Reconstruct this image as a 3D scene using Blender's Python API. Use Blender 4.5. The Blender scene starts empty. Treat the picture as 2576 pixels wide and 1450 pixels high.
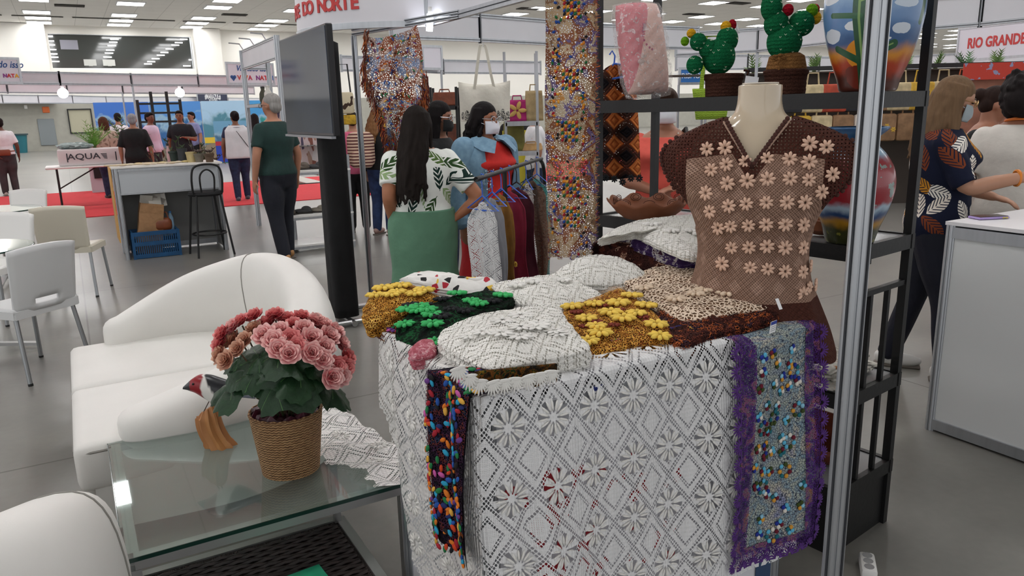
import bpy, bmesh, math, random
import numpy as np
from mathutils import Matrix, Vector
PI = math.pi
rnd = random.Random(7)
SC = bpy.context.scene
COL = SC.collection
# ------------------------------------------------------------ camera, world, lights, exposure
F_PX, CX, CY, CAM_H = 1900.0, 1288.0, 725.0, 1.55
_d = np.array([200.0, 8100.0, 1900.0]); _d /= np.linalg.norm(_d)        # straight down, seen by the camera
_Z = -_d; _Y = np.array([0, 0, 1.0]) - _Z[2]*_Z; _Y /= np.linalg.norm(_Y); _X = np.cross(_Y, _Z)
CAMR = np.array([_X, _Y, _Z])
cam_data = bpy.data.cameras.new('camera'); cam_data.sensor_width = 36; cam_data.lens = F_PX*36/2576
cam_data.clip_start = .05; cam_data.clip_end = 400
cam = bpy.data.objects.new('camera', cam_data); COL.objects.link(cam)
_m = CAMR @ np.diag([1, -1, -1])
cam.matrix_world = Matrix.Translation((0, 0, CAM_H)) @ Matrix([list(map(float, r)) for r in _m]).to_4x4()
SC.camera = cam
world = bpy.data.worlds.new('world'); SC.world = world; world.use_nodes = True
world.node_tree.nodes['Background'].inputs[0].default_value = (0.97, 0.98, 1.0, 1)
world.node_tree.nodes['Background'].inputs[1].default_value = 0.72
vs = SC.view_settings; vs.view_transform = 'Standard'; vs.look = 'None'; vs.exposure = 0.68; vs.gamma = 1; vs.use_curve_mapping = False
SC.cycles.transparent_max_bounces = 16
LAMP_STRENGTH = 10.0
def ray(px, py): return CAMR @ np.array([(px-CX)/F_PX, (py-CY)/F_PX, 1.0])
def onz(px, py, z):
    r = ray(px, py); t = (z-CAM_H)/r[2]; return Vector((r[0]*t, r[1]*t, z))
def ony(px, py, y):
    r = ray(px, py); t = y/r[1]; return Vector((r[0]*t, y, CAM_H+r[2]*t))
# ------------------------------------------------------------ helpers: materials
def lin(c):
    if isinstance(c, str):
        c = c.lstrip('#'); c = [int(c[i:i+2], 16)/255 for i in (0, 2, 4)]
        c = [x/12.92 if x <= .04045 else ((x+.055)/1.055)**2.4 for x in c]
    return tuple(c[:3])+(1.0,)
class N:
    """a node socket with arithmetic"""
    def __init__(s, nt, k): s.nt, s.k = nt, k
    def _op(s, op, *a):
        n = s.nt.nodes.new('ShaderNodeMath'); n.operation = op
        for i, x in enumerate((s,)+a):
            if isinstance(x, N): s.nt.links.new(x.k, n.inputs[i])
            else: n.inputs[i].default_value = x
        return N(s.nt, n.outputs[0])
    def __add__(s, o): return s._op('ADD', o)
    __radd__ = __add__
    def __sub__(s, o): return s._op('SUBTRACT', o)
    def __rsub__(s, o): return (s*-1)+o
    def __mul__(s, o): return s._op('MULTIPLY', o)
    __rmul__ = __mul__
    def __truediv__(s, o): return s._op('DIVIDE', o)
    def abs(s): return s._op('ABSOLUTE')
    def sin(s): return s._op('SINE')
    def fr(s): return s._op('FRACT')
    def floor(s): return s._op('FLOOR')
    def sqrt(s): return s._op('SQRT')
    def lt(s, o): return s._op('LESS_THAN', o)
    def gt(s, o): return s._op('GREATER_THAN', o)
    def min(s, o): return s._op('MINIMUM', o)
    def max(s, o): return s._op('MAXIMUM', o)
    def atan2(s, o): return s._op('ARCTAN2', o)
    def step(s, a, b):
        n = s.nt.nodes.new('ShaderNodeMapRange'); n.interpolation_type = 'SMOOTHSTEP'
        s.nt.links.new(s.k, n.inputs[0]); n.inputs[1].default_value = a; n.inputs[2].default_value = b
        return N(s.nt, n.outputs[0])
MATS = {}
class Mat:
    """builds one procedural material"""
    def __init__(s, name, rough=.6, metal=0.0, spec=.5):
        s.m = bpy.data.materials.new(name); s.m.use_nodes = True; s.nt = s.m.node_tree
        s.b = s.nt.nodes['Principled BSDF']; s.out = s.nt.nodes['Material Output']
        s.b.inputs['Roughness'].default_value = rough; s.b.inputs['Metallic'].default_value = metal
        s.b.inputs['Specular IOR Level'].default_value = spec
        MATS[name] = s.m; s.tc = None
    def coord(s, which='Object'):
        if s.tc is None: s.tc = s.nt.nodes.new('ShaderNodeTexCoord')
        return s.tc.outputs[which]
    def xyz(s, which='Object'):
        n = s.nt.nodes.new('ShaderNodeSeparateXYZ'); s.nt.links.new(s.coord(which), n.inputs[0])
        return [N(s.nt, o) for o in n.outputs]
    def noise(s, scale, which='Object', detail=4, col=False, stretch=None, dist=0):
        n = s.nt.nodes.new('ShaderNodeTexNoise'); n.inputs['Scale'].default_value = scale; n.inputs['Detail'].default_value = detail
        n.inputs['Distortion'].default_value = dist
        src = s.coord(which)
        if stretch:
            mp = s.nt.nodes.new('ShaderNodeMapping'); mp.inputs['Scale'].default_value = stretch
            s.nt.links.new(src, mp.inputs[0]); src = mp.outputs[0]
        s.nt.links.new(src, n.inputs['Vector'])
        return n.outputs['Color'] if col else N(s.nt, n.outputs[0])
    def voro(s, scale, which='Object', feature='F1', out='Distance', rnd_=1.0):
        n = s.nt.nodes.new('ShaderNodeTexVoronoi'); n.feature = feature; n.inputs['Scale'].default_value = scale
        n.inputs['Randomness'].default_value = rnd_
        s.nt.links.new(s.coord(which), n.inputs['Vector'])
        return N(s.nt, n.outputs[out]) if out == 'Distance' else n.outputs[out]
    def mix(s, fac, a, b):
        n = s.nt.nodes.new('ShaderNodeMix'); n.data_type = 'RGBA'
        if isinstance(fac, N): s.nt.links.new(fac.k, n.inputs[0])
        else: n.inputs[0].default_value = fac
        for i, x in ((6, a), (7, b)):
            if isinstance(x, (str, tuple, list)): n.inputs[i].default_value = lin(x)
            else: s.nt.links.new(x, n.inputs[i])
        return n.outputs[2]
    def ramp(s, fac, stops, const=False):
        n = s.nt.nodes.new('ShaderNodeValToRGB'); e = n.color_ramp.elements
        if const: n.color_ramp.interpolation = 'CONSTANT'
        while len(e) < len(stops): e.new(.5)
        for k, (p, c) in zip(e, stops): k.position = p; k.color = lin(c)
        s.nt.links.new(fac.k, n.inputs[0]); return n.outputs[0]
    def color(s, c):
        if isinstance(c, (str, tuple, list)): s.b.inputs['Base Color'].default_value = lin(c)
        else: s.nt.links.new(c, s.b.inputs['Base Color'])
        return s
    def attr(s, name='Col'):
        n = s.nt.nodes.new('ShaderNodeVertexColor'); n.layer_name = name; return n.outputs[0]
    def bump(s, h, strength=.3, dist=.01):
        n = s.nt.nodes.new('ShaderNodeBump'); n.inputs['Strength'].default_value = strength; n.inputs['Distance'].default_value = dist
        s.nt.links.new(h.k, n.inputs['Height']); s.nt.links.new(n.outputs[0], s.b.inputs['Normal']); return s
    def holes(s, solid):
        """solid: 1 = thread, 0 = open"""
        s.nt.links.new(solid.k, s.b.inputs['Alpha']); return s
def pbr(name, col, rough=.6, metal=0.0, var=None, bump=None, spec=.5, emit=None, sheen=0):
    if name in MATS: return MATS[name]
    M = Mat(name, rough, metal, spec)
    if var:
        f = M.noise(var[0]); dark = tuple(x*(1-var[1]) for x in lin(col)[:3]); lite = tuple(min(1, x*(1+var[1])) for x in lin(col)[:3])
        M.color(M.mix(f.step(.25, .75), dark, lite))
    else: M.color(col)
    if bump: M.bump(M.noise(bump[0]), bump[1], bump[2] if len(bump) > 2 else .01)
    if sheen: M.b.inputs['Sheen Weight'].default_value = sheen
    if emit: M.b.inputs['Emission Color'].default_value = lin(col); M.b.inputs['Emission Strength'].default_value = emit
    return M.m
# ------------------------------------------------------------ helpers: meshes
def link(o, parent=None):
    COL.objects.link(o)
    if parent is not None: o.parent = parent
    return o
def tag(o, label=None, cat=None, group=None, kind=None):
    if label: o['label'] = label
    if cat: o['category'] = cat
    if group: o['group'] = group
    if kind: o['kind'] = kind
    return o
def thing(name, label, cat, loc=(0, 0, 0), rotz=0.0, group=None):
    o = bpy.data.objects.new(name, None); o.empty_display_size = .05; link(o)
    o.location = loc; o.rotation_euler = (0, 0, rotz)
    return tag(o, label, cat, group)
def put(name, me, parent=None, loc=None, rot=None, scale=None):
    o = bpy.data.objects.new(name, me); link(o, parent)
    if loc is not None: o.location = loc
    if rot is not None: o.rotation_euler = rot
    if scale is not None: o.scale = scale if hasattr(scale, '__len__') else (scale,)*3
    return o
def mesh(name, verts, faces, mat, smooth=True, col=None, uv=None):
    me = bpy.data.meshes.new(name)
    V = np.asarray(verts, dtype=np.float32).reshape(-1, 3)
    if isinstance(faces, np.ndarray) and faces.ndim == 2:
        k = faces.shape[1]
        me.vertices.add(len(V)); me.vertices.foreach_set('co', V.ravel())
        me.loops.add(faces.size); me.loops.foreach_set('vertex_index', faces.astype(np.int32).ravel())
        me.polygons.add(len(faces)); me.polygons.foreach_set('loop_start', np.arange(0, faces.size, k, dtype=np.int32))
        me.update(calc_edges=True)
    else: me.from_pydata(V.tolist(), [], [tuple(int(i) for i in f) for f in faces]); me.update()
    if smooth and len(me.polygons): me.polygons.foreach_set('use_smooth', np.ones(len(me.polygons), dtype=bool))
    if mat is not None:
        for m in (mat if isinstance(mat, (list, tuple)) else [mat]): me.materials.append(m)
    if col is not None:
        a = me.color_attributes.new('Col', 'FLOAT_COLOR', 'POINT'); c = np.ones((len(V), 4), dtype=np.float32); c[:, :3] = np.asarray(col).reshape(-1, 3)
        a.data.foreach_set('color', c.ravel())
    if uv is not None:
        l = me.uv_layers.new(name='UVMap'); vi = np.empty(len(me.loops), dtype=np.int32); me.loops.foreach_get('vertex_index', vi)
        l.data.foreach_set('uv', np.asarray(uv, dtype=np.float32)[vi].ravel())
    return me
class MB:
    """collects shapes and links them as one mesh object"""
    def __init__(s): s.v, s.f, s.mi = [], [], []
    def add(s, V, F, mi=0):
        o = len(s.v); s.v += [tuple(p) for p in V]; s.f += [tuple(i+o for i in f) for f in F]; s.mi += [mi]*len(F); return s
    def box(s, c, d, rz=0.0, R=None, mi=0):
        x, y, z = d[0]/2, d[1]/2, d[2]/2
        V = [Vector((a*x, b*y, e*z)) for a in (-1, 1) for b in (-1, 1) for e in (-1, 1)]
        if R is None: R = Matrix.Rotation(rz, 3, 'Z')
        c = Vector(c); V = [R @ p + c for p in V]
        return s.add(V, [(0, 1, 3, 2), (4, 6, 7, 5), (0, 4, 5, 1), (2, 3, 7, 6), (0, 2, 6, 4), (1, 5, 7, 3)], mi)
    def bar(s, p, q, w, h, up=(0, 0, 1), mi=0):
        p, q = Vector(p), Vector(q); a = (q-p); L = a.length; a.normalize(); u = Vector(up)
        if abs(a.dot(u)) > .99: u = Vector((0, 1, 0))
        b = a.cross(u).normalized(); u = b.cross(a)
        return s.box((p+q)/2, (L, w, h), R=Matrix((a, b, u)).transposed(), mi=mi)
    def rbox(s, c, d, r=.01, seg=2, rz=0.0, R=None, mi=0):
        bm = bmesh.new(); bmesh.ops.create_cube(bm, size=1); bmesh.ops.scale(bm, vec=d, verts=bm.verts)
        bmesh.ops.bevel(bm, geom=bm.edges[:], offset=min(r, min(d)*.49), segments=seg, profile=.5, affect='EDGES')
        if R is None: R = Matrix.Rotation(rz, 3, 'Z')
        bm.verts.index_update(); c = Vector(c)
        s.add([R @ v.co + c for v in bm.verts], [[v.index for v in f.verts] for f in bm.faces], mi); bm.free(); return s
    def loft(s, rings, cap=True, closed=True, mi=0):
        n = len(rings[0]); V = [p for r in rings for p in r]; Fs = []
        for i in range(len(rings)-1):
            for j in range(n if closed else n-1):
                k = (j+1) % n; Fs.append((i*n+j, i*n+k, (i+1)*n+k, (i+1)*n+j))
        if cap: Fs.append(tuple(range(n-1, -1, -1))); Fs.append(tuple((len(rings)-1)*n+j for j in range(n)))
        return s.add(V, Fs, mi)
    def tube(s, pts, r, n=8, cap=True, loop=False, mi=0):
        P = [Vector(p) for p in pts]; m = len(P); rings = []; prev = None
        for i in range(m):
            if loop: t = P[(i+1) % m]-P[i-1]
            else: t = P[min(i+1, m-1)]-P[max(i-1, 0)]
            if t.length < 1e-9: t = Vector((0, 0, 1))
            t.normalize()
            if prev is None: a = t.orthogonal().normalized()
            else:
                a = prev - t*prev.dot(t)
                a = a.normalized() if a.length > 1e-6 else t.orthogonal().normalized()
            prev = a; b = t.cross(a); rr = r[i] if hasattr(r, '__len__') else r
            rings.append([P[i]+(a*math.cos(2*PI*k/n)+b*math.sin(2*PI*k/n))*rr for k in range(n)])
        if loop: rings.append(rings[0]); cap = False
        return s.loft(rings, cap, mi=mi)
    def lathe(s, prof, n=24, c=(0, 0, 0), mi=0, sx=1, sy=1):
        c = Vector(c); rings = [[c+Vector((r*math.cos(2*PI*k/n)*sx, r*math.sin(2*PI*k/n)*sy, z)) for k in range(n)] for r, z in prof]
        return s.loft(rings, True, mi=mi)
    def ball(s, c, r, n=12, m=8, R=None, mi=0):
        if not hasattr(r, '__len__'): r = (r, r, r)
        c = Vector(c); rings = []
        for i in range(1, m):
            t = PI*i/m; ring = []
            for k in range(n):
                p = Vector((r[0]*math.sin(t)*math.cos(2*PI*k/n), r[1]*math.sin(t)*math.sin(2*PI*k/n), -r[2]*math.cos(t)))
                ring.append((R @ p if R is not None else p)+c)
            rings.append(ring)
        bot = Vector((0, 0, -r[2])); top = Vector((0, 0, r[2]))
        if R is not None: bot, top = R @ bot, R @ top
        o = len(s.v); s.loft(rings, False, mi=mi); e = len(s.v); s.v += [tuple(bot+c), tuple(top+c)]
        for k in range(n):
            j = (k+1) % n; s.f += [(e, o+j, o+k), (e+1, o+(m-2)*n+k, o+(m-2)*n+j)]; s.mi += [mi, mi]
        return s
    def prism(s, poly, z0, z1, mi=0):
        n = len(poly); V = [(p[0], p[1], z0) for p in poly]+[(p[0], p[1], z1) for p in poly]
        return s.add(V, [tuple(range(n-1, -1, -1)), tuple(range(n, 2*n))]+[(i, (i+1) % n, n+(i+1) % n, n+i) for i in range(n)], mi)
    def mesh(s, name, mat, smooth=True, ang=None, col=None):
        me = mesh(name, s.v, s.f, mat, smooth, col)
        if isinstance(mat, (list, tuple)) and len(mat) > 1: me.polygons.foreach_set('material_index', np.array(s.mi, dtype=np.int32))
        if smooth and ang: me.set_sharp_from_angle(angle=math.radians(ang))
        return me
    def build(s, name, mat, parent=None, smooth=True, ang=35, loc=None, rot=None):
        return put(name, s.mesh(name, mat, smooth, ang), parent, loc, rot)
def text_mesh(body, size, mat, depth=.002, italic=0.0, bold=0.0, xs=1.0):
    c = bpy.data.curves.new('lettering', 'FONT'); c.body = body; c.size = size; c.extrude = depth; c.shear = italic; c.offset = bold
    c.align_x = 'CENTER'; c.align_y = 'CENTER'; c.resolution_u = 3
    o = bpy.data.objects.new('lettering', c); COL.objects.link(o)
    dg = bpy.context.evaluated_depsgraph_get(); me = bpy.data.meshes.new_from_object(o.evaluated_get(dg))
    bpy.data.objects.remove(o); bpy.data.curves.remove(c)
    me.name = 'lettering'; me.materials.clear(); me.materials.append(mat)
    if xs != 1: me.transform(Matrix.Diagonal((xs, 1, 1, 1)))
    return me
def frame_rot(right, up):
    """rotation whose local x = right, local y = up"""
    r = Vector(right).normalized(); n = r.cross(Vector(up)).normalized(); u = n.cross(r)
    return Matrix((r, u, n)).transposed().to_euler()
def copy_tree(o, parent=None):
    c = o.copy(); COL.objects.link(c); c.parent = parent
    for ch in list(o.children): copy_tree(ch, c)
    return c
def spline(pts, n):
    """Catmull-Rom through pts"""
    P = np.array([list(p) for p in pts], float); m = len(P); out = []
    for i in range(n):
        t = i/(n-1)*(m-1); k = min(int(t), m-2); f = t-k
        p0, p1, p2, p3 = P[max(k-1, 0)], P[k], P[k+1], P[min(k+2, m-1)]
        out.append(.5*((2*p1)+(-p0+p2)*f+(2*p0-5*p1+4*p2-p3)*f*f+(-p0+3*p1-3*p2+p3)*f**3))
    return np.array(out)
def grid_obj(name, P, mat, parent=None, uv=None, col=None, thick=0.0, keep=None):
    """P[n,m,3] sampled surface -> one mesh object (uv in metres)"""
    n, m = P.shape[:2]; I = np.arange(n*m).reshape(n, m)
    Fq = np.stack([I[:-1, :-1], I[1:, :-1], I[1:, 1:], I[:-1, 1:]], -1).reshape(-1, 4)
    if keep is not None: Fq = Fq[keep.ravel()]
    me = mesh(name, P.reshape(-1, 3), Fq, mat, True, None if col is None else col.reshape(-1, 3), None if uv is None else uv.reshape(-1, 2))
    o = put(name, me, parent)
    if thick:
        md = o.modifiers.new('thickness', 'SOLIDIFY'); md.thickness = thick; md.offset = 0
    return o
class Surf:
    """a cloth surface given by f(u, v) -> (x, y, z) with u, v in metres"""
    def __init__(s, f, u0, u1, v0, v1): s.f, s.b = f, (u0, u1, v0, v1)
    def mesh(s, name, mat, step, parent=None, thick=0.0, keepf=None):
        u0, u1, v0, v1 = s.b; nu = max(2, int(abs(u1-u0)/step)+1); nv = max(2, int(abs(v1-v0)/step)+1)
        U, V = np.meshgrid(np.linspace(u0, u1, nu), np.linspace(v0, v1, nv), indexing='ij')
        P = np.stack(s.f(U, V), -1); keep = None
        if keepf: keep = keepf((U[:-1, :-1]+U[1:, 1:])/2, (V[:-1, :-1]+V[1:, 1:])/2)
        return grid_obj(name, P, mat, parent, np.stack([U, V], -1), None, thick, keep)
    def frame(s, u, v):
        e = 2e-3; g = lambda a, b: Vector([float(x) for x in s.f(np.array(a, float), np.array(b, float))])
        p = g(u, v); du = (g(u+e, v)-p).normalized(); dv = (g(u, v+e)-p).normalized(); n = du.cross(dv).normalized()
        return p, du, n.cross(du), n
def on_surf(s, u, v, me, name, parent, lift=0.0, ang=0.0, scale=1.0, flip=1):
    p, x, y, n = s.frame(u, v); n = n*flip
    R = Matrix((x, n.cross(x), n)).transposed() @ Matrix.Rotation(ang, 3, 'Z')
    sc = scale if hasattr(scale, '__len__') else (scale,)*3
    o = bpy.data.objects.new(name, me); link(o, parent)
    o.location = p+n*lift; o.rotation_euler = R.to_euler(); o.scale = sc
    return o
def vnoise(x, y, seed=0, k=5):
    """smooth pseudo noise from sines, vectorised"""
    r = np.random.RandomState(seed); z = 0
    for i in range(k):
        a, b = r.uniform(-1, 1, 2); f = 1.0+.6*i; n = math.hypot(a, b)+1e-6
        z = z+np.sin((a*x+b*y)/n*f*6.283+r.uniform(0, 6.283))/(1+.5*i)
    return z/k*1.6
# ------------------------------------------------------------ common materials
ALU = Mat('aluminium', .38, .85); ALU.color(ALU.mix(ALU.noise(30, stretch=(1, 1, .05)), '#a9acb0', '#c9ccd0')); ALU = ALU.m
DARK_SLOT = pbr('aluminium_groove', '#3c3e42', .6, .4)
PANEL = pbr('white_panel', '#d9d9de', .45, var=(3, .03))
BLACK = pbr('black_metal', '#0d0d0e', .5, .0, var=(12, .25), bump=(60, .08))
CHROME = pbr('chrome', '#c8c8c8', .3, 1.0)
WHITE = pbr('white_plastic', '#e6e5e2', .4)
PAPER = pbr('white_paper', '#eeeef0', .7)
# ------------------------------------------------------------ the hall: everything stands square to its axes (c across, a along)
TH = math.radians(29.8)
def W(c, a, z=0.0): return Vector((c*math.cos(TH)-a*math.sin(TH), c*math.sin(TH)+a*math.cos(TH), z))
def struct(name, me, rot=True):
    o = put(name, me); o['kind'] = 'structure'
    if rot: o.rotation_euler = (0, 0, TH)
    return o
M = Mat('polished_concrete', .3, 0, .5)
x, y, z = M.xyz()
big = M.noise(.55, detail=6); mid = M.noise(2.2, detail=9, dist=.2); fine = M.noise(26, detail=6)
mot = big*.45+mid*.4+fine*.15
base = M.ramp(mot, [(.25, '#696763'), (.5, '#7b7974'), (.75, '#8d8b82')])
jc = (((x-3.95)/4.0+.5).fr()-.5).abs()*4.0; ja = (((y-3.92)/4.0+.5).fr()-.5).abs()*4.0
joint = jc.min(ja).lt(.006)
M.color(M.mix(joint, base, '#56544f'))
rr = mid*.08+.27; M.nt.links.new(rr.k, M.b.inputs['Roughness']); M.b.inputs['Specular IOR Level'].default_value = .35; M.bump(mid*.5+fine*.2, .015, .01)
struct('floor', MB().box((50, 23, -.05), (130, 66, .1)).mesh('floor', M.m, False))
# ceiling with slots and vents
M = Mat('ceiling_tile', .85)
x, y, z = M.xyz()
tc = ((x/1.25).fr()-.5).abs().gt(.49); ta = ((y/1.25).fr()-.5).abs().gt(.492)
M.color(M.mix(tc.max(ta), M.mix(M.noise(.4), '#e4e1dd', '#eeebe7'), '#c9c6c2'))
struct('ceiling', MB().box((50, 23, 6.78), (130, 66, .12)).mesh('ceiling', M.m, False))
LIGHT_M = pbr('ceiling_diffuser', '#ffffff', .5, emit=LAMP_STRENGTH)
FRAME_M = pbr('lamp_frame', '#d8d8d8', .5)
fr_me = MB().box((0, .575, 0), (1.2, .05, .05)).box((0, -.575, 0), (1.2, .05, .05)).box((.575, 0, 0), (.05, 1.1, .05)).box((-.575, 0, 0), (.05, 1.1, .05)).mesh('lamp_frame', FRAME_M, False)
df_me = MB().box((0, 0, .005), (1.1, 1.1, .02)).mesh('diffuser', LIGHT_M, False)
first = None
for col_k in range(-1, 23):
    for ra in (2.5, 7.0, 11.5, 16.2, 20.6, 25.3, 27.8, 30.2, 35.0, 37.5, 39.9, 44.3, 46.6, 48.7):
        if ra < 24 and (col_k > 5 or col_k < -1): continue
        if ra > 48 and col_k > 3: continue
        if ra == 11.5 and col_k < 2: continue
        c_ = -.4+3.75*col_k
        if ra < 34 and ra > 24 and not (5 < col_k < 20 or col_k < 4): continue
        t = thing('ceiling_light', 'white square ceiling light panel recessed in the grey hall ceiling', 'ceiling light', W(c_, ra, 6.695), TH, 'ceiling light panels')
        put('lamp_frame', fr_me, t); put('diffuser', df_me, t)
VENT = pbr('vent_dark', '#57534e', .8)
sl = MB()
for i in range(5): sl.box((0, -.2+.1*i, -.012), (1.1, .03, .02))
vb = MB().box((0, 0, 0), (1.2, .6, .03)).mesh('vent_backing', pbr('vent_back', '#3f3c39', .9), False); vs_me = sl.mesh('louvre', VENT, False)
for k, (px, py) in enumerate([(175, 14), (590, 37), (1330, 22), (1745, 36), (1858, 8), (1620, 30)]):
    p = onz(px, py, 6.7); t = thing('ceiling_vent', 'dark louvred air vent set in the grey hall ceiling', 'vent', (p.x, p.y, 6.69), TH, 'ceiling vents')
    put('vent_backing', vb, t); put('louvre', vs_me, t)
slot = MB().box((0, 0, 0), (2.2, .16, .03)).mesh('ceiling_slot', VENT, False)
for k in range(-1, 6):
    o = put('ceiling_slot', slot); o.location = W(-.4+2.6*k, 46.0, 6.69); o.rotation_euler = (0, 0, TH)
    tag(o, 'long narrow dark air slot across the ceiling by the upper window', 'vent', 'ceiling air slots')
# far wall: block plinth, white plaster above, pilasters, a wide dark window into the next hall
WP = pbr('white_plaster', '#e9e6df', .8, var=(.3, .02))
M = Mat('concrete_block', .85); f = M.noise(.5, detail=5); g = M.noise(4, detail=5)
M.color(M.mix(f*.6+g*.4, '#8d8c83', '#b1aea4')); BLK = M.m
w = MB().box((50, 50.35, 1.32), (130, .5, 2.64), mi=1)
w.box((50, 50.35, 3.55), (130, .5, 1.82)).box((50, 50.35, 6.5), (130, .5, .44)).box((-7.65, 50.35, 5.37), (15.1, .5, 1.82)).box((61.1, 50.35, 5.37), (107.8, .5, 1.82))
struct('wall_back', w.mesh('wall_back', [WP, BLK], False))
p = MB().box((-7.6, 49.7, 4.65), (14.75, .8, 4.1)).mesh('pilaster', WP, False); struct('trim_1', p)
p = MB().box((8.0, 49.7, 4.65), (1.45, .8, 4.1)).mesh('pilaster', WP, False); struct('trim_2', p)
p = MB().box((3.5, 49.9, 4.25), (7.5, .5, .3)).mesh('ledge', WP, False); struct('trim_3', p)
GL = Mat('dark_window_glass', .06, 0, .9).color('#3c3f3d').m
wn = struct('window_1', MB().box((3.5, 50.3, 5.36), (7.3, .06, 1.86)).mesh('window', GL, False))
wf = MB()
for zz in (4.43, 6.29): wf.box((3.5, 50.2, zz), (7.4, .1, .08))
for cc in (-.15, 7.15): wf.box((cc, 50.2, 5.36), (.08, .1, 1.86))
o = put('window_frame', wf.mesh('window_frame', ALU, False), wn)
# glowing boxes added before the pane as its bright spots, and backboards
LM2 = pbr('pane_glow_mat', '#ffffff', .5, emit=1.4); rb = random.Random(3)
lm = MB().box((0, 0, 0), (.42, .03, .06)).mesh('pane_glow', LM2, False)
for (px0, py0, px1, py1, n) in [(122, 92, 140, 160, 7), (288, 98, 270, 145, 6), (462, 99, 365, 166, 9), (470, 166, 485, 150, 2)]:
    for i in range(n):
        f = i/(n-1)*.95+rb.uniform(-.03, .03); r = ray(px0+(px1-px0)*f, py0+(py1-py0)*f)
        t = 50.24/(-r[0]*math.sin(TH)+r[1]*math.cos(TH)); P = Vector((r[0]*t, r[1]*t, CAM_H+r[2]*t))
        q = put('pane_glow', lm, wn); q.matrix_local = Matrix.Rotation(-TH, 4, 'Z') @ Matrix.Translation(P) @ Matrix.Rotation(TH, 4, 'Z')
BB = pbr('backboard', '#b9bab6', .6)
for c_, z_, s_ in ((1.75, 4.78, .62), (2.7, 4.78, .62)):
    o = put('backboard', MB().box((c_, 50.25, z_), (s_, .04, .34)).box((c_+.02, 50.22, z_-.13), (.2, .06, .12)).mesh('backboard', BB, False), wn)
o = put('projection_screen', MB().box((.85, 50.25, 5.72), (.86, .03, .5)).mesh('projection_screen', pbr('far_screen', '#8c8b96', .5), False), wn)
# small fittings on the block wall
def wallbox(name, c0, c1, z0, z1, mat, label, cat, dep=.06):
    o = put(name, MB().rbox(((c0+c1)/2, 50.1-dep/2, (z0+z1)/2), (c1-c0, dep, z1-z0), .02, 1).mesh(name, mat, False)); o.rotation_euler = (0, 0, TH)
    return tag(o, label, cat)
wallbox('fire_hose_cabinet', -1.25, -.45, .3, 1.75, pbr('cabinet_grey', '#7d8386', .5), 'flat grey wall cabinet with a small orange plate on block wall', 'cabinet')
o = wallbox('safety_sign', -.92, -.58, 2.07, 2.4, pbr('sign_orange', '#d0662c', .5), 'small orange square safety sign on the grey block wall', 'sign')
t = thing('framed_board', 'dark framed beige board hanging on the grey block wall', 'board', (0, 0, 0), TH)
f = MB()
for (c0, c1, z0, z1) in ((.25, 1.45, 2.2, 2.26), (.25, 1.45, .9, .96), (.25, .31, .9, 2.26), (1.39, 1.45, .9, 2.26)): f.box(((c0+c1)/2, 50.06, (z0+z1)/2), (c1-c0, .08, z1-z0))
f.build('board_frame', BLACK, t, False); MB().box((.85, 50.09, 1.58), (1.1, .02, 1.3)).build('board_face', pbr('board_beige', '#a9a58f', .7), t, False)
wallbox('wall_socket', -1.75, -1.6, 2.3, 2.5, WHITE, 'small white junction box high on the grey block wall', 'socket')
t = thing('waste_bin', 'teal plastic waste bin by the grey block wall', 'bin', W(-2.2, 48.6, 0), TH)
MB().lathe([(.32, 0), (.42, .95), (.46, .95), (.46, 1.0), (.40, 1.0), (.3, .06)], 16).build('bin_body', pbr('bin_teal', '#1f6672', .5), t)
MB().lathe([(.44, .93), (.48, .93), (.48, 1.0), (.44, 1.0)], 16).build('bin_rim', pbr('bin_rim', '#2a4046', .5), t)
# red carpet
M = Mat('red_carpet', .95); M.color(M.mix(M.noise(9, detail=6), '#b8252f', '#cf3038')); M.bump(M.noise(400), .2, .004)
o = put('red_carpet', MB().box((4.0, 17.0, .006), (30, 5.4, .012)).mesh('red_carpet', M.m, False)); o.rotation_euler = (0, 0, TH)
tag(o, 'bright red carpet runner laid along the hall aisle', 'carpet')
# ------------------------------------------------------------ seating, glass table, plant, wooden bird
M = Mat('white_leather', .5); M.color(M.mix(M.noise(5), '#dedcd7', '#e8e6e1')); M.bump(M.noise(260, detail=3)*.6+M.noise(4)*.4, .10, .004); LEATHER = M.m
SEAM = pbr('leather_seam', '#8f8c86', .6)
def back_loft(path, tops, thick, z0, lean, n=64, m=28):
    """upholstered back: rounded section swept along a plan path; returns vertices, faces, ring(t)"""
    P = spline(path, n); Hh = spline([(h,) for h in tops], n)[:, 0]; T = spline([(h,) for h in thick], n)[:, 0]
    tan = np.gradient(P, axis=0); tan /= np.linalg.norm(tan, axis=1)[:, None]; nor = np.stack([tan[:, 1], -tan[:, 0]], 1)
    def ring(i, s=1.0, off=0.0):
        out = []; hz = Hh[i]
        for k in range(m):
            a = 2*PI*k/m; ca, sa = math.cos(a), math.sin(a); e = .72
            w = math.copysign(abs(ca)**e, ca)*T[i]/2*s; zz = (z0+hz)/2+math.copysign(abs(sa)**e, sa)*(hz-z0)/2*(1-(1-s)*.75)
            d = w+lean*(zz-z0); q = P[i]+nor[i]*d+tan[i]*off; out.append((q[0], q[1], zz))
        return out
    rings = []
    for s, o in ((.15, -1.0), (.45, -.93), (.7, -.75), (.88, -.45)): rings.append(ring(0, s, o*T[0]*.42))
    rings += [ring(i) for i in range(n)]
    for s, o in ((.88, .45), (.7, .75), (.45, .93), (.15, 1.0)): rings.append(ring(n-1, s, o*T[-1]*.42))
    return rings, ring
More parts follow.
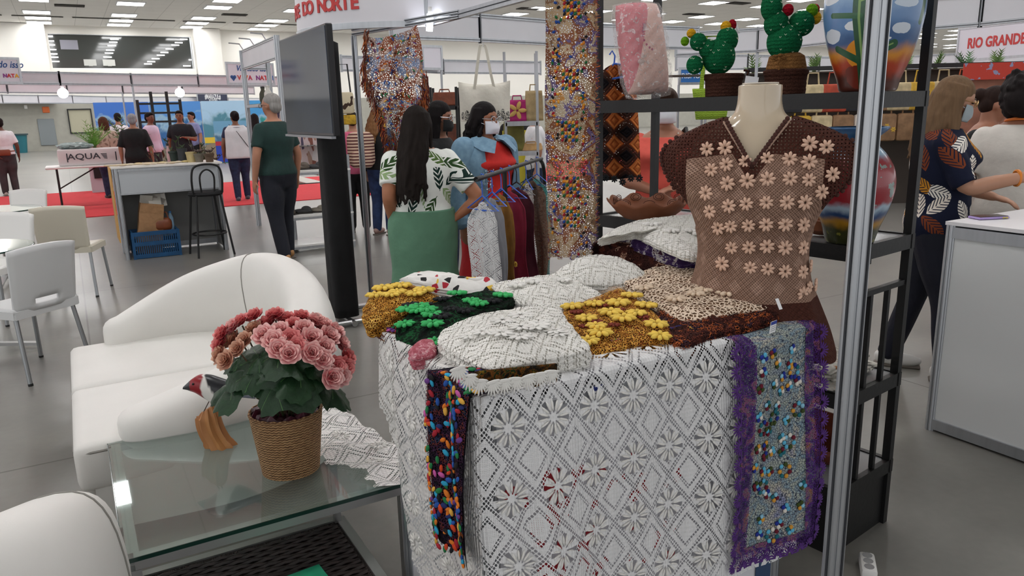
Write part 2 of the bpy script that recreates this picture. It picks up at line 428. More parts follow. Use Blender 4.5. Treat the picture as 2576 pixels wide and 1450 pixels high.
def cushion(mb, x0, x1, y0, y1, z0, z1, r=.045, puff=.02):
    bm = bmesh.new(); bmesh.ops.create_cube(bm, size=1); bmesh.ops.scale(bm, vec=(x1-x0, y1-y0, z1-z0), verts=bm.verts)
    bmesh.ops.bevel(bm, geom=bm.edges[:], offset=r, segments=3, profile=.6, affect='EDGES')
    bmesh.ops.subdivide_edges(bm, edges=[e for e in bm.edges if e.calc_length() > .2], cuts=5, use_grid_fill=True)
    bm.verts.index_update(); V = []
    for v in bm.verts:
        p = v.co; fx, fy = 1-(2*p.x/(x1-x0))**2, 1-(2*p.y/(y1-y0))**2
        V.append((p.x+(x0+x1)/2, p.y+(y0+y1)/2, p.z+(z0+z1)/2+(puff*max(0, fx)*max(0, fy) if p.z > 0 else 0)))
    mb.add(V, [[v.index for v in f.verts] for f in bm.faces]); bm.free()
def piping(x0, x1, y0, y1, z, r=.05, w=.005):
    pts = []
    for cx, cy, a0 in ((x1-r, y1-r, 0), (x0+r, y1-r, 90), (x0+r, y0+r, 180), (x1-r, y0+r, 270)):
        for k in range(5): a = math.radians(a0+k*22.5); pts.append((cx+r*math.cos(a), cy+r*math.sin(a), z))
    return MB().tube(pts, w, 6, loop=True)
def curved_sofa(label, loc, rotz, seams=(20, 45)):
    t = thing('curved_sofa', label, 'sofa', loc, rotz)
    path = [(.20, 1.36), (.54, 1.38), (.86, 1.25), (1.00, .92), (1.00, .50), (.86, .17), (.54, .03), (.20, .04)]
    rings, ring = back_loft(path, [.57, .74, .84, .862, .80, .70, .62, .52], [.17, .19, .21, .22, .22, .22, .21, .19], .36, .10)
    b = put('backrest', MB().loft(rings).mesh('backrest', LEATHER), t)
    for k in seams:
        r = [Vector(p) for p in ring(k, 1.006)]; MB().tube(r, .003, 5, loop=True).build('seam', SEAM, b)
    body = MB(); P = spline(path, 40); poly = [(.02, .02), (.02, 1.38)]+[(float(p[0])+.04*(p[0]-.3), float(p[1])+.06*(p[1]-.7)) for p in P[2:-2]]
    body.prism(poly, .07, .40); body.build('base', LEATHER, t)
    for y0, y1 in ((.70, 1.42), (-.01, .69)):
        m_ = MB(); cushion(m_, -.03, .76, y0, y1, .25, .43, .04, .025); c = m_.build('seat_cushion', LEATHER, t, ang=None)
        piping(-.03+.004, .756, y0+.004, y1-.004, .400, .05, .0055).build('piping', SEAM, c)
    for x, y in ((.08, .1), (.08, 1.3), (.8, .25), (.8, 1.15)): MB().tube([(x, y, 0), (x, y, .08)], .025, 10).build('leg', CHROME, t)
    return t
curved_sofa('white leather sofa with curved back behind the glass coffee table', W(-.10, 2.92, 0), TH)
t = curved_sofa('white leather sofa of which only the rounded back end shows beside the glass table', W(-1.47, 2.39, 0), TH-PI/2, (9, 50))
# glass coffee table -------------------------------------------------
G = Mat('green_glass', .02, 0, .5); G.color('#cfe3da'); G.b.inputs['Transmission Weight'].default_value = .92; G.b.inputs['IOR'].default_value = 1.5
G.b.inputs['Base Color'].default_value = (.74, .87, .82, 1); GLASS = G.m
GEDGE = Mat('glass_edge', .1, 0, .6).color('#1d3b33').m
t = thing('coffee_table', 'low glass topped coffee table with chrome frame and dark woven shelf', 'table', W(0, 0, 0), TH)
C0, C1, A0, A1, ZT = -.02, .80, 2.06, 2.95, .42
g = MB().rbox(((C0+C1)/2, (A0+A1)/2, ZT-.006), (C1-C0, A1-A0, .012), .002, 1).build('glass_top', GLASS, t)
e = MB()
for p, q in (((C0, A0), (C1, A0)), ((C0, A1), (C1, A1)), ((C0, A0), (C0, A1)), ((C1, A0), (C1, A1))): e.bar((p[0], p[1], ZT-.006), (q[0], q[1], ZT-.006), .002, .012)
e.build('glass_edge', GEDGE, g, False)
STEELR = pbr('brushed_steel', '#b4b4b2', .48, 1.0)
fr = lambda p, q: MB().bar(p, q, .03, .03).build('frame_rail', STEELR, t, False)
i = .025
for p, q in (((C0+i, A0+i), (C1-i, A0+i)), ((C0+i, A1-i), (C1-i, A1-i)), ((C0+i, A0+i+.015), (C0+i, A1-i-.015)), ((C1-i, A0+i+.015), (C1-i, A1-i-.015))): fr((p[0], p[1], ZT-.028), (q[0], q[1], ZT-.028))
for x, y in ((C0+i, A0+i), (C1-i, A0+i), (C0+i, A1-i), (C1-i, A1-i)): MB().bar((x, y, 0), (x, y, ZT-.044), .03, .03).build('leg', CHROME, t, False)
MB().bar((.625, 2.33, .2), (.625, 2.33, ZT-.012), .022, .022).build('shelf_post', CHROME, t, False)
S0, S1, B0, B1, ZS = .0, .64, 1.50, 2.35, .20
for p, q in (((S0, B1), (S1, B1)), ((S0, B0), (S1, B0)), ((S0, B0), (S0, B1)), ((S1, B0), (S1, B1))): fr((p[0], p[1], ZS-.012), (q[0], q[1], ZS-.012))
for x, y in ((S0, B0), (S1, B0), (S1, B1)): MB().bar((x, y, 0), (x, y, ZS-.03), .03, .03).build('leg', CHROME, t, False)
M = Mat('dark_rattan', .55); x, y, z = M.xyz()
wv = ((x*520).sin()*((y*260).sin())).abs(); M.color(M.mix(wv, '#1d1412', '#40302b')); M.bump(wv, .8, .004)
rt = MB().box(((S0+S1)/2, (B0+B1)/2, ZS-.01), (S1-S0-.03, B1-B0-.03, .014)).build('woven_shelf', M.m, t, False)
strand = MB(); ny = int((B1-B0-.05)/.0165)
for k in range(ny):
    yy = B0+.03+k*.0165; strand.tube([(S0+.018+j*.0205, yy, ZS+.0005+.0035*math.sin(j*PI/2+k*PI)) for j in range(30)], .0062, 5)
o = strand.build('rattan_strands', pbr('rattan_strand', '#2b1f1c', .5, var=(40, .4)), rt); o['kind'] = 'stuff'
t = thing('green_book', 'green covered book lying on the dark woven shelf', 'book', W(.40, 1.93, ZS+.008), TH+.08)
MB().box((0, 0, .0165), (.20, .27, .003)).box((0, 0, .0015), (.20, .27, .003)).build('cover', pbr('book_green', '#1f9a74', .4, var=(6, .25)), t, False)
MB().box((.003, 0, .009), (.19, .26, .012)).build('pages', PAPER, t, False)
# begonia in a woven basket ----------------------------------------
pot = onz(733, 1178, ZT)
t = thing('potted_begonia', 'pink begonia with dark green leaves in a woven seagrass pot', 'potted plant', (pot.x, pot.y, ZT), .3)
M = Mat('seagrass_weave', .8); x, y, z = M.xyz(); ang = x.atan2(y)
wv = (z*720+(ang*48).sin()*.9).sin()*.5+.5; nz = M.noise(60, detail=3, stretch=(1, 1, 4)); M.color(M.ramp(nz*.6+wv*.4, [(.25, '#6f4d30'), (.5, '#ad8156'), (.75, '#d0a878')])); M.bump(wv*.8+nz*.4, .9, .006)
b = MB(); prof = []
for k in range(25):
    f = k/24; r = .090+.024*f+.0016*math.sin(k*PI); prof += [(r+.002, .205*f)]
b.lathe([(.02, 0)]+prof+[(.108, .207), (.100, .16)], 40).build('basket_pot', M.m, t)
MB().tube([(.1125*math.cos(a), .1125*math.sin(a), .205+.0015*math.sin(a*22)) for a in np.linspace(0, 2*PI, 60)[:-1]], .005, 6, loop=True).build('woven_rim', M.m, t)
tis = MB(); n_ = 40; rg = random.Random(5); rings = []
for r, zz in ((.101, .16), (.106, .20), (.095, .214), (.07, .205), (.045, .19), (.01, .2)): rings.append([((r+rg.uniform(-.006, .006))*math.cos(2*PI*k/n_), (r+rg.uniform(-.006, .006))*math.sin(2*PI*k/n_), zz+rg.uniform(-.014, .014)) for k in range(n_)])
tis.loft(rings, True); tis.build('tissue_wrap', pbr('burgundy_tissue', '#4a1426', .45, var=(30, .4)), t, False)
def leaf_mesh(seed, mat):
    r = random.Random(seed); n, m = 40, 5; V = [(0, 0, 0)]
    for j in range(1, m+1):
        for k in range(n):
            a = 2*PI*k/n; f = j/m
            R = 1.0+.16*math.cos(a)+.10*math.cos(5*a+.6)+(.05*(k % 2*2-1)+r.uniform(-.04, .04) if j == m else 0)
            if abs((a-PI+PI) % (2*PI)-PI) > 2.85: R *= .62
            V.append((R*f*math.cos(a)+.25, R*f*math.sin(a)*.95, -.30*f*f+.09*f*math.cos(5*a+.6+PI)+.02*r.uniform(-1, 1)*f))
    Fs = [(0, 1+k, 1+(k+1) % n) for k in range(n)]
    for j in range(m-1):
        for k in range(n): q = (k+1) % n; Fs.append((1+j*n+k, 1+(j+1)*n+k, 1+(j+1)*n+q, 1+j*n+q))
    return mesh('leaf', V, Fs, mat)
M = Mat('begonia_leaf', .45, 0, .35); x, y, z = M.xyz(); an = (y).atan2(x); rad = (x*x+y*y).sqrt()
vein = ((an*7/2).sin().abs()).lt(.05); M.color(M.mix(vein*(rad.lt(.75)), M.mix(M.noise(3, detail=5), '#14281a', '#28492a'), '#4c7440')); M.bump(M.noise(5), .12, .05); LEAF = M.m
leaf_mes = [leaf_mesh(s, LEAF) for s in range(4)]
def dome(px, py, cz, rx, rz):
    """where the ray through a pixel meets the plant's dome"""
    r = ray(px, py); o = np.array([0, 0, CAM_H])-np.array([pot.x, pot.y, cz]); k = np.array([1/rx, 1/rx, 1/rz]); d = r*k; o = o*k
    A_, B_, C_ = d@d, d@o, o@o-1; disc = B_*B_-A_*C_; s = (-B_-math.sqrt(disc))/A_ if disc > 0 else -B_/A_
    return Vector((r[0]*s, r[1]*s, CAM_H+r[2]*s))
ti = Matrix.Translation((pot.x, pot.y, ZT)) @ Matrix.Rotation(.3, 4, 'Z'); tinv = ti.inverted(); Ri = Matrix.Rotation(-.3, 3, 'Z')
def attach(name, me, p, nrm, spin, s, parent=t):
    n = Vector(nrm).normalized(); R = n.to_track_quat('Z', 'Y').to_matrix() @ Matrix.Rotation(spin, 3, 'Z')
    o = put(name, me, parent); o.location = tinv @ p; o.rotation_euler = (Ri @ R).to_euler(); o.scale = (s, s, s); return o
ctr = Vector((pot.x, pot.y, ZT+.30)); rl = random.Random(2)
for px, py, s in [(690, 968, .120), (596, 958, .088), (652, 902, .100), (752, 925, .100), (828, 962, .085), (795, 900, .080), (705, 882, .090), (640, 938, .085), (775, 978, .070), (610, 900, .065), (835, 915, .065), (740, 870, .07)]:
    p = dome(px, py, ZT+.29, .15, .18); n = (p-ctr); n.z = abs(n.z)*.5+.10; n.normalize()
    attach('leaf', leaf_mes[rl.randrange(4)], p, n+Vector((0, 0, .45)), rl.uniform(0, 6), s*rl.uniform(.95, 1.05))
def rose_mesh(seed, mat, core, rim):
    """rosette of cupped petals, pale towards each petal's rim"""
    r = random.Random(seed); mb = MB(); cl = []; c0, c1 = np.array(lin(core)[:3]), np.array(lin(rim)[:3])
    for layer, (cnt, L, tilt, wd) in enumerate([(7, 1.0, .18, .50), (7, .88, .48, .48), (6, .74, .78, .43), (5, .58, 1.02, .36), (4, .40, 1.22, .26), (3, .24, 1.36, .17)]):
        for k in range(cnt):
            a = 2*PI*(k+.5*layer)/cnt+r.uniform(-.15, .15); Ra = Matrix.Rotation(a, 3, 'Z') @ Matrix.Rotation(-tilt-r.uniform(-.08, .08), 3, 'Y'); V = []
            for i in range(4):
                for j in range(5):
                    f, g = i/3, (j-2)/2; wf = wd*math.sin(PI*(.18+.70*f)); x = L*f*(1-.10*g*g) if i == 3 else L*f
                    V.append(Ra @ Vector((x, g*wf, .16*L*f*f*(1-.6*f)-.14*g*g*wf+.10*f**3*L))+Vector((0, 0, layer*.05))); w = max(f**2.2, abs(g)**3*.7*f); cl.append(c0*(1-w)+c1*w)
            mb.add(V, [(i*5+j, (i+1)*5+j, (i+1)*5+j+1, i*5+j+1) for i in range(3) for j in range(4)], 0)
    return mb.mesh('bloom', mat, True, None, cl)
M = Mat('begonia_petal', .55, 0, .3); M.color(M.attr()); PETAL = M.m
roses = [[rose_mesh(s, PETAL, a, b) for s in range(3)] for a, b in (('#d55a68', '#ffd6cf'), ('#c83c50', '#f2a09b'), ('#b8705c', '#e2b79c'))]
fl = [(588, 826, 0), (667, 847, 0), (557, 868, 1), (641, 799, 1), (693, 797, 1), (722, 807, 1), (757, 802, 1), (765, 830, 0), (810, 824, 0), (838, 838, 0), (705, 835, 0), (672, 816, 1), (731, 854, 1), (745, 873, 1), (728, 892, 0), (702, 880, 0), (783, 854, 0), (814, 876, 0), (783, 890, 0), (855, 866, 0), (871, 902, 1), (843, 923, 1), (855, 946, 0), (808, 905, 0), (833, 950, 0), (572, 908, 2), (556, 895, 2), (618, 858, 2), (607, 812, 1), (562, 843, 1), (600, 880, 2), (585, 858, 2), (640, 830, 2), (825, 850, 0), (740, 820, 1), (865, 925, 1), (690, 860, 0), (795, 812, 0)]
fp = []
for k, (px, py, m_) in enumerate(fl):
    p = dome(px, py, ZT+.33, .205, .155); n = p-Vector((pot.x, pot.y, ZT+.26)); n.normalize()
    attach('bloom', roses[m_][k % 3], p, n+Vector((0, -.45, -.05)), k*1.7, .0355*(1.12 if m_ == 0 else 1.0)*rl.uniform(.9, 1.12)); fp.append(p)
ST = pbr('begonia_stem', '#5c4a35', .6)
for k in range(0, len(fp), 2):
    p = tinv @ fp[k]; MB().tube([(rl.uniform(-.02, .02), rl.uniform(-.02, .02), .19), (p.x*.4, p.y*.4, .30), tuple(p*.98)], .0028, 5).build('stem', ST, t)
for k in range(10):
    a = k*.63; MB().tube([(.02*math.cos(a), .02*math.sin(a), .18), (.05*math.cos(a), .05*math.sin(a), .24), (.10*math.cos(a), .10*math.sin(a), .28)], .004, 5).build('stem', pbr('leaf_stalk', '#3f4a2c', .6), t)
# painted wooden bird on a carved stump --------------------------------
bp = onz(557, 1122, ZT)
t = thing('wooden_bird', 'painted wooden cardinal bird perched on a ribbed wooden stump', 'figurine', (bp.x, bp.y, ZT), 0)
t.scale = (1.12,)*3
st = MB(); rings = []
for k in range(15):
    f = k/14; z = .125*f; off = -.030*f-.012*math.sin(f*PI); r = .040-.006*f+(.004 if f < .1 else 0)-(.014*max(0, f-.8)/.2)
    rings.append([(off+(r*(1+.16*math.sin(9*(2*PI*j/36)+.8*f)))*math.cos(2*PI*j/36), r*.8*(1+.16*math.sin(9*(2*PI*j/36)+.8*f))*math.sin(2*PI*j/36), z+(.012*math.cos(2*PI*j/36) if k > 11 else 0)) for j in range(36)])
M = Mat('carved_wood', .55); x, y, z = M.xyz(); M.color(M.mix(M.noise(14, detail=4, stretch=(1, 1, .2)), '#8a4a22', '#d19a5e')); st.loft(rings); st.build('stump', M.m, t)
def bird_col(p):
    x, z = p[0], p[2]
    if x < -.052: return lin('#25262a')[:3]
    if x < -.020+.10*(z-.225)*0-.0: return lin('#8e1822')[:3]
    if x < .012-(z-.21)*.55: return lin('#e4e2dc')[:3] if z < .235 or x > -.018 else lin('#8e1822')[:3]
    return lin('#1d1f24')[:3]
rings = []; ax = []
for x, z, rz_, ry_ in [(-.074, .222, .003, .002), (-.062, .227, .010, .008), (-.052, .230, .016, .013), (-.035, .232, .024, .019), (-.012, .224, .031, .024), (.012, .212, .034, .027), (.035, .206, .031, .025), (.060, .206, .022, .019), (.085, .212, .012, .012), (.12, .222, .007, .011), (.15, .230, .004, .010)]:
    rings.append([(x+.25*rz_*math.sin(2*PI*j/24), ry_*math.cos(2*PI*j/24), z+rz_*math.sin(2*PI*j/24)) for j in range(24)])
rb_ = [tuple(p) for p in spline([(x, z, rz_, ry_) for x, z, rz_, ry_ in [(-.074, .222, .003, .002), (-.062, .227, .010, .008), (-.052, .230, .016, .013), (-.035, .232, .024, .019), (-.012, .224, .031, .024), (.012, .212, .034, .027), (.035, .206, .031, .025), (.060, .206, .022, .019), (.085, .212, .012, .012), (.12, .222, .007, .011), (.15, .230, .004, .010)]], 50)]
rings = [[(x+.25*rz_*math.sin(2*PI*j/24), ry_*math.cos(2*PI*j/24), z+rz_*math.sin(2*PI*j/24)) for j in range(24)] for x, z, rz_, ry_ in rb_]
m_ = MB().loft(rings); M = Mat('painted_bird', .3); M.color(M.attr())
def perch(o): o.location = (-.005, 0, -.0815); o.scale = (1.25,)*3; return o
o = perch(put('bird_body', m_.mesh('bird_body', M.m, True, None, [bird_col(p) for p in m_.v]), t))
for s in (-1, 1): perch(MB().ball((-.040, s*.0175, .238), .003, 8, 6).build('eye', BLACK, t))
wg = MB()
for k in range(6): wg.ball((.035+.011*k, -.024+.0012*k, .214-.002*k), (.022, .003, .004), 8, 5, Matrix.Rotation(.35, 3, 'Y'))
perch(wg.build('wing_feathers', pbr('feather_grey', '#6d7380', .4), t))['kind'] = 'stuff'
for dx in (-.006, .008): perch(MB().tube([(-.010+dx*.6, 0, .185), (-.024+dx, 0, .158)], .0013, 5).build('leg', pbr('wire_leg', '#55504a', .4, .8), t))
# white plastic chairs and glass bistro tables ----------------------------
SILVER = pbr('silver_tube', '#9fa2a4', .35, .8)
def plastic_chair(label, loc, rotz, mat):
    t = thing('plastic_chair', label, 'chair', loc, rotz, 'white plastic chairs with metal legs')
    n, m = 14, 12; V = np.zeros((n, m, 3))
    for i in range(n):
        for j in range(m):
            u, v = i/(n-1)*2-1, j/(m-1); hw = .205+.015*v
            V[i, j] = (u*hw, -.20-.05*v-.035*(1-u*u)*(.4+v*.6), .44+.40*v-.02*u*u*(v > .9))
    keep = np.ones((n-1, m-1), bool); keep[4:9, 1] = False
    b = grid_obj('backrest', V, mat, t, thick=.022, keep=keep)
    S = np.zeros((n, m, 3))
    for i in range(n):
        for j in range(m):
            u, v = i/(n-1)*2-1, j/(m-1)*2-1; S[i, j] = (u*.215, v*.215, .455-.016*(1-u*u)*(1-v*v)-.03*max(0, v-.7)/.3)
    grid_obj('seat', S, mat, t, thick=.03)
    rim = MB()
    for s in (-1, 1): rim.bar((s*.212, -.215, .432), (s*.212, .205, .428), .018, .05)
    rim.bar((-.21, .208, .42), (.21, .208, .42), .02, .05); rim.bar((-.21, -.212, .43), (.21, -.212, .43), .02, .05); rim.build('seat_apron', mat, t, False)
    for sx in (-1, 1):
        for sy in (-1, 1):
            l = MB().tube([(sx*.19, sy*.185, .43), (sx*.215, sy*(.25 if sy < 0 else .215), .012)], .0135, 10).build('leg', SILVER, t)
            MB().tube([(sx*.215, sy*(.25 if sy < 0 else .215), .014), (sx*.2155, sy*(.252 if sy < 0 else .2155), 0)], .0145, 10).build('foot_cap', BLACK, l)
    return t
GREYP = pbr('white_resin', '#d3d4d4', .45); CREAMP = pbr('cream_resin', '#cfc9b8', .45)
def face(dx, dy): return math.atan2(dy, dx)-PI/2
plastic_chair('white plastic chair seen from behind beside the leather sofa', (-3.08, 4.62, 0), face(-.93, .36), GREYP)
plastic_chair('cream plastic chair standing near the grey display counter', (-4.02, 6.86, 0), face(-.22, .97), CREAMP)
plastic_chair('white plastic chair tucked at the far side of near glass table', (-4.15, 5.95, 0), face(-.1, -1), WHITE)
plastic_chair('white plastic chair tucked behind the far round glass table', (-5.35, 8.15, 0), face(-.1, -1), WHITE)
G2 = Mat('clear_glass', .03); G2.b.inputs['Transmission Weight'].default_value = .9; G2.b.inputs['Base Color'].default_value = (.75, .86, .82, 1); G2.b.inputs['IOR'].default_value = 1.45; CLEAR = G2.m
def bistro(label, loc):
    t = thing('bistro_table', label, 'table', loc, .4, 'round glass tables')
    g = MB().lathe([(.01, .728), (.40, .728), (.402, .734), (.40, .74), (.01, .74)], 48).build('glass_top', CLEAR, t)
    MB().tube([(.4015*math.cos(a), .4015*math.sin(a), .734) for a in np.linspace(0, 2*PI, 60)[:-1]], .005, 6, loop=True).build('glass_edge', GEDGE, g)
    MB().tube([(0, 0, .05), (0, 0, .725)], .03, 14).build('column', CHROME, t); MB().lathe([(.09, .71), (.12, .726), (.02, .727)], 20).build('top_plate', CHROME, t)
    for k in range(4):
        a = k*PI/2; MB().bar((0, 0, .075), (.34*math.cos(a), .34*math.sin(a), .03), .05, .022).build('foot', CHROME, t, False)
bistro('round glass table with chrome star foot between the near white chairs', (-3.66, 5.0, 0))
bistro('round glass table beyond the cream chair near the red carpet', (-5.02, 7.35, 0))
# ------------------------------------------------------------ the display counter and the lace on it (drawn in hall axes: c, a, z)
def hall_thing(name, label, cat, group=None): return thing(name, label, cat, (0, 0, 0), TH, group)
def hca(px, py, z):
    p = onz(px, py, z); return (p.x*math.cos(TH)+p.y*math.sin(TH), -p.x*math.sin(TH)+p.y*math.cos(TH))
K0, K1, F0, F1, ZK = .72, 1.74, 1.40, 1.97, .94
def octa(r=.02):
    """octagonal slotted post profile"""
    pts = []
    for k in range(8):
        a = PI/8+k*PI/4; b = a+PI/4
        P, Q = np.array([math.cos(a), math.sin(a)])*r, np.array([math.cos(b), math.sin(b)])*r
        for f, s in ((0, 1), (.36, 1), (.40, .80), (.60, .80), (.64, 1)): pts.append((P+(Q-P)*f)*s)
    return pts
def octa_post(mb, x, y, z0, z1, r=.02):
    pr = octa(r); mb.loft([[(x+p[0], y+p[1], z) for p in pr] for z in (z0, z1)]); return mb
def octa_beam(mb, p, q, z0, z1, panel=None, rail=.035):
    """two aluminium rails (the upper one in mb.twin); the infill panel goes to its own builder"""
    mb.twin = MB()
    for m_, z in ((mb, z0+rail/2), (mb.twin, z1-rail/2)): m_.bar((p[0], p[1], z), (q[0], q[1], z), .03, rail); m_.bar((p[0], p[1], z), (q[0], q[1], z), .034, .006, mi=1)
    if panel is not None: panel.bar((p[0], p[1], (z0+z1)/2), (q[0], q[1], (z0+z1)/2), .008, z1-z0-2*rail)
t = hall_thing('display_counter', 'white panelled aluminium display counter under the lace cloths', 'counter')
for x, y in ((K0+.02, F0+.02), (K1-.02, F0+.02), (K0+.02, F1-.02), (K1-.02, F1-.02)): octa_post(MB(), x, y, 0, ZK-.02).build('post', ALU, t, ang=20)
for p, q in (((K0+.02, F0+.02), (K1-.02, F0+.02)), ((K0+.02, F0+.02), (K0+.02, F1-.02)), ((K1-.02, F0+.02), (K1-.02, F1-.02)), ((K0+.02, F1-.02), (K1-.02, F1-.02))):
    pn = MB().bar((*p, .47), (*q, .47), .008, .8).build('panel', PANEL, t, False)
    for z in (.06, .885): MB().bar((*p, z), (*q, z), .03, .035).build('rail', ALU, t, False)
MB().box(((K0+K1)/2, (F0+F1)/2, ZK-.01), (K1-K0, F1-F0, .02)).build('counter_top', PANEL, t, False)
RED = pbr('red_print', '#b01f2c', .6); rb = random.Random(4)
pr = MB()
for k_ in range(60):
    c_, z_, w_, h_ = rb.choice((.86, .95, 1.0, 1.15, 1.3))+rb.gauss(0, .05), rb.choice((.2, .36, .5, .62))+rb.gauss(0, .05), rb.uniform(.006, .022), rb.uniform(.006, .03)
    pr.ball((c_, F0+.013, z_), (w_, .0015, h_), 14, 6)
pr.build('printed_red_marks', RED, t)['kind'] = 'stuff'
MB().box((1.69, F0+.012, .30), (.10, .003, .5)).build('blue_poster', pbr('poster_blue', '#2f4768', .5), t, False)
# --- lace materials
def lace_mat(name, tint, du, dv, rot=0.0, pitch=.0072, dense=.55, band=(.62, 1.0), fl=True):
    M = Mat(name, .85, 0, .2); u, v, _ = M.xyz('UV')
    X = ((u/du).fr()-.5)*2; Y = ((v/dv).fr()-.5)*2; d = X.abs()+Y.abs()
    p = (u+v*.85)*(PI/pitch); q = (u-v*.85)*(PI/pitch); s = (p.sin()*q.sin())
    b1 = ((d-band[0]).abs()).lt(.10); b2 = ((d-band[1]).abs()).lt(.13); b3 = ((d-1.45).abs()).lt(.09); bandm = b1.max(b2).max(b3)
    net = s.abs().gt(.34)*bandm
    p2 = u*(PI/.0042); q2 = v*(PI/.0042); micro = (p2.sin()*q2.sin()).abs().gt(dense)
    hole = net.max(micro*(1-bandm))
    if fl:
        xm, ym = X*(du/2), Y*(dv/2); r = (xm*xm+ym*ym).sqrt(); th = ym.atan2(xm)
        inside = r.lt(.043); slit = (th*8).sin().gt(.35)*r.gt(.010); hole = hole*(1-inside)+slit*inside
    M.holes(1-hole); M.color(M.mix(M.noise(30), tint, tuple(min(1, x*1.06) for x in lin(tint)[:3]))); M.bump(s+(p2.sin()), .5, .002); return M.m
LACE_W = lace_mat('lace_white_front', '#e9e9e9', .118, .165, pitch=.0105, dense=.88)
LACE_L = lace_mat('lace_white_rows', '#eae7e4', .15, .12, pitch=.0115, dense=.88, band=(.5, 1.1), fl=False)
COTTON = pbr('white_cotton', '#e9e7e2', .85, var=(40, .04), bump=(300, .3, .002))
def petal_ring(n, r0, r1, w, mat, name='lace_flower', h=.003, double=False):
    mb = MB()
    for k in range(n):
        a = 2*PI*k/n; R = Matrix.Rotation(a, 3, 'Z')
        for off in ((-.32, .32) if double else (0,)): mb.ball(R @ Vector(((r0+r1)/2, off*w, h*.4)), ((r1-r0)/2, w*(.42 if double else .5), h), 6, 4, R)
    return mb.mesh(name, mat)
LF = petal_ring(16, .013, .043, .0062, COTTON, h=.0028)
# front lace
def front_f(u, v):
    c0_ = .70+u; c = np.maximum(c0_, .695); wrap = np.maximum(.695-c0_, 0); hang = np.maximum(v, 0); s = np.clip(hang/.10, 0, 1)
    fold = np.sin(c*26+.6*np.sin(v*5))*.010+np.sin(c*11+1+v*2)*.018+np.exp(-((c-.80)/.05)**2)*.0-np.abs(np.sin((c-.70)*34))*.035*np.exp(-((c-.80)/.07)**2)
    a = F0-.030-.012*s+fold*np.clip(hang/.5, 0, 1)*1.0-.02*hang
    a = np.where(v < 0, F0-.030-v, a); z = np.where(v < 0, ZK+.012, ZK+.010-hang+.0)
    rr = .02; t_ = np.clip(1-np.abs(v)/rr, 0, 1); z = z-t_*t_*.006
    a = a+wrap*(v >= 0); c = c-.012*np.sin(wrap*60)*(wrap > 0)
    return c+.015*np.sin(v*9+c*4)*np.clip(hang, 0, 1), a, z
FS = Surf(front_f, -.085, 1.045, -.20, .72)
t = hall_thing('lace_tablecloth', 'large white lace cloth with round flower motifs hanging down the counter front', 'tablecloth')
FS.mesh('lace_net', LACE_W, .012, t)
for i in range(9):
    for j in range(-1, 5):
        u, v = (i+.5)*.118, (j+.5)*.165
        if -.02 < v < .72: on_surf(FS, u, v, LF, 'lace_flower', t, lift=.001, flip=-1 if FS.frame(u, v)[3].y > 0 else 1)
# left lace
def left_f(u, v):
    a = F0-.02+u; hang = np.maximum(v, 0); s = np.clip(hang/.08, 0, 1)
    fold = np.sin(a*20+v*3)*.012+np.sin(a*43+v*6)*.006+np.sin(v*30+a*6)*.003
    c = K0-.022-.010*s+fold*np.clip(hang/.3, 0, 1)-.03*hang*np.clip((u-.2)/.4, 0, 1)
    c = np.where(v < 0, K0-.022-v, c); z = np.where(v < 0, ZK+.012, ZK+.010-hang)
    return c, a, z
LS = Surf(left_f, -.02, .60, -.12, .66)
t = hall_thing('lace_drape', 'white lace cloth with horizontal openwork rows hanging over the counter side', 'tablecloth')
LS.mesh('lace_net', LACE_L, .010, t, keepf=lambda u, v: v < .64-.42*np.clip((u-.33)/.26, 0, 1)**1.2+.012*np.sin(u*140))
LF2 = petal_ring(12, .010, .034, .008, COTTON)
for i in range(4):
    for j in range(5):
        u, v = -.02+(i+.5)*.15, (j+.5)*.12
        if v < .60-.42*max(0, (u-.33)/.26): on_surf(LS, u, v, LF2, 'lace_flower', t, lift=.001, flip=1 if LS.frame(u, v)[3].x < 0 else -1)
# lace runner on the glass table
LACE_R = lace_mat('lace_white_runner', '#ece9e6', .11, .11, pitch=.010, dense=.93, band=(.6, 1.0), fl=False)
def tl_f(u, v):
    a = 2.02+u; c = .50+v; over = np.maximum(c-.82, 0); z = ZT+.006+.016*np.sin(u*19+v*8)**2*(v > .02)+.02*np.exp(-((v-.16)/.05)**2)*np.sin(u*9+1)**2
    return np.where(over > 0, .82+over*.25, c)+.02*np.sin(u*7), a, z-over*.95+.0
TS = Surf(tl_f, 0, .93, 0, .46)
t = hall_thing('lace_runner', 'white lace runner crumpled along the end of the glass table', 'runner')
TS.mesh('lace_net', LACE_R, .010, t, keepf=lambda u, v: v > .16*np.clip((.5-u)/.35, 0, 1)+.012*np.sin(u*60))
for u, v in ((.12, .30), (.30, .27), (.45, .2), (.62, .14), (.78, .2), (.22, .22)): on_surf(TS, u, v, LF2, 'lace_flower', t, lift=.002, flip=1 if TS.frame(u, v)[3].z > 0 else -1)
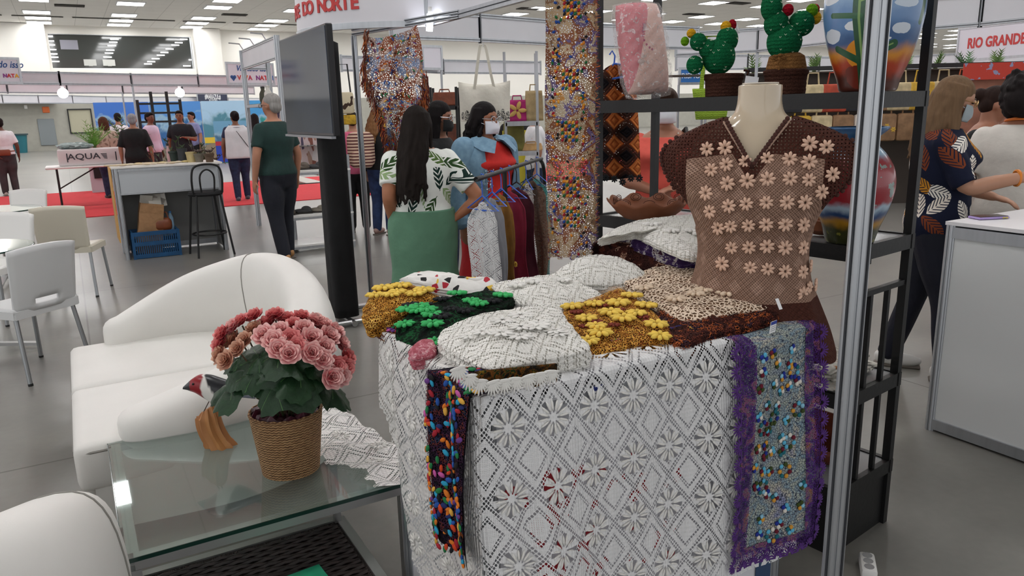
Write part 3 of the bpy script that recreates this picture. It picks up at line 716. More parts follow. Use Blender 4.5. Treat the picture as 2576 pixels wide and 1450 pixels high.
# --- folded cloths lying on the counter
def net_mat(name, stops, scale, width, rough=.9, cscale=8, alpha=True, stretch=None, const=True, bump=.6):
    """crocheted net: threads along cell edges, coloured in patches"""
    M = Mat(name, rough, 0, .2); e = M.voro(scale, 'Object', 'DISTANCE_TO_EDGE'); thread = e.lt(width)
    n = M.noise(cscale, detail=3, dist=1.0); col = M.ramp(n, stops, const) if isinstance(stops, list) else stops
    M.color(col)
    if alpha: M.holes(thread)
    M.bump((e*8).min(1.0), -bump, .003); return M.m
def knit_mat(name, stops, cscale, bscale=420, const=True, dist=1.5):
    M = Mat(name, .92, 0, .15); n = M.noise(cscale, detail=4, dist=dist); M.color(M.ramp(n, stops, const)); M.bump(M.voro(bscale), .8, .004); return M.m
class Fold:
    """a folded cloth: outline of (px, py, z) points on its upper rim, domed centre, layered edge"""
    def __init__(s, outline, zc, thick, seed=0, wr=.006, layers=3, droop=0):
        P = []
        for px, py, z in outline: c, a = hca(px, py, z); P.append((c, a, z))
        P.append(P[0]); s.n = 140; s.P = spline(P, s.n+1)[:-1]; s.c = s.P.mean(0); s.c[2] = zc; s.th, s.seed, s.wr, s.layers = thick, seed, wr, layers
    def top(s, f):
        D = s.P-s.c; X = s.c+D*f; z = s.c[2]+(s.P[:, 2]-s.c[2])*f**1.6
        X[:, 2] = z+s.wr*vnoise(X[:, 0]*7, X[:, 1]*7, s.seed)*(1-f**8)+s.wr*.5*vnoise(X[:, 0]*19, X[:, 1]*19, s.seed+1); return X
    def rings(s, shrink=0.0, lo=0.0):
        fs = [.02]+list(np.linspace(.08, .97, 26)); R = [s.top(f*(1-shrink))-[0, 0, lo] for f in fs]
        E_ = s.top(1.0*(1-shrink)); D = (s.P-s.c); D[:, 2] = 0; L = np.linalg.norm(D, axis=1)[:, None]; D = D/L
        m = 5*s.layers
        for k in range(m+1):
            f = k/m; wob = .004*math.sin(f*2*PI*s.layers)+.0035*vnoise(s.P[:, 0]*9+f*2, s.P[:, 1]*9, s.seed+3)
            q = E_.copy(); q += D*(wob[:, None] if hasattr(wob, '__len__') else wob)+D*.004*math.sin(PI*min(1, f*1.2)); q[:, 2] = E_[:, 2]-.003-s.th*f-lo; R.append(q)
        return R
    def build(s, name, label, mat, cat='cloth', inner=None, group=None):
        t = hall_thing(name, label, cat, group); s.t = t
        def mk(nm, R, m_, par):
            V = np.concatenate(R); n = s.n; F_ = []
            I = np.arange(len(R)*n).reshape(len(R), n); J = np.roll(I, -1, 1)
            Q = np.stack([I[:-1], J[:-1], J[1:], I[1:]], -1).reshape(-1, 4)
            return put(nm, mesh(nm, V, Q, m_, True, None, V[:, :2]), par)
        b = mk('folded_layer', s.rings(), mat, t)
        if inner: mk('inner_fold', s.rings(.03, .004), inner, t)
        return s
    def pt(s, px, py):
        z = s.c[2]
        for _ in range(4):
            c, a = hca(px, py, z); d = np.array([c, a])-s.c[:2]; ang = np.arctan2(*d[::-1]); A_ = np.arctan2(s.P[:, 1]-s.c[1], s.P[:, 0]-s.c[0])
            k = int(np.argmin(np.abs((A_-ang+PI) % (2*PI)-PI))); f = min(1.0, np.linalg.norm(d)/max(1e-6, np.linalg.norm(s.P[k, :2]-s.c[:2])))
            z = s.c[2]+(s.P[k, 2]-s.c[2])*f**1.6
        return Vector((c, a, z)), f
    def flowers(s, pts, me, name='flower', sc=1.0, lift=.004, jitter=.15):
        r = random.Random(len(pts))
        for px, py in pts:
            p, f = s.pt(px, py); d = Vector((p.x-s.c[0], p.y-s.c[1], 0)); n = Vector((0, 0, 1))+d*1.5*max(0, f-.5)
            o = put(name, me, s.t); o.location = p+Vector((0, 0, lift)); o.rotation_euler = (n.to_track_quat('Z', 'Y').to_matrix() @ Matrix.Rotation(r.uniform(0, 6), 3, 'Z')).to_euler(); k = sc*(1+r.uniform(-jitter, jitter)); o.scale = (k, k, k)
def scatter_px(poly, n, seed, dmin):
    """n points inside a pixel polygon, kept apart"""
    r = random.Random(seed); xs = [p[0] for p in poly]; ys = [p[1] for p in poly]; out = []; tries = 0
    while len(out) < n and tries < 6000:
        tries += 1; x, y = r.uniform(min(xs), max(xs)), r.uniform(min(ys), max(ys)); ins = False; j = len(poly)-1
        for i in range(len(poly)):
            if (poly[i][1] > y) != (poly[j][1] > y) and x < (poly[j][0]-poly[i][0])*(y-poly[i][1])/(poly[j][1]-poly[i][1])+poly[i][0]: ins = not ins
            j = i
        if ins and all((x-a)**2+((y-b)*1.6)**2 > dmin*dmin for a, b in out): out.append((x, y))
    return out
def daisy(mat, n=8, name='daisy', r=.025, w=.0105, h=.0045): return petal_ring(n, r*.10, r, w, mat, name, h)
YEL = pbr('yellow_felt', '#ebc95a', .9, var=(60, .12)); GRN = pbr('green_felt', '#3fb465', .9, var=(60, .15)); BLK_F = pbr('black_felt', '#14171a', .95, var=(50, .3))
RUST = pbr('rust_felt', '#7a3020', .9, var=(60, .2)); CREAM = pbr('cream_felt', '#e3cdb4', .9, var=(60, .06)); ROSE = pbr('rose_felt', '#dcb7a0', .9, var=(60, .06))
YD, GD, BD, RD, CD, WD, PD = (daisy(m) for m in (YEL, GRN, BLK_F, RUST, CREAM, COTTON, ROSE))
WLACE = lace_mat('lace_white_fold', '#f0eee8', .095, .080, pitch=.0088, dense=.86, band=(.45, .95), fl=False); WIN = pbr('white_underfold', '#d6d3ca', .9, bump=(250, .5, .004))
# underneath first
BROWNNET = net_mat('net_brown_multi', [(0, '#3a1d1a'), (.42, '#5a2b22'), (.52, '#a4562c'), (.6, '#3a2733'), (.7, '#b58a3c')], 150, .10, cscale=26)
BRIN = knit_mat('knit_dark_brown', [(0, '#24120f'), (.5, '#3a1d18'), (.62, '#5b2d20')], 20)
f = Fold([(1640, 790, .985), (1700, 765, .99), (1850, 745, .99), (1950, 775, .985), (1925, 805, .975), (1800, 835, .97), (1705, 862, .965)], .99, .035, 21, .004, 3).build('folded_shawl', 'brown multicoloured crochet shawl folded under the beige lace cloth', BROWNNET, inner=BRIN)
# brown-yellow daisies cloth (right)
OCH = net_mat('net_ochre', [(0, '#8a5a20'), (.38, '#b57a2e'), (.5, '#d8a24a'), (.6, '#94501f'), (.68, '#cf9a42')], 160, .12, cscale=40); OCHIN = knit_mat('knit_ochre', [(0, '#3c2410'), (.45, '#6d4216'), (.6, '#7f2f18')], 30)
f = Fold([(1420, 772, 1.0), (1500, 745, 1.01), (1560, 725, 1.015), (1615, 760, 1.0), (1660, 800, .99), (1690, 850, .965), (1600, 862, .965), (1480, 885, .96), (1440, 830, .985)], 1.0, .03, 31, .005, 3).build('folded_shawl', 'ochre crochet shawl with yellow daisies folded beside the white lace', OCH, inner=OCHIN)
f.flowers([(1590, 747), (1555, 766), (1495, 768), (1440, 775), (1625, 772), (1535, 790), (1600, 792), (1475, 805), (1567, 806), (1500, 832), (1510, 858), (1650, 832), (1660, 852), (1480, 872)], YD, sc=1.4)
f.flowers([(1450, 787), (1515, 770), (1630, 815), (1470, 825), (1545, 840), (1618, 800), (1500, 812), (1560, 780)], RD, sc=.75, lift=.001)
f2 = Fold([(1470, 880, .957), (1560, 866, .957), (1640, 852, .957), (1560, 850, .965), (1490, 862, .965)], .963, .03, 33, .003, 2).build('folded_scarf', 'dark scarf with bright petal tufts peeking out below the ochre shawl', knit_mat('knit_dark_multi', [(0, '#15130f'), (.45, '#2f2a14'), (.55, '#4a1d3a'), (.65, '#3a4a1c')], 30))
# yellow daisies roll (left)
OCH2 = net_mat('net_ochre_loop', [(0, '#96641f'), (.45, '#bd8433'), (.55, '#dcae56'), (.7, '#8a5a1c')], 160, .13, cscale=30)
f3 = Fold([(935, 800, .955), (985, 800, .965), (1015, 820, .96), (1005, 846, .95), (960, 835, .95)], .962, .03, 36, .003, 2).build('folded_scarf', 'purple edged scarf with bright tufts folded under the yellow daisy shawl', knit_mat('knit_purple_multi', [(0, '#4a2d4a'), (.45, '#6f4a4a'), (.55, '#8a5a2c'), (.7, '#3d2a4a')], 26), inner=None)
f = Fold([(915, 775, 1.0), (950, 722, 1.03), (1010, 710, 1.035), (1085, 735, 1.02), (1095, 748, 1.01), (1020, 785, .995), (975, 805, .985), (925, 805, .985)], 1.025, .045, 41, .007, 4).build('folded_shawl', 'ochre shawl with large yellow daisies rolled at the counter corner', OCH2, inner=OCHIN)
f.flowers([(965, 728), (1010, 722), (985, 745), (1002, 766), (945, 748), (1045, 762), (1068, 750), (1030, 780)], YD, sc=1.35)
# green and black
GRNNET = knit_mat('knit_green_black', [(0, '#0b100d'), (.46, '#12271a'), (.56, '#1f5a33'), (.62, '#0d140f'), (.72, '#2e8047')], 34)
f = Fold([(1002, 812, .99), (1050, 778, 1.01), (1140, 745, 1.02), (1235, 730, 1.02), (1290, 752, 1.01), (1220, 790, 1.0), (1115, 835, .99), (1095, 872, .965), (1010, 852, .96)], 1.01, .035, 51, .007, 4).build('folded_shawl', 'black shawl with bright green felt flowers folded on the counter corner', GRNNET)
f.flowers([(1150, 742), (1185, 760), (1205, 768), (1055, 797), (1075, 790), (1088, 808), (1052, 826), (1090, 836), (1025, 790), (1265, 747), (1020, 842), (1095, 855)], GD, sc=1.3)
f.flowers([(1110, 755), (1135, 780), (1170, 785), (1240, 760), (1035, 815), (1070, 770), (1110, 800)], BD, sc=1.2, lift=.002)
# patchwork prints stack
M = Mat('print_white_black_red', .85); x, y, z = M.xyz(); v1 = M.voro(48, 'Object', 'F1', 'Color'); sep = M.nt.nodes.new('ShaderNodeSeparateColor'); M.nt.links.new(v1, sep.inputs[0]); rr_ = N(M.nt, sep.outputs[0])
M.color(M.ramp(rr_, [(0, '#e8e6e2'), (.62, '#1c1c1e'), (.72, '#e6e3df'), (.84, '#b32738'), (.9, '#e9c24a'), (.94, '#e8e6e2')], True)); M.bump(M.noise(60), .3, .004); PATCH = M.m
f = Fold([(1008, 700, 1.03), (1055, 683, 1.04), (1120, 685, 1.04), (1180, 700, 1.035), (1240, 700, 1.03), (1235, 722, 1.01), (1175, 735, 1.0), (1130, 728, 1.005), (1060, 712, 1.02)], 1.04, .05, 61, .005, 6).build('folded_prints', 'stack of white cloths printed with black and red motifs behind the green shawl', PATCH)
# pink knit end below green
f = Fold([(1030, 878, .975), (1060, 855, .98), (1090, 856, .98), (1088, 884, .97), (1040, 895, .965)], .985, .035, 64, .003, 2).build('pink_knit', 'pink knitted cloth end tucked below the green and black shawl', knit_mat('knit_pink', [(0, '#b8606c'), (.5, '#d08490'), (.6, '#e6b2b6')], 60, 300))
# cream and white cloths at the back
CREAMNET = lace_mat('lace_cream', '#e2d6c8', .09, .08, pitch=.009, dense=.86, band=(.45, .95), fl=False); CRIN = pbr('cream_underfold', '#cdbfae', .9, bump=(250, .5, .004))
f = Fold([(1235, 715, 1.015), (1290, 703, 1.025), (1400, 690, 1.03), (1470, 715, 1.015), (1525, 755, .99), (1415, 772, .985), (1300, 757, 1.0)], 1.03, .045, 71, .008, 3).build('folded_cloth', 'folded white lace cloth with a long fold across the counter middle', WLACE, inner=WIN)
f.flowers([(1300, 722), (1345, 735), (1420, 735)], WD, sc=1.3, lift=.002)
f = Fold([(1395, 700, 1.0), (1470, 705, 1.0), (1600, 705, 1.0), (1560, 728, .99), (1480, 725, .985)], 1.005, .03, 73, .004, 2).build('folded_cloth', 'beige crochet cloth squeezed under the arched white cloth', net_mat('net_beige_dark', '#cdb39c', 150, .10), inner=CRIN)
f = Fold([(1392, 690, 1.02), (1440, 655, 1.06), (1500, 640, 1.075), (1560, 648, 1.06), (1618, 683, 1.03), (1570, 708, 1.01), (1480, 712, 1.005)], 1.065, .035, 74, .006, 3).build('folded_cloth', 'arched white lace cloth folded behind the beige lace', WLACE, inner=WIN)
# beige open lace
BEIGE = net_mat('net_beige_open', '#e6d1ba', 84, .13, bump=.9); BEIN = knit_mat('knit_beige_under', [(0, '#6d3f2a'), (.4, '#a98a70'), (.7, '#b79c84')], 24)
f = Fold([(1565, 705, 1.01), (1640, 672, 1.03), (1740, 665, 1.04), (1850, 685, 1.035), (1900, 715, 1.02), (1938, 762, 1.0), (1840, 782, .995), (1720, 800, .99), (1640, 752, 1.0)], 1.03, .03, 81, .006, 2).build('folded_shawl', 'beige open crochet shawl with leaf motifs spread on the counter', BEIGE, inner=BEIN)
f.flowers([(1770, 733), (1800, 725), (1860, 700), (1620, 730), (1700, 760), (1750, 745), (1830, 750)], CD, sc=1.35, lift=.002)
# pile at the back: brown roll, mixed scarves, white cloth on top
f = Fold([(1490, 610, 1.09), (1560, 590, 1.10), (1660, 605, 1.09), (1735, 650, 1.05), (1690, 680, 1.02), (1600, 665, 1.02), (1520, 635, 1.05)], 1.09, .06, 91, .007, 4).build('rolled_shawl', 'dark brown crochet shawl with net rolled at the back of the counter', net_mat('net_brown_roll', [(0, '#3f211c'), (.5, '#4d2922'), (.58, '#b8907a'), (.7, '#40221d')], 160, .11, cscale=18), inner=BRIN)
f = Fold([(1530, 590, 1.105), (1600, 580, 1.115), (1690, 610, 1.10), (1760, 645, 1.07), (1715, 655, 1.06), (1620, 620, 1.085)], 1.11, .03, 93, .004, 3).build('folded_scarf', 'purple and grey scarf folded below the topmost white cloth', knit_mat('knit_purple_grey', [(0, '#3b2550'), (.45, '#55416a'), (.53, '#c9c2c0'), (.62, '#4b2a3d'), (.7, '#8c7a78')], 22))
f = Fold([(1505, 602, 1.12), (1560, 568, 1.14), (1640, 548, 1.15), (1775, 540, 1.15), (1790, 585, 1.13), (1785, 632, 1.10), (1735, 640, 1.10), (1660, 612, 1.115), (1590, 585, 1.125)], 1.145, .02, 95, .005, 2).build('folded_cloth', 'white lace cloth folded on top of the back pile beside mannequin', WLACE, inner=WIN)
f.flowers([(1740, 590), (1760, 612), (1690, 585), (1640, 580)], WD, sc=1.3, lift=.001)
f = Fold([(1730, 672, 1.0), (1770, 640, 1.03), (1790, 640, 1.03), (1790, 668, 1.0), (1750, 690, .985)], 1.01, .05, 97, .003, 2).build('folded_cloth', 'grey white knitted cloth end beneath the back pile', lace_mat('lace_greywhite', '#cfcdca', .08, .08, pitch=.009, fl=False), inner=WIN)
# the white lace cloth in front, spilling over the edge
f = Fold([(1110, 832, 1.0), (1195, 792, 1.03), (1300, 775, 1.04), (1392, 762, 1.04), (1420, 795, 1.03), (1452, 838, 1.015), (1480, 872, 1.003), (1400, 892, .998), (1300, 912, .996), (1225, 918, .992), (1165, 896, .99), (1108, 860, .99)], 1.042, .05, 101, .007, 3).build('folded_cloth', 'thick white lace cloth with daisy motifs folded over the counter front edge', WLACE, inner=WIN)
WDF = petal_ring(8, .003, .025, .0105, COTTON, 'daisy', .0016)
f.flowers([(1265, 808), (1310, 826), (1355, 816), (1215, 842), (1262, 852), (1395, 835), (1350, 862), (1180, 858), (1310, 795), (1310, 880), (1405, 868)], WDF, sc=1.35, lift=.002)
front = f
scal = MB()
for k in range(9):
    a = -1.0+.25*k; L = .030-.010*abs(a); scal.ball((math.sin(a)*L*.55, -math.cos(a)*L*.55, 0), (.0022, L*.5, .0012), 6, 4, Matrix.Rotation(a, 3, 'Z'))
scal.ball((0, -.002, 0), (.016, .004, .0014), 10, 5); scal_me = scal.mesh('scallop', COTTON)
def hpa(px, py, a):
    """point on the upright plane a = const"""
    r = ray(px, py); tt = a/(-r[0]*math.sin(TH)+r[1]*math.cos(TH)); return Vector((r[0]*tt*math.cos(TH)+r[1]*tt*math.sin(TH), a, CAM_H+r[2]*tt))
for k, (px, py) in enumerate([(1152, 925), (1180, 944), (1208, 956), (1238, 960), (1268, 956), (1298, 951), (1328, 945), (1358, 939), (1388, 933)]):
    p = hpa(px, py, F0-.095); o = put('scallop', scal_me, front.t); o.location = p; o.rotation_euler = (PI/2, .15*(k % 3-1), -.12); o.scale = (1.25,)*3
tw = hall_thing('tufted_scarf', 'dark multicoloured scarf edge showing under the white lace fringe', 'scarf'); nx_ = 40; Pq = np.zeros((nx_, 8, 3))
for i_ in range(nx_):
    for j_ in range(8):
        f = i_/(nx_-1); px = 1195+f*205; p = hpa(px, 935-20*f+(44+9*math.sin(f*19))*j_/7, F0-.046); Pq[i_, j_] = p
grid_obj('scarf_net', Pq, knit_mat('knit_scarf_dark', [(0, '#1c1a14'), (.42, '#3a2a18'), (.5, '#7a4a1c'), (.56, '#27351c'), (.64, '#8a6a24'), (.72, '#3a1c1c')], 40), tw, thick=.006)
# swing tickets
def ticket(px, py, z, label, w=.028, h=.05, top='#2a3f8f', tilt=.1, da=-.02, lines=3, rot=0.0):
    c, a = hca(px, py, z); t = thing('price_tag', label, 'tag', W(c, a+da, z), TH+rot)
    card = MB().box((0, 0, -h/2), (w, .0012, h)).build('card', PAPER, t, False); t.rotation_euler = (tilt, 0, TH+rot)
    if top: MB().box((0, -.0009, -h*.14), (w, .0006, h*.28)).build('printed_header', pbr('tag_blue', '#2a3f9a', .5), card, False)
    for k in range(lines): MB().box((0, -.0009, -h*(.45+.17*k)), (w*.78, .0005, h*.025)).build('printed_line', pbr('tag_ink', '#4a4d60', .6), card, False)
    return t
ticket(1452, 945, .90, 'white swing tag with blue header hanging on the lace flower cloth', rot=.05, w=.032, h=.046, da=-.085)
ticket(1022, 862, .935, 'small white tag with blue header hanging beside the pink knit', rot=-.8, da=-.03)
ticket(1360, 950, .925, 'plain white blank tag hanging below the white lace fringe', top=None, lines=0, w=.034, h=.04, da=-.06)
ticket(1545, 855, .955, 'narrow white tag with blue end hanging under the ochre shawl', w=.014, h=.045, da=-.03)
ticket(1680, 815, .975, 'white tag with blue stripe lying at the corner of ochre shawl', tilt=-1.0, w=.04, h=.026, da=-.03)
ticket(1918, 800, .98, 'white tag with handwritten price on the blue fringed panel', w=.03, h=.034, da=-.04, rot=.2)
ticket(1950, 775, 1.0, 'folded white paper tag sticking up beside the brown blouse', top=None, lines=0, w=.012, h=.032, tilt=2.6, da=-.02)
# --- tufted runner hanging at the counter corner
TUFT = ['#d8481f', '#e07b22', '#e8b24a', '#1f7a45', '#2456a8', '#2aa0c8', '#a81f30', '#c65aa0', '#6a3a86', '#1d2a66', '#161418']
tuft_b = MB().ball((0, 0, .0), (.011, .0062, .0035), 8, 5); tuft_me = [mesh('tuft', tuft_b.v, tuft_b.f, pbr('tuft_%s' % c[1:], c, .9, var=(80, .12))) for c in TUFT]
round_b = MB().ball((0, 0, 0), (.0075, .0068, .0035), 8, 5); round_me = {c: mesh('tuft', round_b.v, round_b.f, pbr('tuft_%s' % c[1:], c, .9, var=(80, .12))) for c in TUFT+['#e6dfd4', '#5fb6d8', '#1a2f8f', '#6a1028', '#3a4a1c', '#d89a3a', '#1c6b78', '#8fc7e0']}
DARKMULTI = net_mat('net_dark_multi', [(0, '#1d1420'), (.4, '#3a1f3a'), (.5, '#5e2a2a'), (.58, '#27304a'), (.66, '#8a4a22'), (.75, '#2c1c30')], 170, .12, cscale=22)
def run_f(u, v):
    a = F0-.04+u*(1-.25*np.clip(v, 0, 1)*.3); hang = np.maximum(v, 0)
    c = K0-.052-.012*np.sin(u*40+v*5)-.02*np.clip(hang*3, 0, 1); z = ZK+.006-hang
    return np.where(v < 0, K0-.052-v*.9, c), a+.012*np.sin(v*11), np.where(v < 0, ZK+.03-.01*np.cos(u*30), z+.02*np.exp(-hang*20))
RS = Surf(run_f, 0, .20, -.12, .42)
t = hall_thing('tufted_runner', 'dark runner covered in bright petal tufts hanging down the counter corner', 'runner')
RS.mesh('runner_net', DARKMULTI, .008, t, keepf=lambda u, v: v < .40+.02*np.sin(u*70)-.06*np.abs(u-.05)/.1)
RS2 = Surf(lambda u, v: tuple(np.add(q, d) for q, d in zip(run_f(u, v), (.004, 0, 0))), 0, .20, -.12, .39); RS2.mesh('runner_backing', knit_mat('knit_black', [(0, '#120e14'), (.5, '#22182a'), (.65, '#2a1c1c')], 30), .02, t)
rt = random.Random(11)
for k in range(300):
    v = -.10+.50*((k*.618) % 1); u = rt.uniform(.008, .192)
    if .12 < v < .20 and u > .03 and rt.random() < .75: continue
    m_ = tuft_me[rt.choice([0, 1, 1, 2, 3, 3, 4, 4, 5, 5, 6, 7, 8, 9, 10, 10])]
    on_surf(RS, u, v, m_, 'petal_tuft', t, lift=.003, ang=rt.uniform(0, 6.28), scale=rt.uniform(.8, 1.15), flip=1 if RS.frame(u, v)[3].x < 0 else -1)
for fq, pl, nq in ((f3, [(938, 803), (1004, 815), (1000, 842), (948, 832)], 26), (f2, [(1480, 878), (1640, 852), (1600, 850), (1500, 865)], 22)):
    for px, py in scatter_px(pl, nq, 5, 8): fq.flowers([(px, py)], tuft_me[rt.choice([0, 2, 3, 5, 6, 7, 8])], 'petal_tuft', .9, .004)
# --- blue mosaic panel with purple scalloped border on the front
M = Mat('net_blue_grey', .9, 0, .2); n = M.noise(9, detail=5, dist=1.5); e = M.voro(120, 'Object', 'DISTANCE_TO_EDGE')
M.color(M.mix(e.lt(.07), M.ramp(n, [(.25, '#8f9cae'), (.42, '#a9b0a4'), (.5, '#7f97a6'), (.58, '#b7b3a2'), (.7, '#8a8fb0')]), '#3a4152')); M.bump(e, .8, .004); BLUENET = M.m
PUR = net_mat('crochet_purple', [(0, '#3a1d58'), (.48, '#4f2a72'), (.56, '#7a4a6a'), (.66, '#8c5a4a'), (.75, '#5a2f80')], 190, .16, cscale=22, alpha=True)
BW = .285
def blue_f(u, v):
    c = 1.462+u; hang = np.maximum(v, 0); a = F0-.062-.012*np.sin(u*18+v*6)-.03*hang; z = ZK-.005-hang
    return c, np.where(v < 0, F0-.062-v, a), np.where(v < 0, ZK-.005+.02*(1-np.exp(v*40)), z)
BS = Surf(blue_f, 0, BW, -.06, .62)
t = hall_thing('mosaic_panel', 'blue grey crochet panel with coloured tufts and purple scalloped border', 'textile')
BS.mesh('panel_net', BLUENET, .01, t)
bo = Surf(lambda u, v: tuple(np.add(q, d) for q, d in zip(blue_f(u, v), (0, -.004, 0))), -.035, BW+.035, -.05, .665)
bo.mesh('crochet_border', PUR, .0035, t, keepf=lambda u, v: ((u < .034) | (u > BW-.034) | (v > .60)) & (u > -.030+.012*np.abs(np.sin(v*62))) & (u < BW+.030-.012*np.abs(np.sin(v*62))) & (v < .655-.014*np.abs(np.sin(u*62))))
DC = ['#e6dfd4', '#5fb6d8', '#1a2f8f', '#6a1028', '#3a4a1c', '#d89a3a', '#1c6b78', '#8fc7e0', '#5fb6d8', '#6a1028']
bpts = []
while len(bpts) < 44:
    q = (rt.uniform(.045, BW-.045), rt.uniform(.02, .59))
    if all((q[0]-a)**2+(q[1]-b)**2 > .0011 for a, b in bpts): bpts.append(q)
for k in range(44):
    u, v = bpts[k]; big = k % 6 == 0
    for j in range(7 if big else 4):
        aa = j*2*PI/(7 if big else 4)+.4; rr_ = .018 if big else .0085
        on_surf(BS, u+rr_*math.cos(aa), v+rr_*math.sin(aa), round_me[rt.choice(DC)], 'tuft', t, lift=.004, ang=aa, scale=1.0, flip=1 if BS.frame(u, v)[3].y < 0 else -1)
sc_ = MB()
for k in range(9):
    a = -PI/2+PI*k/8; sc_.ball((.013*math.cos(a), .013*math.sin(a), 0), (.008, .0022, .0016), 6, 4, Matrix.Rotation(a, 3, 'Z'))
for k in range(14):
    a = -PI/2+PI*k/13; sc_.ball((.007*math.cos(a), .007*math.sin(a), 0), (.003, .003, .0016), 5, 4)
sc_me = sc_.mesh('border_scallop', pbr('purple_thread', '#4f2a72', .9, var=(90, .3)))
for k in range(13):
    v = .015+.051*k
    for u, an in ((BW+.020, 0), (-.020, PI)): on_surf(bo, u, v, sc_me, 'border_scallop', t, lift=.002, ang=an, scale=1.35, flip=1 if bo.frame(u, v)[3].y < 0 else -1)
for k in range(7): on_surf(bo, .02+.042*k, .655, sc_me, 'border_scallop', t, lift=.002, ang=PI/2, scale=1.3, flip=1 if bo.frame(.1, .6)[3].y < 0 else -1)
def wl_f(u, v): return 1.62+u, F0-.050-.01*np.sin(u*30), .40-v
wl = Surf(wl_f, 0, .13, 0, .10); t = hall_thing('lace_corner', 'white lace corner with pointed edge below the purple bordered panel', 'lace')
wl.mesh('lace_net', LACE_L, .004, t, keepf=lambda u, v: v < .10-.05*np.abs(np.sin(u*24)))
# ------------------------------------------------------------ mannequin and brown crochet blouse
mp = W(1.665, 1.60, 0)+Vector((.07, 0, 0)); MZ = ZK+.012; MS = 1.07
def mz(z): return 1.55+(z-1.55)*MS
mrot = math.atan2(-mp.y, -mp.x)+PI/2-.10
t = thing('mannequin', 'glossy cream mannequin torso with a bare cut neck', 'mannequin', (mp.x, mp.y, 0), mrot)
def sup(w, d, z, n=48, e=.85, cx=0, cy=0):
    out = []
    for k in range(n):
        a = 2*PI*k/n; ca, sa = math.cos(a), math.sin(a); out.append((cx+math.copysign(abs(ca)**e, ca)*w, cy+math.copysign(abs(sa)**e, sa)*d, z))
    return out
prof = spline([(.150, .105, MZ), (.165, .115, 1.0), (.150, .105, 1.06), (.128, .09, 1.13), (.135, .095, 1.20), (.155, .115, 1.28), (.168, .105, 1.36), (.178, .085, 1.42), (.165, .072, 1.465), (.115, .062, 1.498), (.072, .058, 1.522), (.058, .055, 1.552), (.056, .054, 1.60)], 60)
M = Mat('cream_gloss', .16, 0, .5); M.color(M.mix(M.noise(14), '#c7b59b', '#d3c2a9')); M.b.inputs['Coat Weight'].default_value = .5
MB().loft([sup(p[0]*MS, p[1]*MS, max(MZ, mz(p[2])), 48, .9) for p in prof]+[sup(.048*MS, .046*MS, mz(1.603))]).build('torso', M.m, t)
MB().lathe([(.001, mz(1.604)), (.05, mz(1.604)), (.05, mz(1.607)), (.001, mz(1.607))], 32).build('neck_cap', pbr('neck_cap', '#e0d6c6', .25), t)
MB().lathe([(.13, MZ-.006), (.13, MZ)], 32).build('base_plate', BLACK, t)
# blouse ----------------------------------------------------------------
t = thing('crochet_blouse', 'brown crochet blouse with pale pink daisies worn by the mannequin', 'blouse', (mp.x, mp.y, 0), mrot)
bl_prof = spline([(.188, .150, .905), (.182, .146, .97), (.160, .130, 1.06), (.146, .112, 1.14), (.152, .118, 1.21), (.178, .136, 1.28), (.225, .128, 1.34), (.252, .112, 1.395), (.250, .095, 1.435), (.215, .084, 1.468), (.15, .076, 1.500), (.095, .070, 1.520)], 90); bl_prof[:, :2] *= MS; bl_prof[:, 2] = mz(bl_prof[:, 2])
def blouse_pt(th, k):
    w, d, z = bl_prof[k]; e = .9; ca, sa = math.cos(th), math.sin(th)
    g_ = min(1, max(0, (1.04-z)/.16)); rt_ = max(0, math.cos(th)); sag = -.05*g_*rt_**2+.05*g_*max(0, -math.cos(th)); w = w+.05*g_*rt_
    return (math.copysign(abs(ca)**e, ca)*w+.004*math.sin(th*9)*(z < 1.2), math.copysign(abs(sa)**e, sa)*d+.004*math.sin(th*7+z*20), z+sag)
nth = 180; V = []; keepm = []
for k in range(len(bl_prof)):
    for j in range(nth): V.append(blouse_pt(2*PI*j/nth, k))
V = np.array(V); I = np.arange(len(V)).reshape(len(bl_prof), nth); J = np.roll(I, -1, 1)
Q = np.stack([I[:-1], J[:-1], J[1:], I[1:]], -1).reshape(-1, 4); ctr = V[Q].mean(1)
vneck = (ctr[:, 1] < 0) & (ctr[:, 2] > 1.378+np.abs(ctr[:, 0])*1.45); back_ = (ctr[:, 1] >= 0) & (ctr[:, 2] > 1.495) & (np.abs(ctr[:, 0]) < .085)
Q = Q[~(vneck | back_)]
M = Mat('crochet_brown', .92, 0, .15); x, y, z = M.xyz()
yoke = (z-1.425+x.abs()*.12).gt(0).max((x.abs()-.185).gt(0)*z.gt(1.26)); vb = (z-1.338-x.abs()*1.45).gt(0)*y.lt(0); hem = z.lt(1.0)
dark = yoke.max(vb).max(hem)
ax = x.atan2(y*-1.0+.02)*.16   # arc length across the chest
g = ((x*330).sin()*(z*330).sin()); gh = g.abs().gt(.84)
du_, dv_ = .062, .066; X = ((ax/du_).fr()-.5).abs()*2; Y = (((z-.02)/dv_).fr()-.5).abs()*2; dd = X+Y; diamond = dd.lt(.62)
l1 = (((ax+z)*760).sin()); l2 = (((ax-z)*760).sin()); hatch = l1.max(l2*.6)
base = M.mix(diamond, M.mix(hatch.gt(.1), '#6f5345', '#a08170'), M.mix(hatch.gt(.35), '#82655a', '#bb9a86'))
M.color(M.mix(dark, base, M.mix(M.noise(120), '#3c201a', '#5a352b'))); M.holes(1-(dark*gh*(1-hem))); M.bump(g*.6+hatch*.4, .9, .004)
put('knitted_body', mesh('knitted_body', V, Q, M.m), t)
edge = [];
for s in (-1, 1):
    for k in range(16): zz = 1.378+k*.0085; edge.append((s*(zz-1.378)/1.45, zz)) if s == 1 else edge.insert(0, (s*(zz-1.378)/1.45, zz))
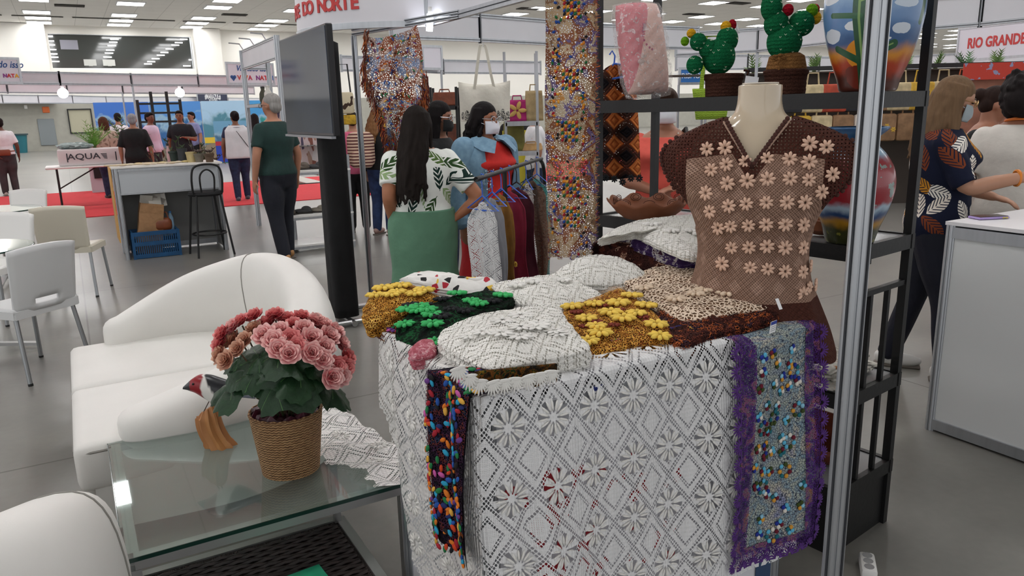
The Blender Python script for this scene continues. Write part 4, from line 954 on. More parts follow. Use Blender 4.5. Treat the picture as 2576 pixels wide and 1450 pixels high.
def front_y(x, z, back=False):
    k = int(np.argmin(np.abs(bl_prof[:, 2]-z))); w, d = bl_prof[k, :2]; q = min(.999, abs(x)/w); return -d*(1-q**(2/.9))**(.45)
ne = MB().tube([(x, front_y(x, z)-.002, z) for x, z in edge], .0035, 6).build('neck_edging', pbr('pale_brown_yarn', '#a98a78', .9), t)
pic = MB().ball((0, 0, 0), (.007, .005, .007), 7, 5).mesh('picot', pbr('dark_brown_yarn', '#462720', .95, var=(90, .3)))
for x, z in edge[::1]:
    put('picot', pic, t, (x*.93, front_y(x, z)-.003, z+.006))
for (sx) in (-1, 1):
    for k in range(15): a = -1.25+k*.18; kz = 1.30+k*.0115; kk = int(np.argmin(np.abs(bl_prof[:, 2]-kz))); put('picot', pic, t, (sx*(bl_prof[kk, 0]+.002), -.02, kz))
PDm = daisy(ROSE, 8, 'daisy', .0225, .0105, .004)
minv = (Matrix.Translation((mp.x, mp.y, 0)) @ Matrix.Rotation(mrot, 4, 'Z')).inverted()
def on_blouse(px, py):
    yl = -.12
    for _ in range(6):
        o = minv @ Vector((0, 0, CAM_H)); r = ray(px, py); q = minv @ Vector((r[0], r[1], CAM_H+r[2])); d = q-o; s = (yl-o.y)/d.y; p = o+d*s; yl = front_y(p.x, p.z)
    return Vector((p.x, yl, p.z))
cr = [(285, 385), (385, 378), (848, 355), (940, 375), (495, 455), (615, 438), (738, 440), (845, 455), (912, 485), (972, 525), (308, 500), (248, 525), (392, 470), (397, 575), (507, 560), (617, 552), (740, 548), (843, 555), (878, 592), (912, 622), (280, 628), (326, 610), (405, 700), (500, 688), (610, 680), (722, 680), (820, 680), (345, 710), (302, 730), (415, 812), (512, 808), (608, 802), (712, 800), (810, 805), (348, 820), (308, 825), (420, 930), (515, 928), (612, 922), (710, 930), (808, 930), (360, 930), (522, 1040), (616, 1048), (710, 1060), (806, 1065), (370, 1018), (805, 1185), (840, 1150), (848, 1030), (875, 1135)]
placed = []
for k, (a, b) in enumerate(cr):
    px, py = 1650+a/2.196, 200+b/2.196; p = on_blouse(px, py)
    if any((p-q).length < .036 for q in placed): continue
    placed.append(p)
    kk = int(np.argmin(np.abs(bl_prof[:, 2]-p.z))); w, d = bl_prof[kk, :2]; n = Vector((p.x/w**2, p.y/d**2, 0)); n.normalize()
    o = put('daisy', PDm, t); o.location = p+n*.003; o.rotation_euler = (n.to_track_quat('Z', 'Y').to_matrix() @ Matrix.Rotation(k*.9, 3, 'Z')).to_euler(); o.scale = (1.0+.08*math.sin(k),)*3
# ------------------------------------------------------------ black metal shelf unit and what stands on it
SH0 = ony(2152, 640, 2.36); shx, shy = SH0.x, SH0.y            # front corner by the aluminium post
L_ = ony(1505, 430, 3.27); dv = Vector((L_.x-shx, L_.y-shy, 0)); SHL = dv.length; e1 = dv.normalized(); e2 = Vector((-e1.y, e1.x, 0))
if e2.x < 0: e2 = -e2
SHR = math.atan2(e1.y, e1.x); SHD = .36
def SP(s, d, z): return Vector((shx, shy, 0))+e1*s+e2*d+Vector((0, 0, z))
def ray_shelf(px, py, z): p = onz(px, py, z); q = p-Vector((shx, shy, z)); return q.dot(e1), q.dot(e2)
sgn = 1 if (Matrix.Rotation(SHR, 3, 'Z') @ Vector((0, 1, 0))).dot(e2) > 0 else -1
t = thing('shelf_unit', 'tall open black metal shelf unit with side rails', 'shelf', (shx, shy, 0), SHR)
def sl(s, d, z): return (s, sgn*d, z)
for s, d in ((0, 0), (SHL, 0), (0, SHD), (SHL, SHD)): MB().bar(sl(s, d, 0), sl(s, d, 2.35), .028, .028).build('upright', BLACK, t, False)
SZ = [1.583, 1.105, .60, .26]
for k, z in enumerate(SZ):
    for d in (-.004, SHD+.004): MB().bar(sl(-.05 if d < 0 else -.016, d, z-.026), sl(SHL+.03, d, z-.026), .02, .05).build('shelf_rail', BLACK, t, False)
    for s in (-.004, SHL+.004): MB().bar(sl(s, 0, z-.026), sl(s, SHD, z-.026), .02, .05).build('shelf_rail', BLACK, t, False)
    MB().box(sl(SHL/2, SHD/2, z-.012), (SHL, SHD, .012)).build('shelf_board', pbr('shelf_laminate', '#8d8f90', .18, .1) if k else BLACK, t, False)
for d in (.12, .24): MB().bar(sl(0, d, .26), sl(0, d, .93), .016, .016).build('side_rail', BLACK, t, False)
for z in (.935,): MB().bar(sl(0, 0, z), sl(0, SHD, z), .018, .018).build('side_rail', BLACK, t, False)
MB().box(sl(SHL/2, SHD/2, .115), (SHL, SHD, .23)).build('base_box', BLACK, t, False)
# crochet cacti
def crochet(name, c1, c2, scale=95):
    if name in MATS: return MATS[name]
    M = Mat(name, .95, 0, .1); x, y, z = M.xyz('Generated'); gx, gy, gz = M.xyz(); row = ((gz*520)+(gx*300).sin()*.5).sin(); st = M.voro(scale*3.2)
    M.color(M.mix(st.step(.1, .5), c2, c1)); M.bump(row*.5-st, .9, .004); return M.m
GC = crochet('yarn_green', '#14673f', '#0b4a2c'); BC = crochet('yarn_brown', '#4a2f26', '#2f1b16'); TC = crochet('yarn_tan', '#8a6138', '#5e3f22')
YC = crochet('yarn_yellow', '#e0aa28', '#b27d12'); RC = crochet('yarn_red', '#a01526', '#6d0c18'); LC = crochet('yarn_lime', '#6a9e1c', '#4a7212')
WT = pbr('white_thread', '#d8e2c8', .9)
def cactus_at(pxb, z, depth, label, parts, potp):
    s, d = 0, 0; b = ony(pxb, 270, depth); t = thing('crochet_cactus', label, 'toy plant', (b.x, b.y, z), 0)
    k = depth/F_PX*1.0
    def loc(px, py): p = ony(px, py, depth); return Vector((p.x-b.x, 0, p.z-z))
    return t, loc, k
def add_balls(t, loc, k, L):
    """L: (px, py, rx_px, ry_px, dy, material, name)"""
    r = random.Random(3)
    for px, py, rx, ry, dy, m, nm in L:
        c = loc(px, py); c.y = dy; rad = (rx*k, min(rx, ry)*k, ry*k); o = MB().ball((0, 0, 0), rad, 24, 16).build(nm, m, t, ang=None); o.location = c
        if nm == 'pad':
            for j in range(int(3+rx/4)):
                a = r.uniform(-1.1, 1.1); b_ = r.uniform(-1.0, 1.1); n = Vector((math.sin(a)*math.cos(b_), -math.cos(a)*math.cos(b_), math.sin(b_))); P = Vector((n.x*rad[0], n.y*rad[1], n.z*rad[2]))*1.01
                R = n.to_track_quat('Z', 'Y').to_matrix(); h = 3.3*k
                MB().tube([P+R @ Vector((-h*.7, h, 0)), P, P+R @ Vector((h*.7, h, 0))], .0009, 4).build('stitch', WT, o)
d1 = 2.85
t, loc, k = cactus_at(1818, SZ[0], d1, 'green crochet cactus with two pads and yellow buds in brown pot', None, None)
add_balls(t, loc, k, [(1808, 143, 39, 42, 0, GC, 'pad'), (1829, 100, 26, 30, 0, GC, 'pad'), (1780, 125, 22, 24, -.01, GC, 'pad'), (1746, 164, 20, 22, -.01, GC, 'pad'), (1755, 106, 20, 21, -.01, GC, 'pad'), (1826, 67, 12.5, 13, 0, YC, 'bud'), (1844, 62, 10, 13, .01, RC, 'bud'), (1739, 84, 11, 11, 0, YC, 'bud'), (1723, 104, 10, 11, 0, LC, 'bud')])
zz0 = loc(1817, 262).z; zz0 = 0.0
hp = loc(1817, 186).z; rp = 44*k
MB().lathe([(.01, 0), (rp*.97, 0), (rp, hp*.7), (rp*1.01, hp*.7), (rp*1.06, hp*.75), (rp*1.07, hp*.95), (rp*1.0, hp), (rp*.5, hp*1.02), (.01, hp*1.02)], 36).build('crochet_pot', BC, t)
MB().tube([loc(1865, 178)+Vector((0, -.03, 0)), loc(1876, 180)+Vector((0, -.03, 0)), loc(1873, 192)+Vector((0, -.03, 0))], .004, 6).build('yarn_end', BC, t)
ticket_m = MB().prism([(0, 0), (.02, .0), (.012, .03)], 0, .001)
o = MB().add([loc(1852, 62)+Vector((0, .01, 0)), loc(1858, 56)+Vector((0, .02, 0)), loc(1866, 82)+Vector((0, .02, 0)), loc(1851, 85)+Vector((0, .01, 0))], [(0, 1, 2, 3)]).build('paper_tag', PAPER, t, False)
d2 = 2.68
t, loc, k = cactus_at(1972, SZ[0], d2, 'tall green crochet cactus with upright pad and tan collar in brown pot', None, None)
add_balls(t, loc, k, [(1973, 105, 41, 43, 0, GC, 'pad'), (1953, 60, 29, 32, 0, GC, 'pad'), (1941, 18, 25, 34, 0, GC, 'pad'), (1941, -12, 23, 30, 0, GC, 'pad'), (2013, 60, 30, 30, -.01, GC, 'pad'), (1977, 27, 13, 14, -.02, RC, 'bud'), (2037, 28, 14, 15, -.02, LC, 'bud'), (2052, 23, 12, 13, .01, RC, 'bud'), (2048, 46, 14, 15, -.01, YC, 'bud')])
hp = loc(1966, 178).z; rp = 50*k
MB().lathe([(.01, 0), (rp*.94, 0), (rp*.97, hp*.2), (rp*.95, hp*.25), (rp*.98, hp*.45), (rp*.96, hp*.5), (rp, hp*.8), (rp*1.05, hp*.85), (rp*1.06, hp*1.0), (rp*.95, hp*1.05), (.01, hp*1.05)], 36).build('crochet_pot', BC, t)
co = loc(1972, 140).z; MB().lathe([(.01, hp*.98), (rp*.95, hp*1.0), (rp*.93, hp*1.15), (rp*.82, co*.98), (rp*.6, co*1.06), (.01, co*1.06)], 32).build('crochet_collar', TC, t)
for px, py in ((1935, 145), (1948, 142), (1940, 152), (1955, 148), (1930, 150)): MB().ball(loc(px, py)+Vector((0, -.06, 0)), (.010, .006, .006), 8, 6).build('yarn_bow', TC, t)
MB().tube([loc(1945, 150)+Vector((0, -.065, 0)), loc(1938, 165)+Vector((0, -.07, 0)), loc(1942, 178)+Vector((0, -.07, 0))], .004, 6).build('yarn_bow', TC, t)
p0 = loc(1886, 205); MB().box((p0.x, -.02, p0.z), (32*k, .001, 22*k), R=Matrix.Rotation(.15, 3, 'Y')).build('paper_tag', PAPER, t, False)
# pillow in a plastic bag
pc = ony(1622, 150, 3.15); kz = 3.15/F_PX
t = thing('bagged_pillow', 'pink lace pillow wrapped in clear plastic on the top shelf', 'pillow', (pc.x, pc.y, SZ[0]), 0)
def pillow(mb, hw, hh, hd, puff, tilt, seed, wr=0.0, n=40):
    r = random.Random(seed)
    for side in (1, -1):
        V = []
        for i in range(n):
            for j in range(n):
                u, v = i/(n-1)*2-1, j/(n-1)*2-1; f = max(0, (1-u**4)*(1-v**4))**.5; ww = wr*(math.sin(u*17+v*9+seed)+math.sin(v*23-u*11)+math.sin((u+v)*31))
                V.append((u*hw*(1-.06*v*v)+tilt*v*hh, -side*(hd*f+ww*f), v*hh*(1-.05*u*u)))
        F_ = [(i*n+j, (i+1)*n+j, (i+1)*n+j+1, i*n+j+1) for i in range(n-1) for j in range(n-1)]
        mb.add(V, F_ if side > 0 else [f[::-1] for f in F_])
    return mb
hh = 110*kz; o = pillow(MB(), 56*kz, hh*.97, .068, .0, -.10, 1).build('pillow', None, t, ang=None); o.location = (.0, 0, hh+.012)
M = Mat('pink_satin', .5); x, y, z = M.xyz(); e = M.noise(30, detail=3); M.color(M.mix((x-z*.25+.0).gt(-.030), '#d4707a', M.mix(e, '#e3b2a4', '#ecc8bd'))); M.bump(M.noise(50), .6, .01); o.data.materials.clear(); o.data.materials.append(M.m)
B = Mat('clear_plastic', .08, 0, .6); B.b.inputs['Base Color'].default_value = (.95, .93, .93, 1); B.b.inputs['Alpha'].default_value = .16; B.b.inputs['Coat Weight'].default_value = 1; B.b.inputs['Coat Roughness'].default_value = .06
n1 = B.noise(9, detail=6, dist=2.5); B.bump(n1, 1.0, .03)
fac = B.noise(22, detail=4, dist=3).step(.56, .66); al = fac*.40+.16; B.nt.links.new(al.k, B.b.inputs['Alpha'])  # denser flecks in the film painted in as plastic highlights
b2 = pillow(MB(), 63*kz, hh*1.03, .084, 0, -.10, 4, .005).build('plastic_bag', B.m, t, ang=None); b2.location = (.0, 0, hh+.005)
t.rotation_euler = (0, -.06, .25)
fl_ = MB()
for k_ in range(9): a = k_*.7; fl_.ball((-.03+.012*math.cos(a)+.004*k_, -.066, hh*1.55-.011*k_+.01*math.sin(a)), (.007, .003, .007), 7, 5)
fl_.build('ribbon_flowers', pbr('magenta_ribbon', '#b4406a', .6), t)['kind'] = 'stuff'
# painted vases
def vase(name, label, px, depth, z, prof, mat, n=56):
    b = ony(px, 300, depth); t = thing(name, label, 'vase', (b.x, b.y, z), 0); k = depth/F_PX
    P = spline([(r*k, h*k) for r, h in prof], 60); m = MB().lathe([(max(.004, float(r)), float(h)) for r, h in P], n); m.build('vase_body', mat, t, ang=60); return t, k
VZ = ony(2160, 225, 2.42)
def paint(name, layers):
    """layers: list of (function(M, ang, z, noise) -> factor, colour)"""
    M = Mat(name, .28, 0, .5); M.b.inputs['Coat Weight'].default_value = .3; x, y, z = M.xyz(); ang = x.atan2(y*-1.0); c = None
    for fn, colr in layers: c = lin(colr) if c is None else M.mix(fn(M, ang, z), c if not isinstance(c, tuple) else c[:3], colr)
    M.color(c); return M.m
k_ = 2.42/F_PX
H1 = lambda px_above: px_above*k_
def blob(a0, z0, ra, rz, nz=.35):
    def f(M, ang, z):
        d = ((ang-a0)/ra)*((ang-a0)/ra)+((z-z0)/rz)*((z-z0)/rz); return (d+(M.noise(26, detail=5)-.5)*nz*4).lt(1.0)
    return f
def line(pts, w):
    def f(M, ang, z):
        out = None
        for (a0, z0), (a1, z1) in zip(pts, pts[1:]):
            L = math.hypot((a1-a0)*.12, z1-z0); ux, uz = (a1-a0)*.12/L, (z1-z0)/L; px_, pz_ = (ang-a0)*.12, z-z0; s = (px_*ux+pz_*uz).max(0.0).min(L); dx, dz = px_-s*ux, pz_-s*uz
            d = (dx*dx+dz*dz).sqrt().lt(w); out = d if out is None else out.max(d)
        return out
    return f
def zramp(lo, hi, nz=.02): return lambda M, ang, z: (z+(M.noise(14, detail=4)-.5)*nz*2).step(lo, hi)
Z0 = .0; hh_ = lambda py: (225-py)*k_
sky = [(None, '#4a2016'), (zramp(hh_(200), hh_(165), .04), '#a83a1c'), (zramp(hh_(165), hh_(135), .03), '#d08a30'), (zramp(hh_(140), hh_(112), .02), '#3f5f8c'), (zramp(hh_(110), hh_(60), .05), '#5f85b4'), (zramp(hh_(60), hh_(-10), .08), '#86a6c8'),
    (lambda M, a, z: blob(-0.66, hh_(140), .38, 34*k_, .08)(M, a, z), '#d68a24'), (lambda M, a, z: z.lt(hh_(165)+0)*blob(-0.61, hh_(190), .55, 30*k_, .3)(M, a, z), '#6d2416'),
    (blob(-0.61, hh_(75), .40, 14*k_), '#dfe4ea'), (blob(-1.41, hh_(95), .30, 16*k_), '#d4dbe4'), (blob(-0.36, hh_(107), .35, 6*k_), '#e6e9ec'), (blob(-1.46, hh_(10), .30, 13*k_), '#d9dfe6'), (blob(0.19, hh_(85), .22, 12*k_), '#d0d8e2'), (blob(0.24, hh_(30), .3, 10*k_), '#c3d0de'),
    (line([(-0.58, hh_(225)), (-0.63, hh_(140)), (-0.70, hh_(60)), (-0.70, hh_(-30))], .017), '#234f34'), (line([(-0.58, hh_(180)), (-0.16, hh_(130)), (0.07, hh_(120))], .013), '#275538'), (line([(-0.70, hh_(155)), (-1.28, hh_(125))], .010), '#275538'), (line([(-0.70, hh_(25)), (-0.18, hh_(8)), (0.07, hh_(-20))], .014), '#275538'), (line([(-0.70, hh_(55)), (-1.33, hh_(48))], .008), '#2d5f3c'), (line([(0.72, hh_(70)), (0.77, hh_(20))], .010), '#2d5f3c'),
    (line([(-0.58, hh_(225)), (-0.64, hh_(140)), (-0.71, hh_(60)), (-0.71, hh_(-30))], .003), '#7fa05e'), (line([(-0.56, hh_(178)), (-0.16, hh_(128)), (0.05, hh_(119))], .0022), '#7fa05e'), (line([(-0.70, hh_(23)), (-0.18, hh_(6)), (0.06, hh_(-20))], .0022), '#7fa05e')]
vase('painted_vase', 'tall vase painted with blue sky, clouds and green cacti on top shelf', 2176, 2.46, SZ[0], [(62, 0), (66, 6), (72, 30), (90, 80), (106, 140), (112, 195), (106, 245), (85, 290), (58, 320), (50, 340), (58, 362)], paint('vase_sky', sky))
k2 = 2.42/F_PX; g_ = lambda py: (602-py)*k2
lowv = [(None, '#2f3318'), (zramp(g_(565), g_(540), .03), '#a77a1e'), (zramp(g_(545), g_(528), .02), '#1f3f6b'), (zramp(g_(528), g_(508), .03), '#9fb4c4'), (zramp(g_(508), g_(492), .03), '#8e1f2a'), (zramp(g_(395), g_(375), .04), '#8fb0c8'), (zramp(g_(365), g_(350), .02), '#35628f'),
    (lambda M, a, z: z.gt(g_(500))*z.lt(g_(390))*(M.noise(26, detail=6).gt(.60)), '#7d8f8a'), (lambda M, a, z: z.lt(g_(570))*(M.noise(40, detail=4).gt(.55)), '#6a6a2a')]
t, _ = vase('painted_vase', 'red and blue painted vase with flared rim on the middle shelf', 2160, 2.45, SZ[1], [(52, 0), (58, 4), (68, 40), (86, 90), (96, 140), (90, 185), (70, 220), (52, 240), (46, 252), (50, 262), (66, 276), (72, 284), (68, 287), (50, 280)], paint('vase_red', lowv))
# clay bowls
CLAY = Mat('red_clay', .6); CLAY.color(CLAY.mix(CLAY.noise(20), '#7a4429', '#9a5d3c')); CLAY.bump(CLAY.noise(90), .2, .004); CLAYM = CLAY.m; CLAYD = pbr('clay_groove', '#5a2e1a', .7)
def wavy_bowl(label, px, py, z, R0, hgt, depth, lobes=9, amp=.012):
    b = ony(px, py, depth); t = thing('clay_bowl', label, 'bowl', (b.x, b.y, z), .2); rings = []; n = 72
    for f, zz in ((.45, 0), (.55, .004), (.75, .35), (.92, .75), (1.0, 1.0), (.97, 1.0), (.85, .75), (.6, .3), (.3, .12)):
        rings.append([((R0*f*(1+.02*math.sin(lobes*2*PI*j/n)))*math.cos(2*PI*j/n), (R0*f*(1+.02*math.sin(lobes*2*PI*j/n)))*math.sin(2*PI*j/n), zz*hgt+amp*math.sin(lobes*2*PI*j/n)*max(0, zz-.5)*2) for j in range(n)])
    MB().loft(rings).build('bowl_body', CLAYM, t, ang=None)
    for k in range(lobes):
        a = 2*PI*(k+.25)/lobes; c = Vector((R0*.90*math.cos(a), R0*.90*math.sin(a), hgt*.87))
        for s in (.6, 1.0): MB().tube([c+Vector((math.cos(a+PI/2)*math.cos(q)*.024*s, math.sin(a+PI/2)*math.cos(q)*.024*s, math.sin(q)*.016*s+.006))-Vector((math.cos(a), math.sin(a), 0))*.012 for q in np.linspace(0, 2*PI, 12)[:-1]], .0016, 5, loop=True).build('carved_groove', CLAYD, t)
    return t
wavy_bowl('large terracotta bowl with scalloped carved rim on the middle shelf', 1630, 540, SZ[1], .17, .075, 3.12)
b = SP(.50, .10, SZ[1]); t = thing('clay_dish', 'small leaf shaped clay dish beside the scalloped bowl', 'dish', tuple(b), .3)
rings = [[(.14*f*math.cos(2*PI*j/40)*(1+.10*math.cos(2*PI*j/40*5)), .07*f*math.sin(2*PI*j/40), zz+.01*math.sin(5*2*PI*j/40)*f) for j in range(40)] for f, zz in ((.4, 0.005), (.8, .02), (1.0, .045), (.95, .046), (.6, .022), (.1, .012))]
MB().loft(rings).build('dish_body', pbr('pale_clay', '#a67a62', .6, var=(18, .12)), t, ang=None)
b = SP(.20, .16, SZ[1]); t = thing('clay_bowl', 'small plain brown clay bowl behind the blouse on middle shelf', 'bowl', (b.x, b.y, SZ[1]), 0)
MB().lathe([(.04, 0), (.075, .02), (.09, .055), (.086, .056), (.06, .02), (.01, .012)], 40).build('bowl_body', CLAYM, t)
b = SP(.19, .20, SZ[3]); t = thing('clay_dish', 'reddish square clay dish leaning on the bottom shelf', 'dish', (b.x, b.y, SZ[3]), SHR)
rings = [[sl(.13*f*math.copysign(abs(math.cos(2*PI*j/40))**.5, math.cos(2*PI*j/40)), .11*f*math.copysign(abs(math.sin(2*PI*j/40))**.5, math.sin(2*PI*j/40)), zz) for j in range(40)] for f, zz in ((.7, .002), (.9, .03), (1.0, .07), (.96, .071), (.85, .03), (.1, .02))]
MB().loft(rings).build('dish_body', pbr('red_brown_clay', '#6b3320', .55, var=(18, .2)), t, ang=None)
o = MB().box((0, 0, .002), (.20, .004, .13), R=Matrix.Rotation(-.25, 3, 'X')).build('dish_wall', pbr('red_brown_clay', '#6b3320', .55), t, False); o.location = sl(0, .07, .09)
# newspapers on the lower shelf
rp_ = random.Random(6)
M = Mat('newsprint', .85); n = M.noise(40, detail=6); M.color(M.ramp(n, [(.35, '#5a5650'), (.45, '#c9c5bb'), (.6, '#d9d6cd'), (.68, '#b0703c')])); NEWS = M.m
for k in range(6):
    b = SP(.12+rp_.uniform(-.01, .06), .13+rp_.uniform(-.03, .06), SZ[2]+.002+.013*k)
    nx = 18; Vn = np.zeros((nx, nx, 3))
    for i in range(nx):
        for j in range(nx): u, v = i/(nx-1)-.5, j/(nx-1)-.5; Vn[i, j] = (u*.21, v*.28, .006+.004*math.sin(u*9+k)*math.cos(v*7+k*2)+.006*abs(u)*k*.25)
    o = grid_obj('newspaper', Vn, NEWS, None, thick=.008); o.location = b; o.rotation_euler = (0, 0, SHR+rp_.uniform(-.35, .35))
    tag(o, 'folded newspaper in the untidy stack on the lower shelf', 'newspaper', 'newspapers on the lower shelf')
# the booth's near aluminium post
pp = ony(2152, 725, 1.46)
t = thing('booth_post', 'slotted aluminium booth post standing before the black shelf unit', 'post', (pp.x, pp.y, 0), TH)
octa_post(MB(), 0, 0, .012, 2.6, .0225).build('post_profile', ALU, t, ang=20)
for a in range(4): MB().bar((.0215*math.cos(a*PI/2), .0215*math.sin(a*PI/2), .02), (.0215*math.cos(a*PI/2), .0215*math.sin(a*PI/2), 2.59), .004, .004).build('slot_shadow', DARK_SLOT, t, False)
MB().lathe([(.03, 0), (.03, .01), (.022, .014)], 16).build('foot', ALU, t)
# ------------------------------------------------------------ people
PENDING = []
def solid(name, mb, mat, parent, voxel, smooth=6):
    """overlapping closed shapes fused into one continuous surface"""
    me = mb.mesh(name, mat); o = put(name, me, parent); md = o.modifiers.new('fuse', 'REMESH'); md.mode = 'VOXEL'; md.voxel_size = voxel; md.use_smooth_shade = True
    s_ = o.modifiers.new('soften', 'SMOOTH'); s_.iterations = smooth; s_.factor = .5; PENDING.append(o); return o
def settle():
    dg = bpy.context.evaluated_depsgraph_get()
    for o in PENDING:
        me = bpy.data.meshes.new_from_object(o.evaluated_get(dg)); mats = [m for m in o.data.materials]; o.modifiers.clear(); old = o.data; o.data = me; me.name = o.name
        if not len(me.materials):
            for m in mats: me.materials.append(m)
        me.polygons.foreach_set('use_smooth', np.ones(len(me.polygons), dtype=bool))
        bpy.data.meshes.remove(old)
    PENDING.clear()
def skin_mat(name, c):
    if name in MATS: return MATS[name]
    M = Mat(name, .5, 0, .4); M.color(M.mix(M.noise(18), tuple(x*.9 for x in lin(c)[:3]), c)); M.b.inputs['Subsurface Weight'].default_value = .06; M.b.inputs['Subsurface Radius'].default_value = (.02, .01, .006); return M.m
def cloth_mat(name, c, var=.14, sc=9): return pbr(name, c, .85, var=(sc, var), bump=(14, .35, .02))
def hair_mat(name, c):
    if name in MATS: return MATS[name]
    M = Mat(name, .7, 0, .15); n = M.noise(60, detail=4, stretch=(1, 1, .06)); M.color(M.mix(n, tuple(x*.6 for x in lin(c)[:3]), tuple(min(1, x*1.5) for x in lin(c)[:3]))); M.bump(n, .6, .006); return M.m
def ring(w, d, z, n=28, cx=0, cy=0): return sup(w, d, z, n, .88, cx, cy)
TORSO = [(.11, .10, .76), (.158, .118, .83), (.172, .128, .90), (.150, .112, 1.00), (.146, .108, 1.06), (.158, .116, 1.14), (.166, .122, 1.22), (.170, .112, 1.29), (.152, .092, 1.345), (.100, .072, 1.385), (.060, .056, 1.415)]
def torso_rings(z0, z1, b, grow, belly=0.0, bust=0.0):
    P = spline([(w*b+grow, d*b+grow, z) for w, d, z in TORSO], 40); out = []
    for w, d, z in P:
        if z0 <= z <= z1: out.append(ring(w, d+belly*math.exp(-((z-1.02)/.10)**2)*.5+bust*math.exp(-((z-1.24)/.06)**2)*.5, z, cy=-(belly*.5*math.exp(-((z-1.02)/.10)**2)+bust*.5*math.exp(-((z-1.24)/.06)**2))))
    return out
def lerp(a, b, f): return Vector(a)*(1-f)+Vector(b)*f
def limb(mb, pts, rad, n=12):
    P = spline(pts, 14); Rr = spline([(r,) for r in rad], 14)[:, 0]; mb.tube([Vector(p) for p in P], [float(r) for r in Rr], n)
    mb.ball(pts[0], rad[0], 12, 8); mb.ball(pts[-1], rad[-1], 12, 8)
def hand(mb, wrist, d, up, s=1.0, curl=.35):
    """palm, four unequal fingers, thumb from the side of the palm"""
    d = Vector(d).normalized(); u = Vector(up); u = (u-d*u.dot(d)).normalized(); w = d.cross(u); W0 = Vector(wrist)
    R = Matrix((d, w, u)).transposed(); mb.ball(W0+d*.045*s, (.052*s, .036*s, .017*s), 12, 8, R)
    for k, (o, L) in enumerate(((-.027, .062), (-.009, .072), (.009, .068), (.026, .052))):
        b = W0+d*.082*s+w*o*s; c1 = (d-u*curl).normalized(); c2 = (d-u*curl*2.4).normalized(); mb.tube([W0+d*.05*s+w*o*s, b, b+c1*L*.5*s, b+c1*L*.5*s+c2*L*.5*s], [.009*s, .009*s, .0085*s, .0075*s], 7)
    t0 = W0+d*.02*s-w*.028*s; mb.tube([t0, t0+(d*.6-w).normalized()*.035*s, t0+(d*.6-w).normalized()*.035*s+(d-w*.25).normalized()*.03*s], [.012*s, .0105*s, .0085*s], 7)
